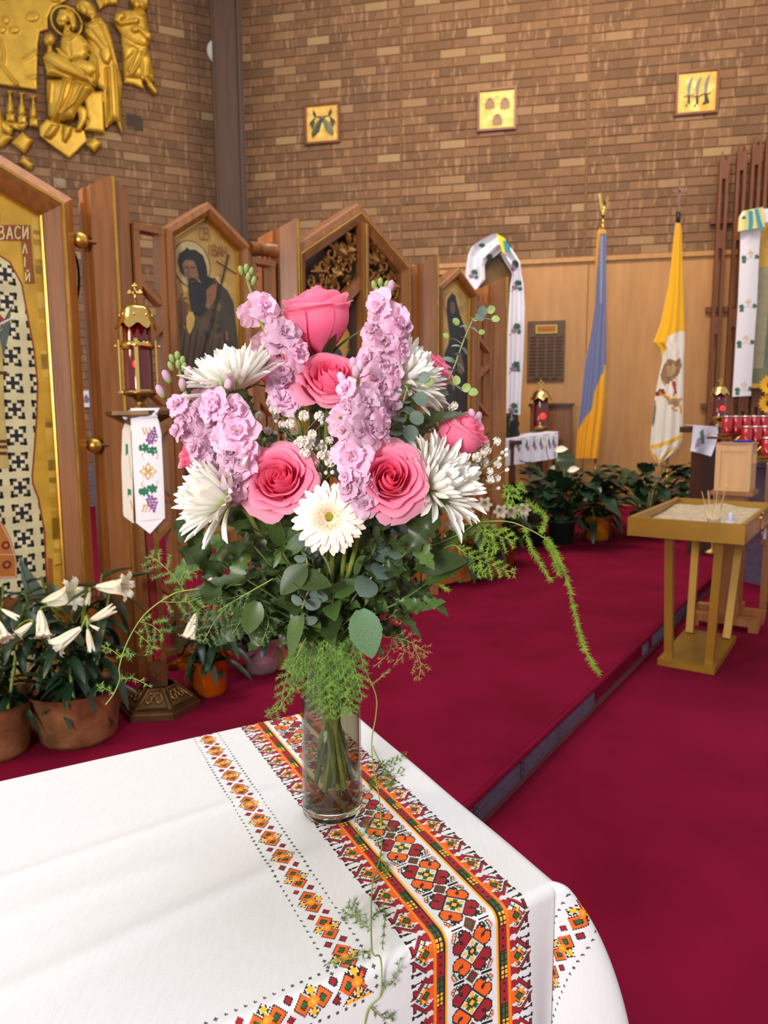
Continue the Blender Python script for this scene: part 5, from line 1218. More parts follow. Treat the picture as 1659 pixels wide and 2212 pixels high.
# donation box on its pedestal
BX, BY = 1.955, 3.98
t = thing('donation_box', 'light wooden donation box with slot on a wooden pedestal', 'box', (BX, BY, 0), AN)
zb, zt = at(1560, 1058, BY - .1).z - .01, at(1560, 962, BY - .1).z
sx, sy, hh = .20, .175, zt - zb
mb = MB(); mb.box((0, 0, (zb + zt) / 2), (sx, sy, hh)); obj('body', mb, LIGHTW, t)
for k in (-1, 1):
    mb = MB(); mb.box((-sx / 2 - .004, k * (sy / 2 - .012), (zb + zt) / 2), (.010, .026, hh)); obj('corner_strip', mb, LIGHTW, t)
mb = MB(); mb.box((-sx / 2 - .003, 0, zt - .018), (.008, sy, .03)); obj('rail', mb, LIGHTW, t)
mb = MB(); mb.box((-sx / 2 - .003, 0, zb + .012), (.008, sy, .024)); obj('rail', mb, LIGHTW, t)
mb = MB(); mb.box((.0, 0, zt + .006), (sx + .012, sy + .012, .012)); obj('lid', mb, MAT('box_lid', (170, 122, 92), .3, var=.1), t)
mb = MB(); mb.box((-.02, -sy / 2 - .006, zt - .075), (.05, .016, .05)); obj('lock_plate', mb, LIGHTW, t)
t = thing('box_pedestal', 'wooden pedestal with slab feet under the donation box', 'pedestal', (BX, BY, 0), AN)
mb = MB(); mb.box((0, 0, (zb + .0) / 2 - .01), (.15, .12, zb - .02 + .02)); obj('column', mb, MAT('oak', (146, 92, 46), .4, var=.15, stretch=(7, 7, .6), scale=4), t)
OAK = bpy.data.materials['oak']
mb = MB(); mb.box((0, 0, zb - .012), (.24, .21, .022)); obj('top_plate', mb, OAK, t)
for k in (-1, 1):
    mb = MB(); mb.box((k * .11, 0, LOW + .05), (.07, .36, .04)); mb.box((k * .11, .15, LOW + .015), (.07, .05, .03)); mb.box((k * .11, -.15, LOW + .015), (.07, .05, .03)); obj('foot', mb, OAK, t)
mb = MB(); mb.box((0, 0, LOW + .085), (.32, .13, .03)); obj('stretcher', mb, OAK, t)
t = thing('blue_booklet', 'small blue booklet lying on the donation box', 'booklet', M=Matrix.Translation((BX, BY, zt + .0125)) @ Matrix.Rotation(.2, 4, 'Z'))
mb = MB(); mb.box((.035, .0, .004), (.085, .05, .008), col=lin((40, 44, 150))); mb.box((.035, .0, .010), (.075, .045, .003), col=lin((60, 62, 170))); obj('cover', mb, PAINT, t)
mb = MB(); mb.box((.035, .027, .004), (.08, .004, .006), col=lin((230, 228, 236))); obj('pages', mb, PAINT, t)

# brass sand table
t = thing('sand_table', 'golden painted sand tray table on four legs for thin candles', 'table', (1.565, 3.46, LOW), AN)
B_ = LOW
mb = MB(); mb.box((0, 0, .015), (.60, .25, .03)); obj('base_board', mb, OLIVE, t)
X0, X1, Y0_, Y1_, zt_ = -.46, .46, -.23, .23, .72
for (cx, cy, dx, dy) in ((X0, 0, .02, .46), (X1, 0, .02, .46), (0, Y0_, .92, .02), (0, Y1_, .92, .02)):
    mb = MB(); mb.box((cx, cy, zt_ - .042), (dx, dy + (.02 if dx < .1 else 0), .085)); obj('tray_side', mb, OLIVE, t)
mb = MB(); mb.box((0, 0, zt_ - .077), (.92, .46, .014)); obj('tray_floor', mb, OLIVE, t)
for sx in (-1, 1):
    for sy in (-1, 1):
        mb = MB(); mb.bar((sx * .23, sy * .09, .03), (sx * (.24 if sx < 0 else .40), sy * .11, zt_ - .084), .036, .036, up=(0, 1, 0)); obj('leg', mb, OLIVE, t)
mb = MB(); mb.box((.0, Y0_ - .012, zt_ - .04), (.012, .008, .07)); mb.box((.0, Y0_ - .012, zt_ - .028), (.04, .008, .012)); mb.ball((0, Y0_ - .014, zt_ - .004), .009, 6); mb.ball((0, Y0_ - .014, zt_ - .074), .008, 6); obj('cross_emblem', mb, BRASS, t)
TM = Matrix.Translation((1.565, 3.46, LOW)) @ Matrix.Rotation(AN, 4, 'Z')
g = np.zeros((40, 24, 3)); r2 = np.random.RandomState(3)
for i in range(40):
    for j in range(24):
        x, y = X0 + .014 + i * (.892 / 39), Y0_ + .014 + j * (.432 / 23)
        g[i, j] = (x, y, zt_ - .045 + .010 * math.sin(x * 17) * math.cos(y * 21) + r2.uniform(-.002, .002) + (.02 * min(1, max(0, (x + .2) * 2)) if 1 else 0))
sd = thing('sand_bed', 'bed of pale sand in the golden sand tray table', 'sand', M=TM); mb = MB(); mb.grid(g); obj('sand', mb, SAND, sd, True); sd.children[0]['kind'] = 'stuff'
hd = Vector((-.36, -.10, zt_ - .045))
t = thing('taper_holder', 'small glass jar holding thin wax tapers in the sand tray', 'candle holder', M=TM @ Matrix.Translation(hd))
mb = MB(); mb.lathe([(.001, 0), (.026, 0), (.028, .05), (.025, .05), (.023, .006), (.001, .006)], 18); obj('jar', mb, MAT('smoky_glass', (150, 140, 120), .1, coat=.5), t, True)
tp = MB(); tp.tube([(0, 0, 0), (0, 0, .165)], [.0035, .002], 6); tpm = mesh('taper', tp, WAX, True)
TAPERS = []
for k in range(8):
    an = k * .8; tl = .18 + .05 * (k % 3)
    o = thing('wax_taper', 'thin pale wax taper in the sand tray jar', 'taper', M=TM @ Matrix.Translation(hd + Vector((.010 * math.cos(an), .010 * math.sin(an), .008))) @ Matrix.Rotation(an, 4, 'Z') @ Matrix.Rotation(tl, 4, 'Y'), group='thin tapers in the jar')
    link('wax', tpm, o); TAPERS.append(o)
TAPERS.sort(key=lambda o: proj(MW[o.name] @ Vector((0, 0, .165)))[0])
for k, o in enumerate(TAPERS): o['label'] = ORD[k] + ' thin wax taper from the left, counted at the tips, in the sand tray jar'
t = thing('clear_cup', 'tiny clear plastic cup beside the taper jar in the sand', 'cup', M=TM @ Matrix.Translation((-.36, -.165, zt_ - .045)))
mb = MB(); mb.lathe([(.001, 0), (.016, 0), (.022, .045), (.019, .045), (.014, .004), (.001, .004)], 14); mb.lathe([(.010, .045), (.012, .075), (.001, .08)], 10); obj('cup', mb, MAT('milky_plastic', (190, 190, 206), .15), t, True)
t = thing('white_saucer', 'white saucer on the red carpet beyond the sand table', 'saucer', atz(1496, 1152, .0))
mb = MB(); mb.lathe([(.001, 0), (.06, 0), (.10, .035), (.095, .038), (.06, .012), (.001, .010)], 24); obj('saucer', mb, WHITEP, t, True)
t = thing('wax_puck', 'small tan wax disc on the carpet left of the white saucer', 'wax disc', atz(1438, 1145, .0)); mb = MB(); mb.lathe([(.001, 0), (.06, 0), (.062, .02), (.001, .022)], 16); obj('disc', mb, WAX, t, True)

# wooden chair with woven seat cushion at the right edge
ch = Vector((2.50, 4.18, LOW))
t = thing('wooden_chair', 'wooden chair with braided stretchers at the right edge behind sand table', 'chair', ch, AN)
for sx in (-1, 1):
    for sy in (-1, 1):
        mb = MB(); mb.box((sx * .19, sy * .19, .22), (.035, .035, .44)); obj('leg', mb, LIGHTW if 0 else OAK, t)
for z_, k in ((.12, 0), (.22, 1)):
    mb = MB(); mb.box((0, -.19, z_), (.36, .02, .025)); obj('stretcher', mb, OAK, t)
    mb = MB(); mb.box((-.19, 0, z_ + .03), (.02, .36, .025)); obj('stretcher', mb, OAK, t)
mb = MB(); mb.box((0, 0, .445), (.44, .44, .035)); obj('seat', mb, OAK, t)
for sx in (-1, 1):
    mb = MB(); mb.box((sx * .19, .20, .67), (.035, .03, .44)); obj('back_post', mb, OAK, t)
mb = MB(); mb.box((0, .20, .84), (.36, .02, .09)); obj('back_rail', mb, OAK, t)
t = thing('chair_cushion', 'pinkish grey quilted cushion on the wooden chair', 'cushion', M=Matrix.Translation(ch) @ Matrix.Rotation(AN, 4, 'Z') @ Matrix.Translation((0, 0, .463)))
P = [[(-.22 + .44 * i / 12, -.22 + .44 * j / 12, .035 + .035 * math.sin(PI * min(1, max(0, i / 12)))**.5 * math.sin(PI * j / 12)**.5 + .006 * math.sin(i * 3.1)) for j in range(13)] for i in range(13)]
mb = MB(); mb.grid(np.array(P)); mb.box((0, 0, .018), (.44, .44, .036)); obj('pad', mb, MAT('quilted_cloth', (176, 140, 140), .8, var=.2, scale=30), t, True)
mb = MB()
for i in range(9): mb.tube([(-.225, -.2 + i * .05, .0), (-.235, -.2 + i * .05, .03), (-.22, -.2 + i * .05, .06)], .008, 5)
obj('piping', mb, MAT('pale_piping', (206, 196, 206), .7), t, True)
# ------------------------------------------------------------------ leaf and flower patterns (each mesh is shared by its copies)
def leaf_mesh(name, wf, mat, nv=10, nu=4, fold=.25, bend=.25, wav=0.0, side=1.0, thick=0.0):
    """blade along +y, length 1, face +z"""
    u = np.linspace(-1, 1, nu + 1)[None, :]; v = np.linspace(0, 1, nv + 1)[:, None]
    w_ = np.array([wf(x) for x in v[:, 0]])[:, None]
    X = u * w_; Y = v + 0 * u - np.abs(u) * 0.02; Z = fold * np.abs(X) - bend * v**2 + wav * np.sin(v * 14) * np.abs(u) * w_
    mb = MB(); mb.grid(np.stack([X, Y, Z], -1)); return mesh(name, mb, mat, True)
ov = lambda w_, p=.45: (lambda v: w_ * max(.0, math.sin(PI * min(1, v)**(.75)))**.8 * (1 if v < .999 else 0) + .004)
def lobed(w_, n=5, depth=.38): return lambda v: max(.015, w_ * math.sin(PI * min(.985, v * .97 + .02))**.7 * (1 - depth * (0.5 - 0.5 * math.cos(2 * PI * n * v))))
def serr(w_, n=14): return lambda v: max(.01, w_ * math.sin(PI * min(.99, (v * .96 + .02)**.8))**.75 * (1 - .10 * ((v * n) % 1)))
LF_MUM = [leaf_mesh('leaf', lobed(.27, 5.5, .34), LEAFD, 36, 4, .3, .20, .4), leaf_mesh('leaf', lobed(.22, 6.5, .30), LEAFM, 40, 4, .25, .35, .3), leaf_mesh('leaf', lobed(.30, 4.5, .42), LEAFD, 32, 4, .35, .05, .5)]
LF_ROSE = [leaf_mesh('leaf', serr(.36), LEAFD, 30, 4, .2, .15), leaf_mesh('leaf', serr(.33), LEAFM, 30, 4, .25, .3)]
LF_BLUE = leaf_mesh('leaf', serr(.35), LEAFB, 34, 4, .10, .12)
LF_LONG = [leaf_mesh('leaf', lobed(.15, 6, .22), LEAFD, 36, 4, .3, .18), leaf_mesh('leaf', ov(.16), LEAFM, 14, 4, .25, .3)]
LF_EUC = [leaf_mesh('leaf', lambda v: .46 * math.sqrt(max(0, 1 - (2 * v - 1)**2)) + .01, EUCA, 8, 4, .15, .15), leaf_mesh('leaf', lambda v: .30 * math.sqrt(max(0, 1 - (2 * v - 1)**2)) + .01, EUCA, 8, 4, .2, .3)]
LF_EUCY = leaf_mesh('leaf', lambda v: .42 * math.sqrt(max(0, 1 - (2 * v - 1)**2)) + .01, EUCAY, 8, 4, .25, .2)
LF_LILY = [leaf_mesh('leaf', lambda v: .125 * math.sin(PI * min(.99, v * .93 + .06))**.6, LILYL, 10, 2, .5, b_) for b_ in (.15, .45, .8)]
LF_PEACE = [leaf_mesh('leaf', lambda v: .24 * math.sin(PI * min(.99, (v * .95 + .04)**.75))**.8, LILYL, 10, 4, .25, b_, .25) for b_ in (.1, .25, .45)]
LF_SM = leaf_mesh('leaf', lambda v: .22 * math.sin(PI * min(.99, v * .96 + .03))**.8, LEAFM, 6, 2, .3, .1)

def lily_flower(open_=1.0):
    mb = MB()
    for k in range(6):
        a0 = k * PI / 3; out = 1.0 if k % 2 else .92
        v = np.linspace(0, 1, 11)[:, None]; u = np.linspace(-1, 1, 5)[None, :]
        r = .045 + .07 * v + open_ * (.26 * np.clip((v - .52) / .48, 0, 1)**1.7) * out
        z = v - open_ * .20 * np.clip((v - .78) / .22, 0, 1)**2
        wid = (.030 + .125 * np.sin(PI * np.clip(v * .88 + .05, 0, 1))**1.1) * (1 if k % 2 else .85) * (.6 + .4 * open_)
        off = u * wid; x = r - .25 * np.abs(u) * wid * 0 + .03 * (u**2) * v; y = off
        X = x * math.cos(a0) - y * math.sin(a0); Y = x * math.sin(a0) + y * math.cos(a0)
        mb.grid(np.stack([X, Y, z + 0 * u], -1), mi=0)
    mb.lathe([(.001, -.05), (.03, -.04), (.045, 0), (.04, .03)], 8, mi=1)
    if open_ > .5:
        for k in range(6):
            a = k * PI / 3 + .3; mb.tube([(.02 * math.cos(a), .02 * math.sin(a), .3), (.09 * math.cos(a), .09 * math.sin(a), .86)], .006, 4, mi=1); mb.ball((.09 * math.cos(a), .09 * math.sin(a), .87), .02, 6, (1, 1, .6), mi=2)
    return mesh('flower' if open_ > .5 else 'bud', mb, [LILYW, STEM, FOILG], True)
FL_OPEN, FL_BUD = lily_flower(1.0), lily_flower(0.12)
_pm = MB(); _pm.lathe([(.001, 0), (.10, .06), (.16, .3), (.14, .6), (.06, .9), (.001, 1)], 10)
_sp = leaf_mesh('spathe', lambda v: .30 * math.sin(PI * min(.99, v * .95 + .04))**.8, LILYW, 10, 4, .5, -.1)
_sd = MB(); _sd.tube([(0, .1, .02), (0, .12, .45)], [.05, .035], 8); SPADIX = mesh('spadix', _sd, MAT('spadix', (226, 220, 170), .7, bump=.5), True)

def foil_pot(parent, r, h, mat, seed, flare=.0, ruff=.02, pot=None, spike=None):
    rg = random.Random(seed); G = []; n = 44
    for i in range(n):
        a = 2 * PI * i / n; wv = math.sin(a * 7 + seed) * ruff + rg.uniform(-1, 1) * ruff * .5
        col = []
        for k, (rr_, zz) in enumerate(((.02, .001), (.80, .004), (.84, .10), (.88, .4), (.94, .75), (1.0, .97), (1.06 + flare, 1.06), (1.12 + flare * 1.6, 1.12))):
            e = 1 + (wv * 1.2 if k > 1 else 0) * (.5 if k < 5 else 1.6)
            zq = zz * h + (wv * h * 1.2 if k > 5 else 0)
            R = r * rr_ * e
            if spike and k > 4:
                d = math.cos(a - spike[0]); R += spike[1] * max(0, d)**14; zq += spike[2] * max(0, d)**14
            col.append((R * math.cos(a), R * math.sin(a), max(zq, .001)))
        G.append(col)
    mb = MB(); mb.grid(np.array(G), cu=True); obj('foil_wrap', mb, mat, parent, True)
    mb = MB(); mb.lathe([(.001, h * .93), (r * .93, h * .93)], 20); obj('soil', mb, SOIL, parent)
def plain_pot(parent, r, h, mat):
    mb = MB(); mb.lathe([(.001, 0), (r * .78, 0), (r * .95, h * .84), (r * 1.02, h * .85), (r * 1.03, h), (r * .95, h), (r * .92, h * .9), (.001, h * .9)], 28); obj('pot', mb, mat, parent, True)
    mb = MB(); mb.lathe([(.001, h * .915), (r * .92, h * .915)], 20); obj('soil', mb, SOIL, parent)
def lily_plant(label, base, r, h, potf, top, nst, seed, flowers=(), Y=None, leaf=.13, spread=1.0, group=None, name='potted_lily', nl=17):
    rg = random.Random(seed); t = thing(name, label, 'potted plant', base, group=group); B = Vector(base)
    potf(t)
    sm = MB()
    for s in range(nst):
        a = 2 * PI * s / nst + rg.uniform(-.4, .4); k = r * .5 * rg.uniform(.4, 1)
        p0 = B + Vector((k * math.cos(a), k * math.sin(a), h * .9)); hh = top * rg.uniform(.72, 1.0)
        p1 = p0 + Vector((spread * .07 * math.cos(a), spread * .07 * math.sin(a), hh))
        sm.tube([p0, p0.lerp(p1, .5) + Vector((0, 0, .01)), p1], [.006, .005, .004], 6)
        for i in range(nl):
            f = (i + rg.random()) / nl; q = p0.lerp(p1, .08 + .92 * f); an = i * 2.4 + s + rg.uniform(-.3, .3)
            el = rg.uniform(-.25, .5) - .35 * (1 - f)
            d = Vector((math.cos(an) * math.cos(el), math.sin(an) * math.cos(el), math.sin(el)))
            inst('leaf', rg.choice(LF_LILY), t, aimy(q, d, (0, 0, 1), leaf * rg.uniform(.8, 1.35)))
    for (a, b, kind, yy) in flowers:
        pa, pb = Vector(at(*a, yy)), Vector(at(*b, yy - (.03 if kind == 'o' else .13 if kind == 'f' else .0)))
        L = (pb - pa).length
        inst('flower' if kind in 'of' else 'bud', FL_OPEN if kind in 'of' else FL_BUD, t, aim(pa, pb - pa, s=L))
        g = Vector((B.x + (pa.x - B.x) * .35, B.y, B.z + h + top * .55)); sm.tube(bez(pa, pa - (pb - pa).normalized() * .02 + Vector((0, 0, .01)), g + Vector((0, 0, .06)), g, 8), .0035, 5)
    obj('stems', sm, STEM, t, True, True)
    return t
def peace_plant(label, base, r, h, potf, n, L, seed, flowers=(), yy=None, group=None, spread=1.0, up=.35):
    rg = random.Random(seed); t = thing('peace_lily', label, 'potted plant', base, group=group); B = Vector(base); potf(t); sm = MB()
    for i in range(n):
        an = i * 2.4 + rg.uniform(-.3, .3); el = rg.uniform(.15, 1.25); pl_ = L * rg.uniform(.55, 1.15)
        p0 = B + Vector((r * .4 * math.cos(an), r * .4 * math.sin(an), h * .9))
        p1 = p0 + Vector((math.cos(an) * math.cos(el) * spread, math.sin(an) * math.cos(el) * spread, math.sin(el) + up)) * pl_
        sm.tube(bez(p0, p0 + Vector((0, 0, pl_ * .5)), p1 - Vector((math.cos(an), math.sin(an), 0)) * pl_ * .2, p1, 7), .005, 5)
        d = Vector((math.cos(an), math.sin(an), rg.uniform(-.1, .9)))
        inst('leaf', rg.choice(LF_PEACE), t, aimy(p1, d, (0, 0, 1), L * rg.uniform(.75, 1.15)))
    for (x, y, s, an) in flowers:
        p1 = Vector(at(x, y, yy)); p0 = B + Vector((0, 0, h * .9)); sm.tube(bez(p0, p0 + Vector((0, 0, L)), p1 - Vector((0, 0, L * .5)), p1, 8), .004, 5)
        M = aimy(p1, (math.cos(an), -.35, math.sin(an)), (0, -.8, .6), s)
        inst('spathe', _sp, t, M); inst('spadix', SPADIX, t, M @ Matrix.Scale(.8, 4))
    obj('stems', sm, STEMD, t, True, True); return t

Z6 = lambda x, y: (x / 4.81, 1200 + y / 4.81)
b2 = atz(172, 1588, 0.0)
lily_plant('large potted white lilies in copper foil beside lamp stand base', b2, .148, .165, lambda t: foil_pot(t, .148, .165, FOILB, 3, .0, .018), .40, 5, 11,
           [(Z6(1010, 325), Z6(1390, 320), 'o', 2.30), (Z6(440, 500), Z6(850, 370), 'o', 2.32), (Z6(415, 575), Z6(450, 900), 'o', 2.10), (Z6(840, 755), Z6(520, 990), 'o', 2.08),
            (Z6(935, 360), Z6(903, 515), 'b', 2.28), (Z6(925, 685), Z6(1190, 542), 'b', 2.16), (Z6(910, 765), Z6(955, 1000), 'b', 2.08), (Z6(350, 505), Z6(240, 590), 'b', 2.3), (Z6(930, 720), Z6(1030, 770), 'b', 2.1)], leaf=.125, spread=1.25, nl=22, group='lilies in foil pots before the icon screen')
b1 = atz(-6, 1625, 0.0)
lily_plant('potted white lilies cut by the left picture edge', b1, .115, .16, lambda t: foil_pot(t, .115, .16, FOILB, 5, .0, .018), .38, 4, 12,
           [(Z6(-60, 640), Z6(70, 930), 'o', 2.0), (Z6(330, 700), Z6(150, 850), 'o', 2.06), (Z6(20, 560), Z6(195, 655), 'b', 2.02)], leaf=.12, spread=1.1, nl=20, group='lilies in foil pots before the icon screen')
b3 = atz(452, 1496, 0.0)
lily_plant('potted lily in bright orange foil with pointed flap', b3, .080, .135, lambda t: foil_pot(t, .080, .135, MAT('orange_foil', (198, 92, 10), .2, .6, var=.3, scale=12, bump=.5, bscale=20), 2, .05, .02, spike=(PI + .2, .07, -.03)), .24, 3, 13,
           [((424, 1326), (404, 1388), 'o', 2.52), ((532, 1288), (508, 1342), 'o', 2.55), ((476, 1236), (450, 1262), 'o', 2.75)], leaf=.13, spread=.8, group='lilies in foil pots before the icon screen')
b4 = atz(566, 1448, 0.0)
lily_plant('potted plant wrapped in shiny silver foil behind the bouquet', b4, .078, .14, lambda t: foil_pot(t, .080, .14, STEEL, 9, .05, .03, spike=(-2.0, .03, -.05)), .16, 2, 14, leaf=.12, group='lilies in foil pots before the icon screen')
b5 = atz(296, 1448, 0.0)
lily_plant('small silver foil pot between copper pot and lamp stand', b5, .065, .14, lambda t: foil_pot(t, .065, .14, STEEL, 6, .07, .03), .12, 2, 15, leaf=.10, group='lilies in foil pots before the icon screen')
b6 = atz(616, 1440, 0.0)
lily_plant('potted plant in dull copper foil right of the silver one', b6, .07, .13, lambda t: foil_pot(t, .07, .13, FOILB, 8, .0, .015), .14, 2, 16, leaf=.11, group='lilies in foil pots before the icon screen')

# plants at the far end of the platform
q = atz(1212, 1172, 0.0)
peace_plant('big leafy peace lily in dark green pot below the altar', q, .125, .21, lambda t: plain_pot(t, .125, .21, POTG), 70, .30, 21, [(1198, 974, .11, .1), (1180, 962, .09, 2.2), (1190, 1020, .07, 1.2), (1226, 1018, .10, .2)], 6.0, 'green plants at the end of the platform', 1.1, .35)
q = atz(1150, 1178, 0.0)
peace_plant('dark leafy plant in black pot, far left of the peace lilies', q, .11, .17, lambda t: plain_pot(t, .11, .17, POTK), 44, .26, 26, [], 6.0, 'green plants at the end of the platform', 1.1, .3)
q = atz(1290, 1166, 0.0)
lily_plant('white lily in shiny gold foil pot near blue yellow flag', q, .115, .20, lambda t: foil_pot(t, .115, .20, FOILG, 4, .06, .03), .22, 3, 22, [((1296, 1050), (1283, 1080), 'f', 6.05), ((1272, 1060), (1256, 1072), 'f', 6.15)], leaf=.20, spread=1.6, group='lilies at the end of the platform')
q = atz(1392, 1158, 0.0)
peace_plant('leafy peace lily in black pot left of the sand table', q, .135, .22, lambda t: plain_pot(t, .135, .22, POTK), 56, .29, 23, [], 6.3, 'green plants at the end of the platform', 1.05, .4)
for i, (x, y, r, h, m, lb, fl) in enumerate(((1000, 1254, .072, .14, FOILG, 'white lily in gold foil pot, leftmost beside last pilaster', [((985, 1120), (968, 1134), 'f', 4.6), ((1014, 1100), (1006, 1106), 'f', 4.62)]), (1050, 1246, .085, .17, FOILB, 'white lilies in copper foil pot, middle of three by pilaster', [((1050, 1080), (1046, 1092), 'f', 4.7), ((1075, 1094), (1084, 1108), 'f', 4.75)]),
                                         (1090, 1220, .085, .20, MAT('amber_foil', (150, 70, 12), .3, .6, var=.3, bump=.4, bscale=24), 'white lilies in dark amber foil pot, right of three by pilaster', [((1100, 1092), (1106, 1110), 'f', 5.0), ((1126, 1090), (1134, 1104), 'f', 5.05)]))):
    q = atz(x, y, 0.0); lily_plant(lb, q, r, h, (lambda t, r=r, h=h, m=m, i=i: foil_pot(t, r, h, m, 30 + i, .05, .02)), .26, 4, 31 + i, fl, leaf=.16, spread=1.4, group='lilies at the end of the platform')
q = Vector((3.30, 7.60, 0))
lily_plant('small white lily in dark pot behind donation box', q, .09, .16, lambda t: plain_pot(t, .09, .16, POTK), .30, 2, 36, [((1506, 1040), (1494, 1016), 'o', 7.3), ((1500, 1030), (1512, 1012), 'o', 7.3)], leaf=.16, group='lilies at the end of the platform')
# sunflowers beside the shrine
sf = at(1655, 900, 5.6)
for i, (x, y) in enumerate(((1666, 832), (1664, 872), (1684, 852))):
    p = Vector(at(x, y, 5.6)); t = thing('sunflower', ['upper sunflower above the votive rack, right edge', 'lower sunflower just above the votive rack, right edge', 'sunflower cut by the right picture edge'][i], 'flower', (p.x, 5.6, .8))
    M = aim(p, (-.35, -1, .25)); mb = MB()
    for k in range(18):
        a = k * 2 * PI / 18; d = Vector((math.cos(a), math.sin(a), .15)); c = Vector((-math.sin(a), math.cos(a), 0)) * .012
        mb.add([M @ (d * .028 - c), M @ (d * .06 - c * 1.3), M @ (d * .088), M @ (d * .06 + c * 1.3), M @ (d * .028 + c)], [(0, 1, 2, 3, 4)])
    obj('petals', mb, MAT('sunflower_yellow', SUN, .6, transl=.2), t, False, True)
    mb = MB(); mb.ball((0, 0, 0), .034, 12, (1, 1, .35), M=M); obj('seed_head', mb, MAT('seed_brown', (50, 36, 22), .8, bump=.5), t, True, True)
    mb = MB(); mb.tube([p, p + Vector((.01, .03, -.1)), (p.x, 5.6, .8)], .006, 6); obj('stem', mb, STEM, t, True, True)
# ------------------------------------------------------------------ table and embroidered cloth
EAx = Vector((-math.cos(PI / 6), -.5, 0)); EBx = Vector((.5, -math.cos(PI / 6), 0)); C0 = Vector((-.082, 1.258, 0))
NEAR, DEEP = .572, .30
def tab(a, b, z=0.0): return C0 + EAx * (a + .045 * b) + EBx * b + Vector((0, 0, TAB + z))
tb = thing('small_table', 'small wooden table under the white embroidered cloth, front left', 'table', (tab(.6, .28).x, tab(.6, .28).y, LOW))
def slab(a0, a1, b0, b1, z0, z1):
    mb = MB(); V = [tab(a, b, z0) for a, b in ((a0, b0), (a1, b0), (a1, b1), (a0, b1))] + [tab(a, b, z1) for a, b in ((a0, b0), (a1, b0), (a1, b1), (a0, b1))]
    mb.add(V, [(0, 1, 2, 3), (7, 6, 5, 4), (0, 4, 5, 1), (1, 5, 6, 2), (2, 6, 7, 3), (3, 7, 4, 0)]); return mb
obj('tabletop', slab(.006, 1.14, .004, NEAR - .006, -.030, -.003), WOOD, tb, False, True)
for a0 in (.05, 1.04):
    for b0 in (.05, .46): obj('leg', slab(a0, a0 + .05, b0, b0 + .05, LOW - TAB, -.030), WOOD, tb, False, True)

CELL = .00149
def smoothstep(x): x = np.clip(x, 0, 1); return x * x * (3 - 2 * x)
def cloth_pos(A, B):
    """cloth coordinates to space: flat on the top, falling over far, near and right edges, a cone of folds at the near right corner"""
    oa = np.maximum(0, -A); ob = np.maximum(0, B - NEAR); of = np.maximum(0, -B)
    a = np.maximum(A, 0); b = np.clip(B, 0, NEAR)
    z = .0012 + .0022 * np.exp(-((B - .20 - .10 * A) / .012)**2) * smoothstep((A - .16) / .1) + .003 * np.exp(-((B - .40 - .16 * (A - .3)) / .016)**2) * smoothstep((A - .18) / .08) + .002 * np.exp(-((B - .30 - .05 * A) / .02)**2) * smoothstep((A - .3) / .1)
    z = z * smoothstep((NEAR - B) / .05) + .0012 * (1 - smoothstep((NEAR - B) / .05))
    rho = np.hypot(oa, ob); psi = np.arctan2(oa, ob)          # 0 near side, pi/2 right side
    corner = (oa > 0) & (ob > 0)
    R = .012
    def fall(s):   # rounded edge: horizontal run and drop
        th = np.minimum(s / R, PI / 2); return R * np.sin(th), R * (1 - np.cos(th)) + np.maximum(0, s - R * PI / 2)
    hn, dn = fall(ob); hr, dr = fall(oa); hf, df = fall(of)
    wn = ob * (.05 * np.sin(A * 26 + 1.0) + .05) * smoothstep(a / .05)
    wr_ = oa * (.05 * np.sin(B * 30) + .05 + .07 * np.exp(-((NEAR - b) / .12)**2))
    hc, dc = fall(rho)
    # corner: the flap swings out as a soft cone with a fold on its near side
    OUT = lambda q: .80 * np.exp(-((q - 1.0) / .42)**2) - .10 * np.exp(-((q - .22) / .16)**2)
    out = OUT(psi) - OUT(0.0) * np.exp(-(psi / .15)**2); ph = psi; run = .15 * (1 - np.exp(-rho / .15))
    cx = (hc + run * out) * np.sin(ph); cy = (hc + run * out) * np.cos(ph)
    cz = dc * np.sqrt(np.clip(1 - (out * np.exp(-rho / .15) * .8)**2, .2, 1))
    pa = np.where(corner, -cx, a - np.where(oa > 0, hr + wr_, 0)); pb = np.where(corner, NEAR + cy, b + np.where(ob > 0, hn + wn, 0) - hf - of * .05)
    pz = np.where(corner, .0012 - cz, z - dn - dr - df)
    X = C0.x + EAx.x * (pa + .045 * np.clip(pb, 0, NEAR)) + EBx.x * pb; Yy = C0.y + EAx.y * (pa + .045 * np.clip(pb, 0, NEAR)) + EBx.y * pb
    return np.stack([X, Yy, TAB + pz + .0015], -1)
WHT, BLK, RED, ORA, YEL, GRN, BRN, ORL = (215, 216, 219), (34, 26, 28), (150, 24, 36), (226, 96, 22), (236, 178, 46), (44, 92, 44), (96, 50, 34), (238, 140, 28)
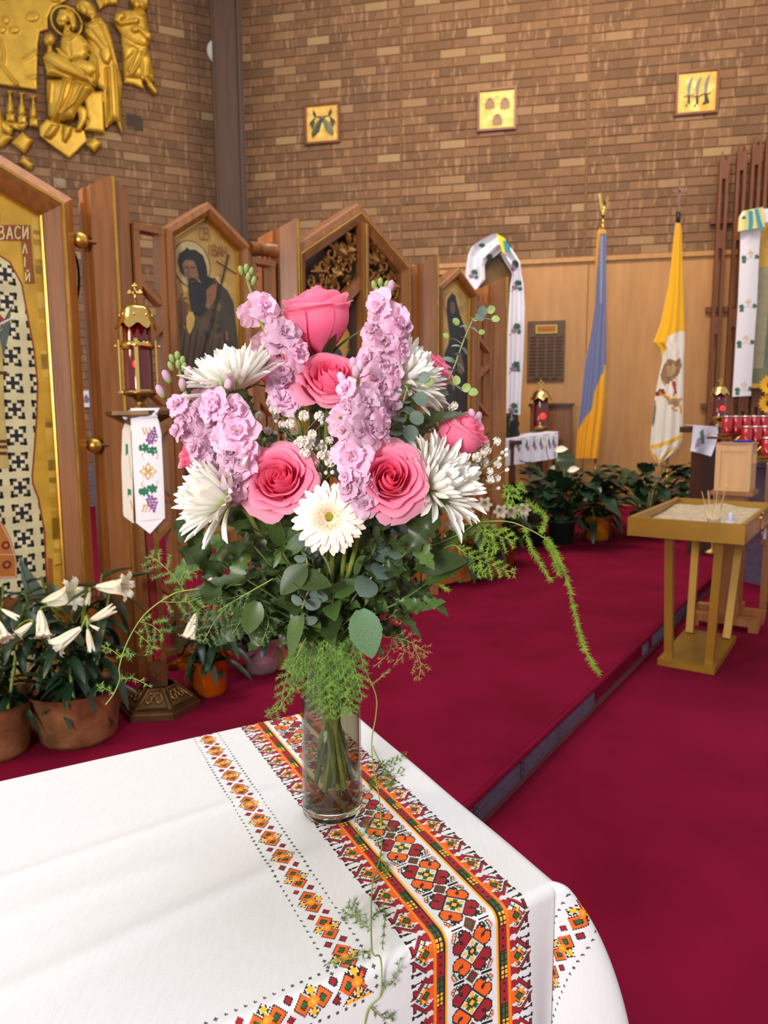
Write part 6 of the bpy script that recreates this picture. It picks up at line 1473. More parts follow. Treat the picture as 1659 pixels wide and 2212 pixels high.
def stitch(A, B):
    """cross stitch colours for cells with cloth coordinates A (from the right edge) and B (from the far edge)"""
    C = np.tile(np.array(lin(WHT)), A.shape + (1,))
    def put(m, c): C[m] = lin(c)
    CEN = .1145
    y = (A - CEN) / CELL; ay = np.abs(y)
    strip = ay < 56
    # flowers between the line pairs, period 40 cells
    x = ((B - .375) / CELL + 20) % 39.4 - 19.7
    p, q = (x + y) / 1.414, (x - y) / 1.414
    m = ay < 20.4
    for u_, v_, c in ((p, q, ORA), (q, p, RED)):
        for s in (1, -1):
            for o in (-3.6, 3.6):
                d = np.hypot((u_ - s * 12.2) / 1.15, v_ - o)
                put(m & (d < 5.3), BLK); put(m & (d < 4.2), c)
            d = np.hypot(u_ - s * 8.6, v_); put(m & (d < 3.4), c); put(m & (np.hypot((u_ - s * 12.5) / 1.8, v_) < 1.1), (70, 20, 20))
    sq = np.maximum(np.abs(p), np.abs(q)); di = np.abs(p) + np.abs(q)
    put(m & (sq < 8), BLK); put(m & (sq < 7), WHT); put(m & (sq < 6.2) & (np.minimum(np.abs(p), np.abs(q)) < 1.7), GRN); put(m & (sq < 6.0) & (np.abs(np.abs(p) - np.abs(q)) < 1.6) & (sq > 3.4), YEL)
    put(m & (sq < 3.0), BLK); put(m & (sq < 1.7), YEL)
    xx = (x + 19.7) % 39.4; xx = np.where(xx > 19.7, xx - 39.4, xx)   # distance from the middle between flowers
    d2 = np.abs(xx) + np.abs(y); put(m & (d2 < 5.6), BRN); put(m & (d2 < 2), (70, 80, 40))
    t_ = ay - 8
    put(m & (ay > 7) & (ay < 16) & (np.abs(xx) < .8), BLK)
    for k, (c, o) in enumerate(((BLK, 6), (BLK, 8.6), (GRN, 11.2), ((216, 84, 54), 13.6))):
        put(m & (np.abs(ay - o - np.abs(xx) * .55) < .85) & (np.abs(xx) > 2) & (np.abs(xx) < (6 if k < 2 else 9)) & (ay < 17.5), c)
    # line pairs
    l = ay - 18 - 8
    seq = (B / CELL) % 40
    inn = (ay >= 20.4) & (ay < 32)
    put(inn, BLK); put((ay >= 20.4) & (ay < 22.6), ORL); put((ay >= 29.6) & (ay < 32.2), ORA)
    put((ay >= 20.6) & (ay < 21.6), YEL); put((ay >= 30.3) & (ay < 31.3), ORL)
    mid = (ay >= 23.4) & (ay < 29.2); h = (ay - 23.4) * 1.2
    put(mid & (seq < 18) & ~((((seq // 2) % 3) == 1) & (((h // 2.4) % 2) == 1)), RED)
    put(mid & (seq >= 19) & (seq < 29) & ((seq % 5) > 1.2) & ((h % 3.8) > 1.1), GRN)
    put(mid & (seq >= 30) & (seq < 39) & ((seq % 4) > 1.2) & ((h % 3.8) > 1.1), YEL)
    # teeth on both sides, period 30 cells
    hh = ay - 32.2; tt = np.abs(((B - .3231) / CELL + 14.95) % 29.9 - 14.95)
    T = (hh >= 0) & (hh < 19.5)
    hs = hh
    mm = tt + np.abs(hs - 6.5) * 1.0
    put(T & (tt > 6 + hs * .35) & (hs < 7) & (tt < 13.6 - hs * .25), RED)
    arm = (mm >= 10.6) & (mm < 13.4) & (hs > 5); put(T & (mm >= 9.9) & (mm < 14.1) & (hs > 5) & (tt > 1.0), BLK); put(T & arm & (tt > 1.2), RED)
    put(T & (hs > 14.2) & (hs < 17.0) & (tt > 2.6) & (tt < 8.6), BLK); put(T & (hs > 14.8) & (hs < 16.5) & (tt > 3) & (tt < 8.2), RED)
    put(T & (mm < 9.2), WHT); put(T & (mm >= 7.2) & (mm < 8.8) & (((tt // 1.5) % 2) < 1), GRN); put(T & (mm < 6.6), BLK); put(T & (mm < 6.0), ORA)
    put(T & (mm < 3.8), BLK); put(T & (mm < 2.8), GRN); put(T & (np.abs(tt - 3.6) + np.abs(hs - 8.4) < 1.8), YEL); put(T & (hs < 3) & (tt < 5), ORA)
    put(T & (np.abs(tt - 13.2 + hs * .12) < .75) & (hs > 9) & (hs < 17.5), BLK); put(T & (np.abs(hs - 17.6) < .9) & (tt > 10) & (tt < 13), BLK)
    # diamond bands: one along b, one turning along the near edge
    def diamonds(u_, v_):
        x = (u_ / CELL + 15) % 30.2 - 15.1; y = v_ / CELL; ay = np.abs(y); band = ay < 17
        for s in (1, -1):
            d = np.abs(x - s * 6.2) + ay; put(band & (d < 7.0), BLK); put(band & (d < 6.2), ORA); put(band & (d < 3.2), BLK); put(band & (d < 2.5), GRN)
            d = np.abs(x) + np.abs(y - s * 6.2); put(band & (d < 4.6), BLK); put(band & (d < 3.9) & (((np.abs(x) // 1) % 2) < 1), WHT); put(band & (d < 2.8), YEL)
            xr = np.where(x > 0, x - 15.1, x + 15.1); d = np.abs(xr) + np.abs(y - s * 5.6); put(band & (d < 3.4), BLK); put(band & (d < 2.6), RED)
        d = np.abs(x) + ay; put(band & (d < 4.2), ORL); put(band & (d < 1.6), YEL)
        xd = (u_ / CELL) % 6.04 - 3.02; put(band & (np.abs(ay - 13.5) + np.abs(xd) < 1.35), (70, 70, 76))
    put_b = (B < .603)
    m0 = C.copy(); diamonds(B - .0177, A - .2492); C[:] = np.where((put_b & (np.abs(A - .2492) < .0255) & (B > -.02))[..., None], C, m0)
    m0 = C.copy(); diamonds(A - .2492, B - .5865); C[:] = np.where(((A > .2492 - .008) & (np.abs(B - .5865) < .0255))[..., None], C, m0)
    m0 = C.copy(); diamonds(B - .60, A + .034); C[:] = np.where(((np.abs(A + .034) < .0255) & (B > .585))[..., None], C, m0)
    return C
aL = np.concatenate([np.linspace(1.145, .452, 24)[:-1], np.arange(.452, -.205, -CELL)])
bL = np.concatenate([np.linspace(-.16, -.015, 8)[:-1], np.arange(-.015, NEAR + DEEP, CELL)])
A, B = np.meshgrid(aL, bL, indexing='ij')
P = cloth_pos(A, B)
Ac, Bc = (A[1:, 1:] + A[:-1, :-1]) / 2, (B[1:, 1:] + B[:-1, :-1]) / 2
mb = MB(); mb.grid(P[:, ::-1], col=stitch(Ac, Bc)[:, ::-1].reshape(-1, 4))
tc = obj('embroidered_tablecloth', mb, LINEN, None, True)
tag(tc, 'white tablecloth with orange and dark red cross stitch border under vase', 'tablecloth')
# ------------------------------------------------------------------ glass vase
VX, VY = -.071, .900
v = thing('glass_vase', 'clear tapered glass cylinder vase with water on the embroidered cloth', 'vase', (VX, VY, TAB + .0045))
THIN = THINGLASS('thin_clear_glass', (240, 244, 240), 1.5); THINW = THINGLASS('tinted_water', (226, 214, 198), 1.2)
mb = MB(); mb.lathe([(.0401, .0105), (.0373, .226), (.0370, .2295), (.0362, .2295), (.0354, .226), (.0376, .0115)], 64)
def fix(o):
    import bmesh
    bm = bmesh.new(); bm.from_mesh(o.data); bmesh.ops.remove_doubles(bm, verts=bm.verts, dist=1e-6); bmesh.ops.recalc_face_normals(bm, faces=bm.faces); bm.to_mesh(o.data); bm.free(); return o
obj('glass', mb, THIN, v, True)
mb = MB(); mb.lathe([(.0005, .0), (.0365, .0), (.0398, .003), (.0402, .0105), (.0376, .0115), (.0005, .0108)], 64); fix(obj('thick_base', mb, GLASSM, v, True))
mb = MB(); mb.tube([(.0364 * math.cos(a_), .0364 * math.sin(a_), .2298) for a_ in np.linspace(0, 2 * PI, 49)], .0009, 6); obj('rim', mb, MAT('rim_glint', (216, 222, 224), .08, coat=1.0), v, True)
mb = MB(); mb.lathe([(.0005, .0112), (.034, .0118), (.0370, .0163), (.0356, .185), (.0005, .1852)], 56); obj('water', mb, THINW, v, True)
NECK = Vector((VX, VY, TAB + .235))
rb = random.Random(11)
def stem_path(P, a, foot=None, k=.10, spread=.024):
    """from a bloom down through the neck of the vase to a point in the water"""
    P = Vector(P); a = Vector(a).normalized()
    d = Vector((P.x - VX, P.y - VY, 0)); dn = d.normalized() if d.length > .01 else Vector((rb.uniform(-1, 1), rb.uniform(-1, 1), 0)).normalized()
    nk = NECK + Vector((dn.x, dn.y, 0)) * min(spread, d.length * .35) * rb.uniform(.7, 1.05)
    if foot is None:
        f = -dn * rb.uniform(.004, .024); foot = Vector((VX + f.x + rb.uniform(-.008, .008), VY + f.y + rb.uniform(-.006, .006), TAB + rb.uniform(.03, .095)))
    up = (nk - foot).normalized()
    return bez(P, P - a * k, nk + up * max(.03, (P.z - nk.z) * .45), nk, 14) + [nk.lerp(foot, t) for t in (.25, .5, .75, 1)], foot
def stem_thing(name, label, cat, P, a, r0, r1, mat=None, group=None, foot=None, k=.10, start=0.0):
    path, foot = stem_path(P, a, foot, k); t = thing(name, label, cat, foot, group=group)
    mb = MB(); n = len(path); mb.tube(path, [r0 + (r1 - r0) * i / (n - 1) for i in range(n)], 8); obj('stem', mb, mat or STEM, t, True, True)
    return t, path

# ------------------------------------------------------------------ roses
def cmix(a, b, t): return [a[i] + (b[i] - a[i]) * t for i in range(3)]
def petal_mesh(R, H, Aw, rb_, Rt, curl, seed, inner=0.0, tw=.0):
    rg = random.Random(seed); nu, nv = 13, 11
    u = np.linspace(-1, 1, nu)[:, None]; v = np.linspace(0, 1, nv)[None, :]
    tip = 1 - .17 * np.abs(u)**2.4 + .035 * np.exp(-(u / .16)**2) * (1 if curl > .003 else 0) + .02 * np.sin(u * 5 + rg.uniform(0, 6)) * (1 if curl > .002 else .4)
    s = v * tip
    r = rb_ + (R - rb_) * np.sin(np.clip(s / .62, 0, 1) * PI / 2)
    kk = np.clip((s - .6) / .4, 0, 1.1); r = r + (Rt - R) * kk**1.6
    z = H * s**.92
    kc = np.clip((s - .76) / .24, 0, 1.1); ce = 1 + .8 * np.abs(u)**2
    r = r + curl * kc**1.3 * ce; z = z - curl * .95 * kc**2 * ce
    ang = u * Aw * (.40 + .60 * np.sin(np.clip(s * 1.2 + .12, 0, 1) * PI / 2))
    r = r + tw * u + .0016 * np.sin(u * 4 + rg.uniform(0, 6)) * s**3 * (1 if R > .012 else .3)
    P = np.stack([r * np.cos(ang), r * np.sin(ang), z], -1)
    sc = ((s[1:, 1:] if s.shape == (nu, nv) else np.broadcast_to(s, (nu, nv))[1:, 1:]))
    base, midc, tipc = (246, 116, 162), (252, 134, 176), (255, 178, 204)
    C = np.zeros((nu - 1, nv - 1, 4))
    for i in range(nu - 1):
        for j in range(nv - 1):
            f = sc[i, j]; c = cmix(base, midc, min(1, f / .5)) if f < .5 else cmix(midc, tipc, (f - .5) / .5 * (1 - .5 * inner))
            c = cmix(c, (255, 128, 166), inner * .6); C[i, j] = lin(c)
    mb = MB(); mb.grid(P, col=C.reshape(-1, 4)); return mesh('petal', mb, ROSE, True)
def rose_kit(layers, seed):
    out = []
    for li, (n, R, Rt, H, Aw, curl, inner) in enumerate(layers):
        ms = [petal_mesh(R * (1 + .04 * k), H * (1 - .03 * k), Aw, .004 + .12 * R, Rt * (1 + .05 * k), curl * (1 + .35 * k), seed + li * 10 + k, inner, .0022 if R > .006 else .001) for k in range(2)]
        out.append((n, ms))
    return out
OPEN_ROSE = rose_kit([(3, .0035, .0025, .046, 1.7, 0, 1), (3, .0075, .006, .047, 1.35, .0003, 1), (4, .0120, .0105, .047, 1.1, .0008, .9), (4, .0165, .016, .046, 1.02, .0015, .8), (5, .0215, .0225, .044, .95, .0026, .55), (5, .027, .030, .041, .86, .005, .3), (5, .031, .036, .036, .82, .006, .1), (4, .033, .039, .029, .88, .008, 0)], 100)
TIGHT_ROSE = rose_kit([(3, .005, .003, .068, 1.7, 0, 1), (3, .010, .007, .069, 1.4, .0003, .9), (4, .016, .014, .068, 1.1, .002, .7), (4, .022, .022, .066, .95, .005, .4), (4, .028, .027, .062, 1.05, .004, .2), (4, .031, .032, .058, 1.08, .006, 0)], 300)
SEP = leaf_mesh('sepal', lambda v: .17 * math.sin(PI * min(.98, v * .8 + .18))**.8 * (1 - v * .35), LEAFM, 8, 2, .3, -.25)
def rose(label, x, y, Y, axis, s=1.0, kit='open', roll=0.0, tilt=(0, 0, 1)):
    K = OPEN_ROSE if kit == 'open' else TIGHT_ROSE; a = Vector(axis).normalized(); mid = .026 if kit == 'open' else .034
    base = Vector(at(x, y, Y)) - a * mid * s
    t, path = stem_thing('pink_rose', label, 'rose', base - a * .002, a, .0030, .0034, STEM, 'pink roses in the vase')
    M = aim(base, a, tilt, s)
    rr_ = random.Random(int(x * 7 + y)); off = roll
    for n, ms in K:
        off += .55
        for k in range(n):
            inst('petal', ms[k % 2], t, M @ Matrix.Rotation(off + 2 * PI * k / n + rr_.uniform(-.12, .12), 4, 'Z') @ Matrix.Rotation(rr_.uniform(-.05, .05), 4, 'Y'))
    mb = MB(); mb.lathe([(.0005, -.016), (.004, -.014), (.0075, -.006), (.0078, .0), (.006, .004)], 12, M=M); obj('hip', mb, STEM, t, True, True)
    for k in range(5):
        an = k * 2 * PI / 5 + roll; d = Vector((math.cos(an), math.sin(an), .9 if kit == 'tight' else -.1)).normalized()
        Ms = M @ aimy(Vector((math.cos(an), math.sin(an), 0)) * .007, d, Vector((math.cos(an), math.sin(an), 0)), 0.044 if kit == 'tight' else .028)
        inst('sepal', SEP, t, Ms)
    # a pair of leaves on the stem
    q = path[5]
    for k in (-1, 1):
        d = Vector((k * .8 + rr_.uniform(-.3, .3), -.3, rr_.uniform(-.2, .5))); inst('leaf', rr_.choice(LF_ROSE), t, aimy(q, d, (0, -.5, 1), .05 * rr_.uniform(.8, 1.15)))
    return t
rose('tall pink rose bud at the top of the bouquet, green sepals showing', 687, 694, .90, (-.12, -.16, 1), 1.2, 'tight', .75)
rose('open pink rose directly under the topmost rose', 716, 820, .86, (.14, -.62, .62), 1.0, 'open', .4)
rose('large open pink rose lower left, touching the cream gerbera', 603, 1035, .80, (-.06, -.88, .40), .96, 'open', 1.3)
rose('large open pink rose lower right, right of the cream gerbera', 842, 1035, .78, (.10, -.92, .30), .96, 'open', 2.2)
rose('half closed pink rose at far right above white chrysanthemum', 992, 942, .88, (.42, -.20, .75), .86, 'tight', .2)
rose('pink rose mostly hidden behind the upper left white chrysanthemum', 508, 808, .97, (-.3, -.1, .8), .92, 'open', .9)
rose('pink rose peeking out behind the upper right white chrysanthemum', 925, 812, .97, (.45, .1, .8), .85, 'tight', 1.9)
rose('pink rose half hidden behind the left lilac stock spike', 598, 800, .96, (-.1, -.35, .8), .75, 'tight', 2.6)
rose('deep set pink rose behind the left lilac stock cluster', 438, 985, .95, (-.5, -.3, .6), .8, 'tight', 2.0)

# ------------------------------------------------------------------ chrysanthemums
def mum_petal(L, W, bend, seed):
    nv = 9; v = np.linspace(0, 1, nv); u = np.linspace(-1, 1, 5)
    w_ = W * np.clip(np.sin(PI * np.clip(v * .80 + .10, 0, 1)), 0, 1)**.55 * np.where(v > .86, np.sqrt(np.clip(1 - ((v - .86) / .145)**2, .02, 1)), 1) * (.55 + .45 * v)
    th = bend * v**1.5
    y = np.concatenate([[0], np.cumsum(np.cos((th[1:] + th[:-1]) / 2) * L / (nv - 1))]); z = np.concatenate([[0], np.cumsum(np.sin((th[1:] + th[:-1]) / 2) * L / (nv - 1))])
    X = u[None, :] * w_[:, None]; Yy = y[:, None] + 0 * u[None, :]; Z = z[:, None] + (np.abs(u)**1.6)[None, :] * w_[:, None] * .75
    C = np.zeros((nv - 1, 4, 4))
    for i in range(nv - 1):
        c = cmix((222, 228, 164), (248, 247, 240), min(1, v[i] / .45)); C[i, :] = lin(c)
    mb = MB(); mb.grid(np.stack([X, Yy, Z], -1), col=C.reshape(-1, 4)); return mesh('petal', mb, WPET, True)
MPET = [mum_petal(1, .095, b, 0) for b in (.75, .45, .1, -.35)]
def mum(label, x, y, Y, axis, s=1.0, n=105, phimax=78, seed=0, strays=3):
    rg = random.Random(seed); a = Vector(axis).normalized(); base = Vector(at(x, y, Y))
    t, path = stem_thing('white_chrysanthemum', label, 'chrysanthemum', base - a * .004, a, .0036, .0036, STEMD, 'white chrysanthemums in the vase', k=.07)
    M = aim(base, a, (0, 0, 1), s)
    mb = MB(); mb.lathe([(.0005, -.012), (.006, -.010), (.010, -.002), (.009, .004), (.0005, .006)], 14, M=M); obj('calyx', mb, STEMD, t, True, True)
    for i in range(n):
        f = i / (n - 1); phi = math.radians(6 + (phimax - 6) * f**.72) + rg.uniform(-.09, .09); an = i * 2.39996 + rg.uniform(-.15, .15)
        if i >= n - strays: phi += rg.uniform(.15, .35)
        L = (.030 + .024 * f**.6) * rg.uniform(.88, 1.10)
        d = Vector((math.sin(phi) * math.cos(an), math.sin(phi) * math.sin(an), math.cos(phi)))
        inw = Vector((-math.cos(phi) * math.cos(an), -math.cos(phi) * math.sin(an), math.sin(phi)))
        p0 = Vector((math.sin(phi) * math.cos(an), math.sin(phi) * math.sin(an), 0)) * .0065 + Vector((0, 0, .002 + .004 * (1 - f)))
        k = 0 if f < .35 else (1 if f < .7 else (2 if rg.random() < .6 else 3))
        inst('petal', MPET[k], t, M @ aimy(p0, d, inw, L))
    for k in range(2):
        q = path[4 + k * 2]; d = Vector((rg.uniform(-1, 1), -.4, rg.uniform(-.3, .5))); inst('leaf', rg.choice(LF_MUM), t, aimy(q, d, (0, -.6, .8), .055))
    return t
mum('white chrysanthemum at upper left, petals opening upward', 510, 850, .84, (-.22, -.22, .95), 1.14, 140, 66, 1)
mum('white chrysanthemum at upper right, beside the tall lilac stock', 860, 828, .885, (.72, -.26, .62), 1.12, 140, 70, 2)
mum('white chrysanthemum at lower left, petals spilling toward the left', 502, 1082, .825, (-.76, -.50, .38), 1.24, 130, 64, 3, 5)
mum('white chrysanthemum at lower right, petals spilling toward the right', 924, 1058, .835, (.62, -.52, .46), 1.22, 130, 66, 4, 5)

# ------------------------------------------------------------------ gerbera
def gerbera_petal(c0, c1):
    nv, nu = 9, 6; v = np.linspace(0, 1, nv); u = np.linspace(-1, 1, nu + 1)
    w_ = .135 * np.clip(np.sin(PI * np.clip(v * .78 + .10, 0, 1)), 0, 1)**.6 * np.where(v > .88, np.sqrt(np.clip(1 - ((v - .88) / .125)**2, .05, 1)), 1)
    X = u[None, :] * w_[:, None]; Yy = v[:, None] + 0 * u[None, :]; Z = .10 * np.sin(v * PI)[:, None] - .05 * v[:, None]**3 + .012 * np.cos(u * PI * 2)[None, :] * np.sin(v * PI)[:, None] - .10 * (u**2)[None, :] * w_[:, None]
    C = np.zeros((nv - 1, nu, 4))
    for i in range(nv - 1): C[i, :] = lin(cmix(c0, c1, min(1, v[i] / .6)))
    mb = MB(); mb.grid(np.stack([X, Yy, Z], -1), col=C.reshape(-1, 4)); return mesh('petal', mb, WPET, True)
GP = [gerbera_petal((242, 218, 186), (250, 234, 220)), gerbera_petal((244, 224, 196), (250, 240, 230))]
ga = Vector((-.02, -.95, .22)).normalized(); gb = Vector(at(711, 1120, .775))
t, path = stem_thing('cream_gerbera', 'cream white gerbera daisy with green eye at the front centre', 'gerbera', gb - ga * .004, ga, .0032, .0034, STEM, k=.06)
M = aim(gb, ga, (0, 0, 1), .93); rg = random.Random(5)
for ring, (n, L, tz, z0) in enumerate(((22, .0405, -.02, .0), (21, .0375, .10, .0012), (18, .030, .24, .0024))):
    for k in range(n):
        an = 2 * PI * (k + .5 * (ring % 2)) / n + rg.uniform(-.05, .05); d = Vector((math.cos(an), math.sin(an), tz + rg.uniform(-.05, .06)))
        inst('petal', GP[ring % 2], t, M @ aimy(Vector((math.cos(an) * .004, math.sin(an) * .004, z0)), d, (0, 0, 1), L * rg.uniform(.94, 1.05)))
mb = MB()
for k in range(420):
    an = rg.uniform(0, 2 * PI); r = .0075 + .0105 * rg.random()**.8; p = Vector((r * math.cos(an), r * math.sin(an), .005 + .0015 * rg.random())); d = Vector((math.cos(an) * .6, math.sin(an) * .6, .9)) * .0034; c = Vector((-math.sin(an), math.cos(an), 0)) * .00055
    mb.add([M @ (p - c), M @ (p + c), M @ (p + d + c * .6), M @ (p + d - c * .6)], [(0, 1, 2, 3)], col=lin(rg.choice([(250, 240, 214), (246, 226, 186), (252, 246, 230)])))
obj('fringe', mb, WPET, t, False, True)['kind'] = 'stuff'
mb = MB(); mb.ball((0, 0, .004), .0072, 18, (1, 1, .55), M=M); obj('eye', mb, YELG, t, True, True)
mb = MB(); mb.lathe([(.0005, -.008), (.007, -.006), (.010, -.001), (.0005, .001)], 14, M=M); obj('calyx', mb, STEM, t, True, True)

# ------------------------------------------------------------------ lilac stock
def floret_mesh(seed, n_out=5, n_in=4):
    rg = random.Random(seed); mb = MB()
    for ring, (n, L, el, W) in enumerate(((n_out, .60, .10, .26), (n_in, .42, .55, .20), (3, .24, 1.0, .12))):
        for k in range(n):
            an = 2 * PI * k / n + rg.uniform(-.25, .25) + ring * .5; e = el + rg.uniform(-.18, .18); nv, nu = 6, 6
            v = np.linspace(0, 1, nv)[:, None]; u = np.linspace(-1, 1, nu + 1)[None, :]
            w_ = W * (.25 + .9 * np.clip(np.sin(PI * np.clip(v * .72 + .08, 0, 1)), 0, 1)) * np.where(v > .8, np.sqrt(np.clip(1 - ((v - .8) / .24)**2, .1, 1)), 1)
            tip = 1 - .10 * np.abs(u)**2 - .06 * np.exp(-(u / .2)**2)
            X = u * w_; Yv = v * L * tip; Z = .05 * np.sin(u * rg.uniform(4, 6) + rg.uniform(0, 6)) * v**1.5 + .10 * (u**2) * v * rg.uniform(-.6, 1) - .18 * v**2 * L * (1 if ring == 0 else -.3)
            P = np.stack([X + 0 * v, Yv, Z + 0 * X], -1)
            Mx = Matrix.Rotation(an, 4, 'Z') @ Matrix.Rotation(e, 4, 'X'); mb.grid(xf(Mx, P).reshape(P.shape))
    mb.lathe([(.001, -.30), (.05, -.26), (.07, -.06), (.05, .02)], 7, mi=1); mb.ball((0, 0, .06), .045, 6, mi=1)
    return mesh('floret', mb, [STOCKP, STOCKB], True)
FLOR = [floret_mesh(k) for k in range(5)]
_b = MB(); _b.ball((0, 0, .5), .5, 8, (.55, .55, 1.0)); BUDG = mesh('bud', _b, STOCKB, True)
_b = MB(); _b.ball((0, 0, .5), .5, 8, (.6, .6, 1.0), mi=0); _b.ball((0, 0, .28), .36, 8, (.75, .75, 1.0), mi=1); BUDP = mesh('bud', _b, [STOCKP, STOCKB], True)
def stock(label, line, florets, gbuds=(), pbuds=(), Y=.85, seed=0, leaves=2):
    rg = random.Random(seed); top = Vector(at(*line[0], Y)); P = [Vector(at(x, y, Y + .006 * i)) for i, (x, y) in enumerate(line)]
    path, foot = stem_path(P[-1], (P[-2] - P[-1]).normalized() if len(P) > 1 else (0, 0, 1), k=.05)
    t = thing('lilac_stock', label, 'stock flower', foot, group='lilac stock spikes in the vase')
    mb = MB(); up = smooth_path(P, 5); full = up[:-1] + path; mb.tube(full, [.0014 + .0018 * min(1, i / 14) for i in range(len(full))], 7); obj('stem', mb, STEM, t, True, True)
    for (x, y, d) in florets:
        sz = d / FPX * Y * 1.10 * rg.uniform(.92, 1.12); q = min(range(len(up)), key=lambda i: (proj(up[i])[0] - x)**2 + (proj(up[i])[1] - y)**2); sp = up[q]; sx, sy_ = proj(sp)
        c = Vector(at(x, y, Y - .012 - rg.uniform(0, .008))); f = Vector(((x - sx) * .03 + rg.uniform(-.45, .45), -1.0, .30 - (y - sy_) * .012 + rg.uniform(-.35, .45))).normalized()
        inst('floret', rg.choice(FLOR), t, aim(c, f, (0, 0, 1), sz, rg.uniform(0, 6)))
        if rg.random() < .55:   # another floret turned away behind
            c2 = sp + Vector(((c.x - sp.x) * -.6 + rg.uniform(-.006, .006), .012, rg.uniform(-.006, .006))); inst('floret', rg.choice(FLOR), t, aim(c2, Vector((rg.uniform(-.6, .6), .8, .3)), (0, 0, 1), sz * .9, rg.uniform(0, 6)))
    for lst, me, L in ((gbuds, BUDG, .0125), (pbuds, BUDP, .016)):
        for (x, y) in lst:
            q = min(range(len(up)), key=lambda i: (proj(up[i])[0] - x)**2 + (proj(up[i])[1] - y)**2); c = Vector(at(x, y + 6, Y - .006)); dd = (c - up[q]); dd = (dd.normalized() if dd.length > .003 else Vector((0, 0, 0))) * .45 + Vector((0, -.1, 1))
            inst('bud', me, t, aim(c, dd, s=L))
    return t
stock('tall lilac stock spike at upper left with green bud tip', [(530, 592), (548, 648), (566, 700), (598, 760), (620, 830), (640, 890)], [(571, 660, 62), (612, 716, 62), (640, 768, 58), (596, 744, 50), (614, 826, 60), (606, 800, 48), (622, 866, 62), (646, 752, 44), (600, 858, 46), (558, 668, 34)], [(524, 590), (532, 586), (540, 593), (546, 612), (536, 604)], [], .87, 1)
stock('tallest lilac stock spike right of the top rose', [(822, 618), (836, 670), (834, 740), (816, 800), (800, 860)], [(818, 658, 54), (814, 690, 44), (858, 692, 60), (806, 712, 44), (842, 708, 46), (830, 742, 74), (794, 776, 56), (828, 788, 62), (850, 806, 52), (822, 842, 66), (866, 758, 44), (842, 872, 56), (876, 706, 40), (806, 820, 44)], [(812, 622), (822, 616), (832, 622), (826, 634), (818, 636), (800, 716), (838, 720)], [(840, 628)], .85, 2)
stock('shorter lilac stock spike in front of the right open rose cluster', [(770, 792), (774, 850), (768, 900), (764, 960)], [(748, 838, 46), (790, 870, 68), (796, 908, 68), (772, 884, 56), (806, 934, 62), (776, 930, 58), (824, 902, 48), (752, 880, 44), (744, 928, 40), (828, 936, 40)], [], [(766, 794), (775, 800), (744, 826), (770, 812)], .79, 3)
stock('lilac stock between the two front roses above the gerbera', [(764, 960), (766, 1000), (770, 1060), (775, 1110)], [(762, 986, 82), (768, 1034, 56), (776, 1062, 52), (752, 1056, 44), (788, 1088, 48), (746, 1030, 36), (796, 1050, 40)], [], [], .785, 4)
stock('lilac stock at far left with pale green buds', [(384, 782), (398, 840), (432, 905), (470, 985), (500, 1050)], [(384, 872, 46), (402, 906, 58), (414, 934, 60), (384, 930, 42), (440, 902, 66), (456, 956, 72), (438, 980, 54), (470, 1012, 66), (494, 1036, 60), (420, 968, 48), (506, 1066, 46)], [(376, 780), (384, 774), (392, 784), (374, 796), (396, 798), (386, 792)], [(367, 820), (404, 812), (354, 852), (396, 838)], .83, 5)
stock('lilac stock at left beside the lower left rose, two green buds', [(470, 832), (482, 880), (504, 950), (520, 1020), (530, 1080)], [(464, 872, 56), (502, 882, 50), (450, 886, 46), (513, 932, 76), (482, 948, 60), (506, 982, 62), (522, 1004, 56), (490, 990, 54), (512, 1052, 52), (534, 968, 50), (500, 1024, 56)], [(462, 836), (476, 838)], [(489, 840)], .81, 6)
stock('single lilac stock tip behind the far right rose', [(1030, 902), (1020, 930), (990, 990)], [(1022, 918, 34), (1012, 938, 40)], [], [(1032, 906), (1022, 900)], .93, 7)

# ------------------------------------------------------------------ baby's breath
def gyp_mesh(seed):
    rg = random.Random(seed); mb = MB()
    for k in range(26):
        z = rg.uniform(-.55, 1); an = k * 2.4; r = math.sqrt(max(0, 1 - z * z)); d = Vector((r * math.cos(an), r * math.sin(an), z)); s = d.orthogonal().normalized(); s2 = d.cross(s); w_ = rg.uniform(.16, .3)
        p = d * .30; q = d * rg.uniform(.45, .55) + s2 * rg.uniform(-.1, .1); mb.add([p - s * .05, p + s * .05, q + s * w_, q + d * .03, q - s * w_], [(0, 1, 2, 3, 4)])
    mb.ball((0, 0, 0), .33, 8); return mesh('blossom', mb, GYP, True)
GYPM = [gyp_mesh(k) for k in range(3)]
_b = MB(); _b.ball((0, 0, 0), .5, 8, (.9, .9, 1.1)); GYB = mesh('bud', _b, GYP, True)
def gyp(label, hub, pts, buds, Y, seed):
    rg = random.Random(seed); H = Vector(at(*hub, Y + .02)); path, foot = stem_path(H, (0, 0, 1), k=.03)
    t = thing('babys_breath', label, "baby's breath", foot, group="sprigs of baby's breath in the vase"); mb = MB(); mb.tube(path, .0011, 5)
    for lst, b in ((pts, 0), (buds, 1)):
        for (x, y) in lst:
            p = Vector(at(x, y, Y + rg.uniform(-.02, .015))); m = H.lerp(p, .55) + Vector((rg.uniform(-.008, .008), rg.uniform(-.004, .004), -.004)); mb.tube(smooth_path([H, m, p], 4), .0005, 4)
            inst('bud' if b else 'blossom', GYB if b else rg.choice(GYPM), t, aim(p, (p - m) + Vector((0, -.02, .01)), s=(.0052 if b else .0098) * rg.uniform(.85, 1.2)))
    obj('branchlets', mb, MAT('pale_stem', (128, 142, 78), .6), t, True, True)
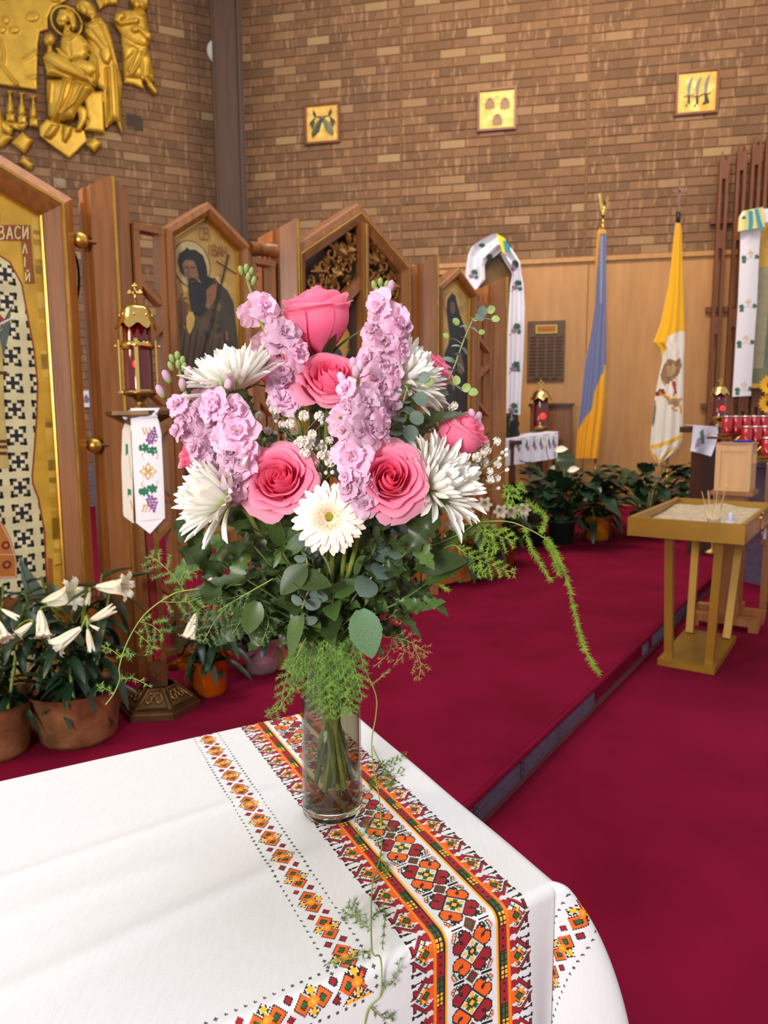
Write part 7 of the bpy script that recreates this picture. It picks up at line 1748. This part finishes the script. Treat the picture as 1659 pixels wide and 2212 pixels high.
ZA = lambda L: [(500 + x / 4.1475, 600 + y / 4.1475) for x, y in L]; ZB = lambda L: [(600 + x / 4.608, 900 + y / 4.608) for x, y in L]; ZC_ = lambda L: [(700 + x / 4.0225, 600 + y / 4.0225) for x, y in L]; ZD = lambda L: [(880 + x / 5.184, 1020 + y / 5.184) for x, y in L]
gyp("sprig of baby's breath under the second rose, above the left front rose", (655, 960), ZA([(370, 1185), (455, 1315), (525, 1310), (650, 1237), (788, 1240)]), ZA([(685, 1125), (570, 1135), (398, 1287), (400, 1390), (812, 1300)]), .84, 1)
gyp("sprig of baby's breath between the two front roses", (700, 1040), ZB([(230, 240), (260, 235), (200, 275), (330, 230), (345, 175), (515, 240), (430, 385), (500, 395), (520, 450), (270, 370), (395, 595), (440, 305), (310, 290)]), ZB([(440, 250), (385, 315), (370, 420), (375, 465), (545, 555), (670, 180), (635, 180), (480, 560)]), .815, 2)
gyp("sprig of baby's breath at far right beside the pink rose", (985, 1050), ZC_([(1500, 1420), (1510, 1620), (1440, 1750), (1500, 1740), (1440, 1680), (1400, 1450), (1395, 1600), (1310, 1640), (1330, 1560), (1420, 1500), (1380, 1520)]), ZC_([(1585, 1495), (1550, 1520), (1585, 1540), (1525, 1570), (1590, 1670), (1470, 1770), (1515, 1830), (1310, 1555)]), .88, 3)
gyp("small sprig of baby's breath under the lower right chrysanthemum", (960, 1160), ZD([(640, 480), (575, 610), (600, 625), (470, 600), (500, 590), (720, 640)]), ZD([(690, 480), (575, 555), (690, 590), (610, 590), (420, 715), (580, 660)]), .86, 4)
gyp("sprig of baby's breath behind the left lilac stock", (560, 960), [(530, 905), (520, 912), (560, 898), (552, 918), (596, 900), (546, 940), (578, 930), (586, 868), (560, 985)], [(540, 888), (572, 950)], .88, 5)
gyp("sprig of baby's breath beside the eucalyptus at upper right", (900, 1000), [(975, 880), (981, 876), (958, 925), (888, 970), (880, 990), (900, 960)], [(985, 880), (862, 980), (930, 950)], .90, 6)

# ------------------------------------------------------------------ eucalyptus
def euc(label, line, Y, leaf=.017, seed=0, every=2, round_=0, young=2, extra=()):
    rg = random.Random(seed); P = [Vector(at(x, y, Y)) for x, y in line]; path, foot = stem_path(P[-1], (P[-2] - P[-1]).normalized(), k=.04)
    t = thing('eucalyptus_sprig', label, 'eucalyptus', foot, group='eucalyptus sprigs in the vase'); up = smooth_path(P, 6); mb = MB(); mb.tube(up + path[1:], .0012, 6)
    for i in range(0, len(up), every):
        d = (up[min(i + 1, len(up) - 1)] - up[max(i - 1, 0)]).normalized(); s = Vector((1, 0, 0)) if (i // every) % 2 else Vector((.25, -.9, .2)); s = (s - d * s.dot(d)).normalized(); f = i / len(up)
        for k in (-1, 1):
            dd = (s * k + d * rg.uniform(-.5, .3) * (-1 if i else 1)).normalized(); L = leaf * (.72 + .5 * f) * rg.uniform(.85, 1.15)
            inst('leaf', LF_EUCY if i < young * every else (LF_EUC[0] if round_ else rg.choice(LF_EUC)), t, aimy(up[i] + dd * .001, dd, -d + Vector((0, -.8, .5)), L))
    for (x, y, L, ang, yo) in extra:
        p = Vector(at(x, y, Y - .008)); q = min(up, key=lambda w_: (w_ - p).length); mb.tube([q, q.lerp(p, .5) + Vector((0, 0, .002)), p], .0006, 4)
        inst('leaf', LF_EUCY if yo else LF_EUC[0], t, aimy(p, (math.cos(ang), -.2, math.sin(ang)), (.2, -1, .3), L))
    obj('stem', mb, MAT('euc_stem', (128, 132, 92), .6), t, True, True); return t
euc('tall eucalyptus sprig at upper right against the pilaster', [(1022, 690), (1004, 730), (990, 768), (978, 800), (958, 840), (934, 880), (915, 930)], .90, .0155, 1, 3, 0, 1, [(1040, 684, .013, 1.4, 0), (1046, 690, .012, 2.6, 0), (1054, 676, .011, .8, 1), (1062, 690, .010, .1, 1), (990, 702, .010, 2.2, 1), (1034, 719, .008, .2, 1), (968, 730, .008, 2.4, 1), (1000, 845, .012, .8, 1), (1012, 848, .012, .1, 1), (986, 832, .012, 1.6, 1)])
euc('rounded grey eucalyptus beside the shorter lilac stock', [(880, 836), (872, 866), (860, 900), (848, 930), (842, 960)], .84, .020, 2, 3, 1, 1, [(906, 822, .014, .6, 0), (914, 826, .012, .1, 1), (898, 850, .018, -.8, 0), (886, 895, .018, -.5, 0), (872, 925, .02, -.6, 0), (856, 935, .018, -.9, 0)])
euc('short eucalyptus sprig hanging under the gerbera', [(664, 1216), (660, 1190), (672, 1170), (690, 1190)], .79, .019, 3, 3, 1, 1)
euc('eucalyptus sprig hanging at lower left of the vase neck', [(656, 1352), (652, 1322), (660, 1290), (676, 1262)], .80, .019, 4, 3, 1, 1)
euc('grey eucalyptus leaves under the right front rose', [(850, 1190), (842, 1206), (828, 1222), (800, 1250)], .82, .024, 5, 3, 1, 0)

# ------------------------------------------------------------------ foliage
def greens(label, tip, Y, n, kind, leaf, seed, Yb=None, bow=0.0, dark=True):
    rg = random.Random(seed); P = Vector(at(*tip, Y)); d = (P - NECK).normalized(); path, foot = stem_path(P, (d + Vector((0, 0, .25 if bow == 0 else bow))).normalized(), k=(P - NECK).length * .3)
    t = thing('foliage_stem', label, 'foliage', foot, group='green foliage stems in the vase'); mb = MB(); mb.tube(path, [.0012 + .0012 * min(1, i / 10) for i in range(len(path))], 6); obj('stem', mb, STEMD, t, True, True)
    up = path[:12]
    inst('leaf', rg.choice(kind), t, aimy(up[0], (up[0] - up[1]) + Vector((0, -.002, 0)), (rg.uniform(-.4, .4), -.7, .7), leaf * 1.1))
    for i in range(n):
        f = (i + .5) / n * .92; q = up[min(11, int(f * 11))]; q2 = up[min(11, int(f * 11) + 1)]; q = q.lerp(q2, (f * 11) % 1); dr = (up[0] - up[-1]).normalized(); an = i * 2.1 + seed
        s = dr.orthogonal().normalized(); s2 = dr.cross(s); dd = (s * math.cos(an) + s2 * math.sin(an)) * .9 + dr * rg.uniform(.1, .8) + Vector((0, -.25, 0))
        inst('leaf', rg.choice(kind), t, aimy(q, dd, Vector((rg.uniform(-.7, .7), -.6, .8)), leaf * rg.uniform(.55, 1.1)))
G_ = [('dark leafy stem behind the left side of the bouquet', (500, 1200), .94, 13, LF_MUM, .05), ('dark leafy stem behind the lower left of the bouquet', (560, 1290), .94, 13, LF_MUM, .05), ('dark leafy stem behind the lower right of the bouquet', (860, 1240), .94, 13, LF_MUM, .05), ('dark leafy stem behind the middle of the bouquet', (650, 1180), .95, 13, LF_MUM, .05), ('narrow leafed stem left of the gerbera stem', (610, 1180), .83, 12, [LF_SM], .04), ('narrow leafed stem right of the gerbera stem', (850, 1210), .83, 12, [LF_SM], .04), ('lobed dark green stem at far left below the left chrysanthemum', (452, 1190), .84, 10, LF_MUM, .052), ('lobed dark green stem lower left of the bouquet', (478, 1240), .82, 10, LF_MUM, .055), ('lobed green stem left under the lower left rose', (545, 1150), .90, 11, LF_MUM, .05),
      ('dark leafy stem left of centre, below the gerbera', (590, 1230), .85, 11, LF_MUM, .05), ('leafy green stem at left of the vase neck', (515, 1310), .83, 10, LF_MUM, .05), ('dark leafy stem below the right front rose', (890, 1150), .82, 11, LF_MUM, .055), ('lobed dark green stem right of the gerbera', (815, 1170), .80, 10, LF_MUM, .05),
      ('lobed green stem at right below the right chrysanthemum', (948, 1190), .86, 11, LF_MUM, .052), ('long leafed stem at lower right of the bouquet', (920, 1260), .85, 10, LF_LONG, .060), ('small green stem right of the vase neck', (880, 1320), .84, 10, LF_MUM, .045),
      ('dark foliage behind the white baby breath in the middle', (690, 905), .95, 12, LF_MUM, .055), ('dark foliage behind the left lilac stocks', (545, 930), .96, 12, LF_MUM, .055), ('dark foliage behind the right lilac stocks', (870, 930), .96, 12, LF_MUM, .055), ('dark foliage behind the two front roses', (760, 1010), .93, 12, LF_MUM, .055),
      ('dark foliage behind the lower left rose', (600, 1090), .92, 12, LF_MUM, .055), ('dark foliage behind the lower right rose', (880, 1090), .92, 12, LF_MUM, .055), ('dark foliage behind the gerbera, centre of the bouquet', (720, 1160), .89, 12, LF_ROSE, .05), ('leafy stem just above the vase rim, left', (640, 1290), .82, 10, LF_ROSE, .040), ('leafy stem just above the vase rim, right', (800, 1290), .84, 10, LF_MUM, .045),
      ('leafy stem above the vase rim, centre front', (720, 1280), .81, 10, LF_ROSE, .040), ('fine leafed stem right of centre over the rim', (770, 1240), .82, 12, [LF_SM], .032), ('fine leafed stem left of centre over the rim', (660, 1330), .83, 12, [LF_SM], .032), ('leafy stem at the back of the vase neck', (700, 1330), .95, 12, LF_MUM, .05)]
for i, (lb, tp_, Y, n, kd, L) in enumerate(G_): greens(lb, tp_, Y, n, kd, L, 50 + i)
def one_leaf(label, base, tip, Y, me, nrm=(0, -1, .4), Yt=None, mat=None):
    a, b = Vector(at(*base, Y)), Vector(at(*tip, Yt if Yt else Y - .01)); path, foot = stem_path(a, (a - NECK).normalized(), k=.03)
    t = thing('leafy_sprig', label, 'foliage', foot, group='single large leaves in the bouquet'); mb = MB(); mb.tube(path, .0012, 6); obj('stem', mb, STEMD, t, True, True)
    inst('leaf', me, t, aimy(a, b - a, nrm, (b - a).length)); return t
one_leaf('long serrated leaf pointing left over the lily pots', (528, 1248), (398, 1278), .80, LF_LONG[0], (0, -.8, .7))
one_leaf('broad oval leaf hanging at left of the vase neck', (556, 1300), (532, 1372), .80, LF_ROSE[1], (.1, -1, .2))
one_leaf('large pale bluish rose leaf hanging in front of the vase rim', (778, 1318), (806, 1424), .79, LF_BLUE, (.1, -1, .35))
one_leaf('dark rose leaf under the gerbera, pointing right', (635, 1250), (715, 1258), .775, LF_ROSE[0], (0, -.7, .8))
one_leaf('dark rose leaf under the gerbera, pointing down left', (660, 1225), (602, 1282), .775, LF_ROSE[0], (0, -.8, .7))
one_leaf('long dark leaf between eucalyptus and far right rose', (842, 940), (1004, 868), .86, LF_LONG[0], (.1, -.5, .9))
one_leaf('light green oblong leaf drooping left of the vase rim', (652, 1318), (614, 1424), .80, LF_LONG[1], (-.3, -1, .3))
one_leaf('pale oblong leaf curling above the vase, left of centre', (606, 1195), (590, 1226), .79, LF_LONG[1], (0, -1, .2))
one_leaf('wide lobed leaf at right under the right chrysanthemum', (880, 1190), (950, 1092), .80, LF_MUM[0], (0, -1, .3))
one_leaf('leathery dark leaf at right edge of the bouquet', (900, 1225), (1006, 1202), .83, LF_ROSE[0], (0, -.6, .8))
one_leaf('notched green leaf at lower right of the bouquet', (862, 1300), (930, 1306), .82, LF_MUM[1], (0, -.8, .6))
one_leaf('serrated green leaf at left under the left chrysanthemum', (545, 1175), (446, 1198), .81, LF_MUM[0], (0, -.6, .8))

# ------------------------------------------------------------------ asparagus fern
def needles(mb, path, n, L, rg, flat=None, w_=.00042):
    """n fine needles along a path"""
    for k in range(n):
        f = rg.random() * (len(path) - 1); i = min(len(path) - 2, int(f)); p = path[i].lerp(path[i + 1], f - i); t = (path[i + 1] - path[i]).normalized()
        d = Vector((rg.gauss(0, 1), rg.gauss(0, 1), rg.gauss(0, 1)))
        if flat is not None: d = d - flat * d.dot(flat) * .75
        d = (d.normalized() + t * .8).normalized() * L * rg.uniform(.6, 1.2); s = d.cross(Vector((0, -1, .2)))
        if s.length < 1e-7: continue
        s = s.normalized() * w_; mb.add([p - s, p + s, p + d], [(0, 1, 2)])
def fern(label, main, fr, seed, mat=None, Y=.85, conv=None, dens=1.0):
    """main: wiry stem; fr: list of (path, half width, droop) fronds, each a spray of branchlets with needles"""
    rg = random.Random(seed); cv = conv or (lambda x, y, f=0: Vector(at(x, y, Y)))
    ms = [cv(*q) for q in main]; t = thing('fern_spray', label, 'fern', ms[0], group='asparagus fern sprays'); st_ = MB(); st_.tube(smooth_path(ms, 5), .00085, 5); nd = MB()
    for (pth, hw, mode) in fr:
        P = smooth_path([cv(*q) for q in pth], 6); st_.tube(P, .0005, 4); n = len(P); plen = sum((P[i + 1] - P[i]).length for i in range(n - 1)); W_ = hw / FPX * Y
        if mode == 'f':     # flat feathery frond
            m = max(6, int(plen / .0048))
            for k in range(m):
                f = (k + .5) / m; i = min(n - 2, int(f * (n - 1))); p = P[i].lerp(P[i + 1], f * (n - 1) - i); tg = (P[i + 1] - P[i]).normalized()
                side = tg.cross(Vector((.1, -1, .25))).normalized() * (1 if k % 2 else -1); L = W_ * (math.sin(PI * min(1, f * .85 + .12))**.8) * rg.uniform(.8, 1.15)
                e = p + side * L * .85 + tg * L * .65 + Vector((0, rg.uniform(-.2, .2) * L, -.15 * L)); b = [p, p.lerp(e, .5) + Vector((0, 0, .06 * L)), e]
                needles(nd, b, int(max(5, L / .00030) * dens), .0048, rg, Vector((0, -1, .2)), .00036)
        else:               # fox tail
            needles(nd, P, int(plen / .00022 * dens), W_, rg)
    obj('wiry_stem', st_, STEM, t, True, True); o = obj('needles', nd, mat or FERN, t, False, True); o['kind'] = 'stuff'; return t
fern('long fern tendril arching down at the left over the lily pots', [(520, 1262), (405, 1275), (365, 1288), (312, 1328), (276, 1385), (258, 1440), (259, 1466), (246, 1498), (228, 1522)],
     [([(398, 1276), (376, 1245), (345, 1215), (322, 1200)], 34, 'f'), ([(386, 1262), (400, 1235), (425, 1240)], 22, 'f'), ([(345, 1300), (400, 1300), (440, 1288)], 30, 'f'), ([(300, 1342), (330, 1352), (352, 1372)], 34, 'f'), ([(290, 1362), (320, 1388), (330, 1402)], 22, 'f'), ([(262, 1420), (238, 1402), (222, 1398)], 10, 'f'), ([(262, 1422), (276, 1408), (284, 1420)], 10, 'f'), ([(259, 1466), (290, 1466), (326, 1484)], 9, 'f'), ([(246, 1498), (226, 1486), (212, 1484)], 10, 'f')], 1, FERN, .80)
fern('feathery fern mass hanging left below the bouquet', [(590, 1250), (520, 1290), (470, 1320)], [([(540, 1282), (470, 1300), (395, 1330)], 34, 'f'), ([(500, 1300), (465, 1340), (440, 1386)], 34, 'f'), ([(530, 1300), (520, 1340), (500, 1372)], 26, 'f'), ([(560, 1300), (580, 1340), (565, 1390)], 24, 'f'), ([(490, 1290), (430, 1290), (388, 1300)], 26, 'f')], 2, FERND, .81)
fern('long cascading fern strand at the right, hanging over the carpet', [(930, 1160), (1010, 1132), (1092, 1126), (1140, 1142), (1176, 1162)],
     [([(1176, 1162), (1196, 1186), (1224, 1250), (1243, 1330), (1262, 1400), (1293, 1454)], 14, 'x'), ([(1132, 1140), (1145, 1180), (1166, 1215), (1190, 1254)], 13, 'x'), ([(1182, 1170), (1198, 1210), (1206, 1238)], 14, 'x'), ([(1168, 1152), (1176, 1115), (1160, 1100), (1140, 1084)], 13, 'x'), ([(1176, 1110), (1178, 1130), (1172, 1150)], 9, 'x')], 3, FERNB, .84, dens=1.15)
fern('broad bright fern frond at right above the foil pots', [(930, 1180), (1000, 1150), (1034, 1122)], [([(1030, 1122), (1062, 1152), (1112, 1168)], 34, 'f'), ([(1034, 1130), (1050, 1165), (1066, 1190)], 26, 'f'), ([(1086, 1048), (1104, 1070), (1122, 1116)], 22, 'f'), ([(1104, 1060), (1120, 1055), (1128, 1050)], 14, 'f')], 4, FERNB, .85, dens=1.3)
fern('slim fern frond at right beneath the bright one', [(920, 1210), (975, 1178), (1000, 1190)], [([(985, 1182), (1040, 1212), (1112, 1238)], 26, 'f'), ([(1010, 1200), (1030, 1228), (1050, 1240)], 16, 'f'), ([(934, 1238), (946, 1258), (968, 1274)], 10, 'x')], 5, FERNB, .85, dens=1.2)
fern('airy reddish fern frond right of the vase rim', [(790, 1330), (826, 1372), (846, 1376)], [([(840, 1376), (880, 1384), (926, 1412)], 26, 'f'), ([(890, 1392), (908, 1430), (904, 1468)], 22, 'f'), ([(846, 1380), (840, 1410), (808, 1440)], 14, 'f'), ([(866, 1384), (872, 1412), (850, 1436)], 12, 'f'), ([(830, 1340), (850, 1330), (868, 1340)], 14, 'f'), ([(800, 1480), (822, 1464), (840, 1448)], 9, 'x')], 6, MAT('brown_fern', (136, 120, 52), .6, transl=.2), .83, dens=.55)
fern('fern draped over the vase rim, hanging left', [(690, 1330), (660, 1380), (640, 1420)], [([(650, 1400), (620, 1460), (606, 1530)], 26, 'f'), ([(655, 1420), (640, 1470), (600, 1532), (578, 1540)], 18, 'f'), ([(665, 1400), (640, 1430), (625, 1490)], 26, 'f')], 7, FERN, .845, dens=1.0)
fern('dense fern draped over the front of the glass vase', [(720, 1320), (712, 1370), (705, 1400)], [([(680, 1375), (668, 1430), (664, 1500)], 36, 'f'), ([(700, 1380), (694, 1450), (690, 1535)], 38, 'f'), ([(722, 1380), (728, 1450), (738, 1545)], 38, 'f'), ([(748, 1375), (764, 1430), (782, 1510)], 32, 'f'), ([(735, 1395), (745, 1470), (760, 1540)], 32, 'f'), ([(660, 1385), (640, 1430), (634, 1480)], 26, 'f'), ([(700, 1360), (680, 1335), (690, 1310)], 24, 'f'), ([(740, 1370), (760, 1345), (770, 1330)], 22, 'f'), ([(690, 1400), (680, 1460), (676, 1520)], 34, 'f'), ([(712, 1395), (712, 1460), (714, 1550)], 34, 'f'), ([(734, 1400), (748, 1450), (766, 1500)], 32, 'f'), ([(670, 1390), (650, 1420), (640, 1450)], 26, 'f'), ([(756, 1380), (776, 1400), (784, 1440)], 22, 'f')], 8, FERN, .846, dens=1.3)
def lay(x, y, f=0):
    """hanging beside the vase, then lying on the cloth and over its near edge"""
    if y < 1775: return Vector(at(x, y, .862 - .00002 * (y - 1400)))
    p = Vector(atz(x, y, TAB + .0065)); b = (p - C0).dot(EBx)
    if b > NEAR - .004:
        r = ray(x, y); q = C0 + EBx * (NEAR + .018); p = EYE + r * ((q - EYE).dot(EBx) / r.dot(EBx))
    return p
def lay2(x, y, f=0): return Vector(atz(x, y, TAB + .007))
fern('thin trailing fern tendril beside the vase, lying down the cloth', [(752, 1310), (772, 1395), (790, 1448), (812, 1502), (812, 1545), (803, 1600), (807, 1660), (818, 1715), (822, 1760), (824, 1800), (822, 1850), (806, 1900), (802, 1960), (804, 2055), (822, 2070), (822, 2148), (796, 2180), (786, 2225)],
     [([(818, 1740), (800, 1770), (790, 1785)], 14, 'f'), ([(822, 1770), (840, 1790), (850, 1800)], 14, 'f'), ([(822, 1820), (790, 1800), (768, 1806)], 18, 'f'), ([(820, 1840), (826, 1870), (836, 1880)], 16, 'f'), ([(804, 1905), (830, 1890), (840, 1880)], 14, 'f'), ([(803, 2010), (770, 1985), (752, 1950)], 30, 'f'), ([(790, 1995), (756, 1975), (740, 1985)], 20, 'f'), ([(802, 1985), (830, 1965), (826, 2050)], 8, 'f'), ([(804, 2054), (770, 2066), (700, 2085)], 10, 'f'), ([(822, 2130), (850, 2120), (866, 2068)], 8, 'f'), ([(800, 2176), (830, 2200), (850, 2195)], 12, 'f')], 9, FERND, .86, lay, dens=.65)
fern('fern clump resting on the cloth right of the vase', [(806, 1612), (818, 1640), (836, 1665)], [([(812, 1650), (845, 1650), (878, 1628)], 18, 'f'), ([(820, 1670), (850, 1672), (872, 1668)], 20, 'f'), ([(826, 1650), (835, 1690), (845, 1700)], 20, 'f'), ([(815, 1665), (810, 1690), (800, 1700)], 14, 'f')], 10, FERN, .95, lay2, dens=.9)
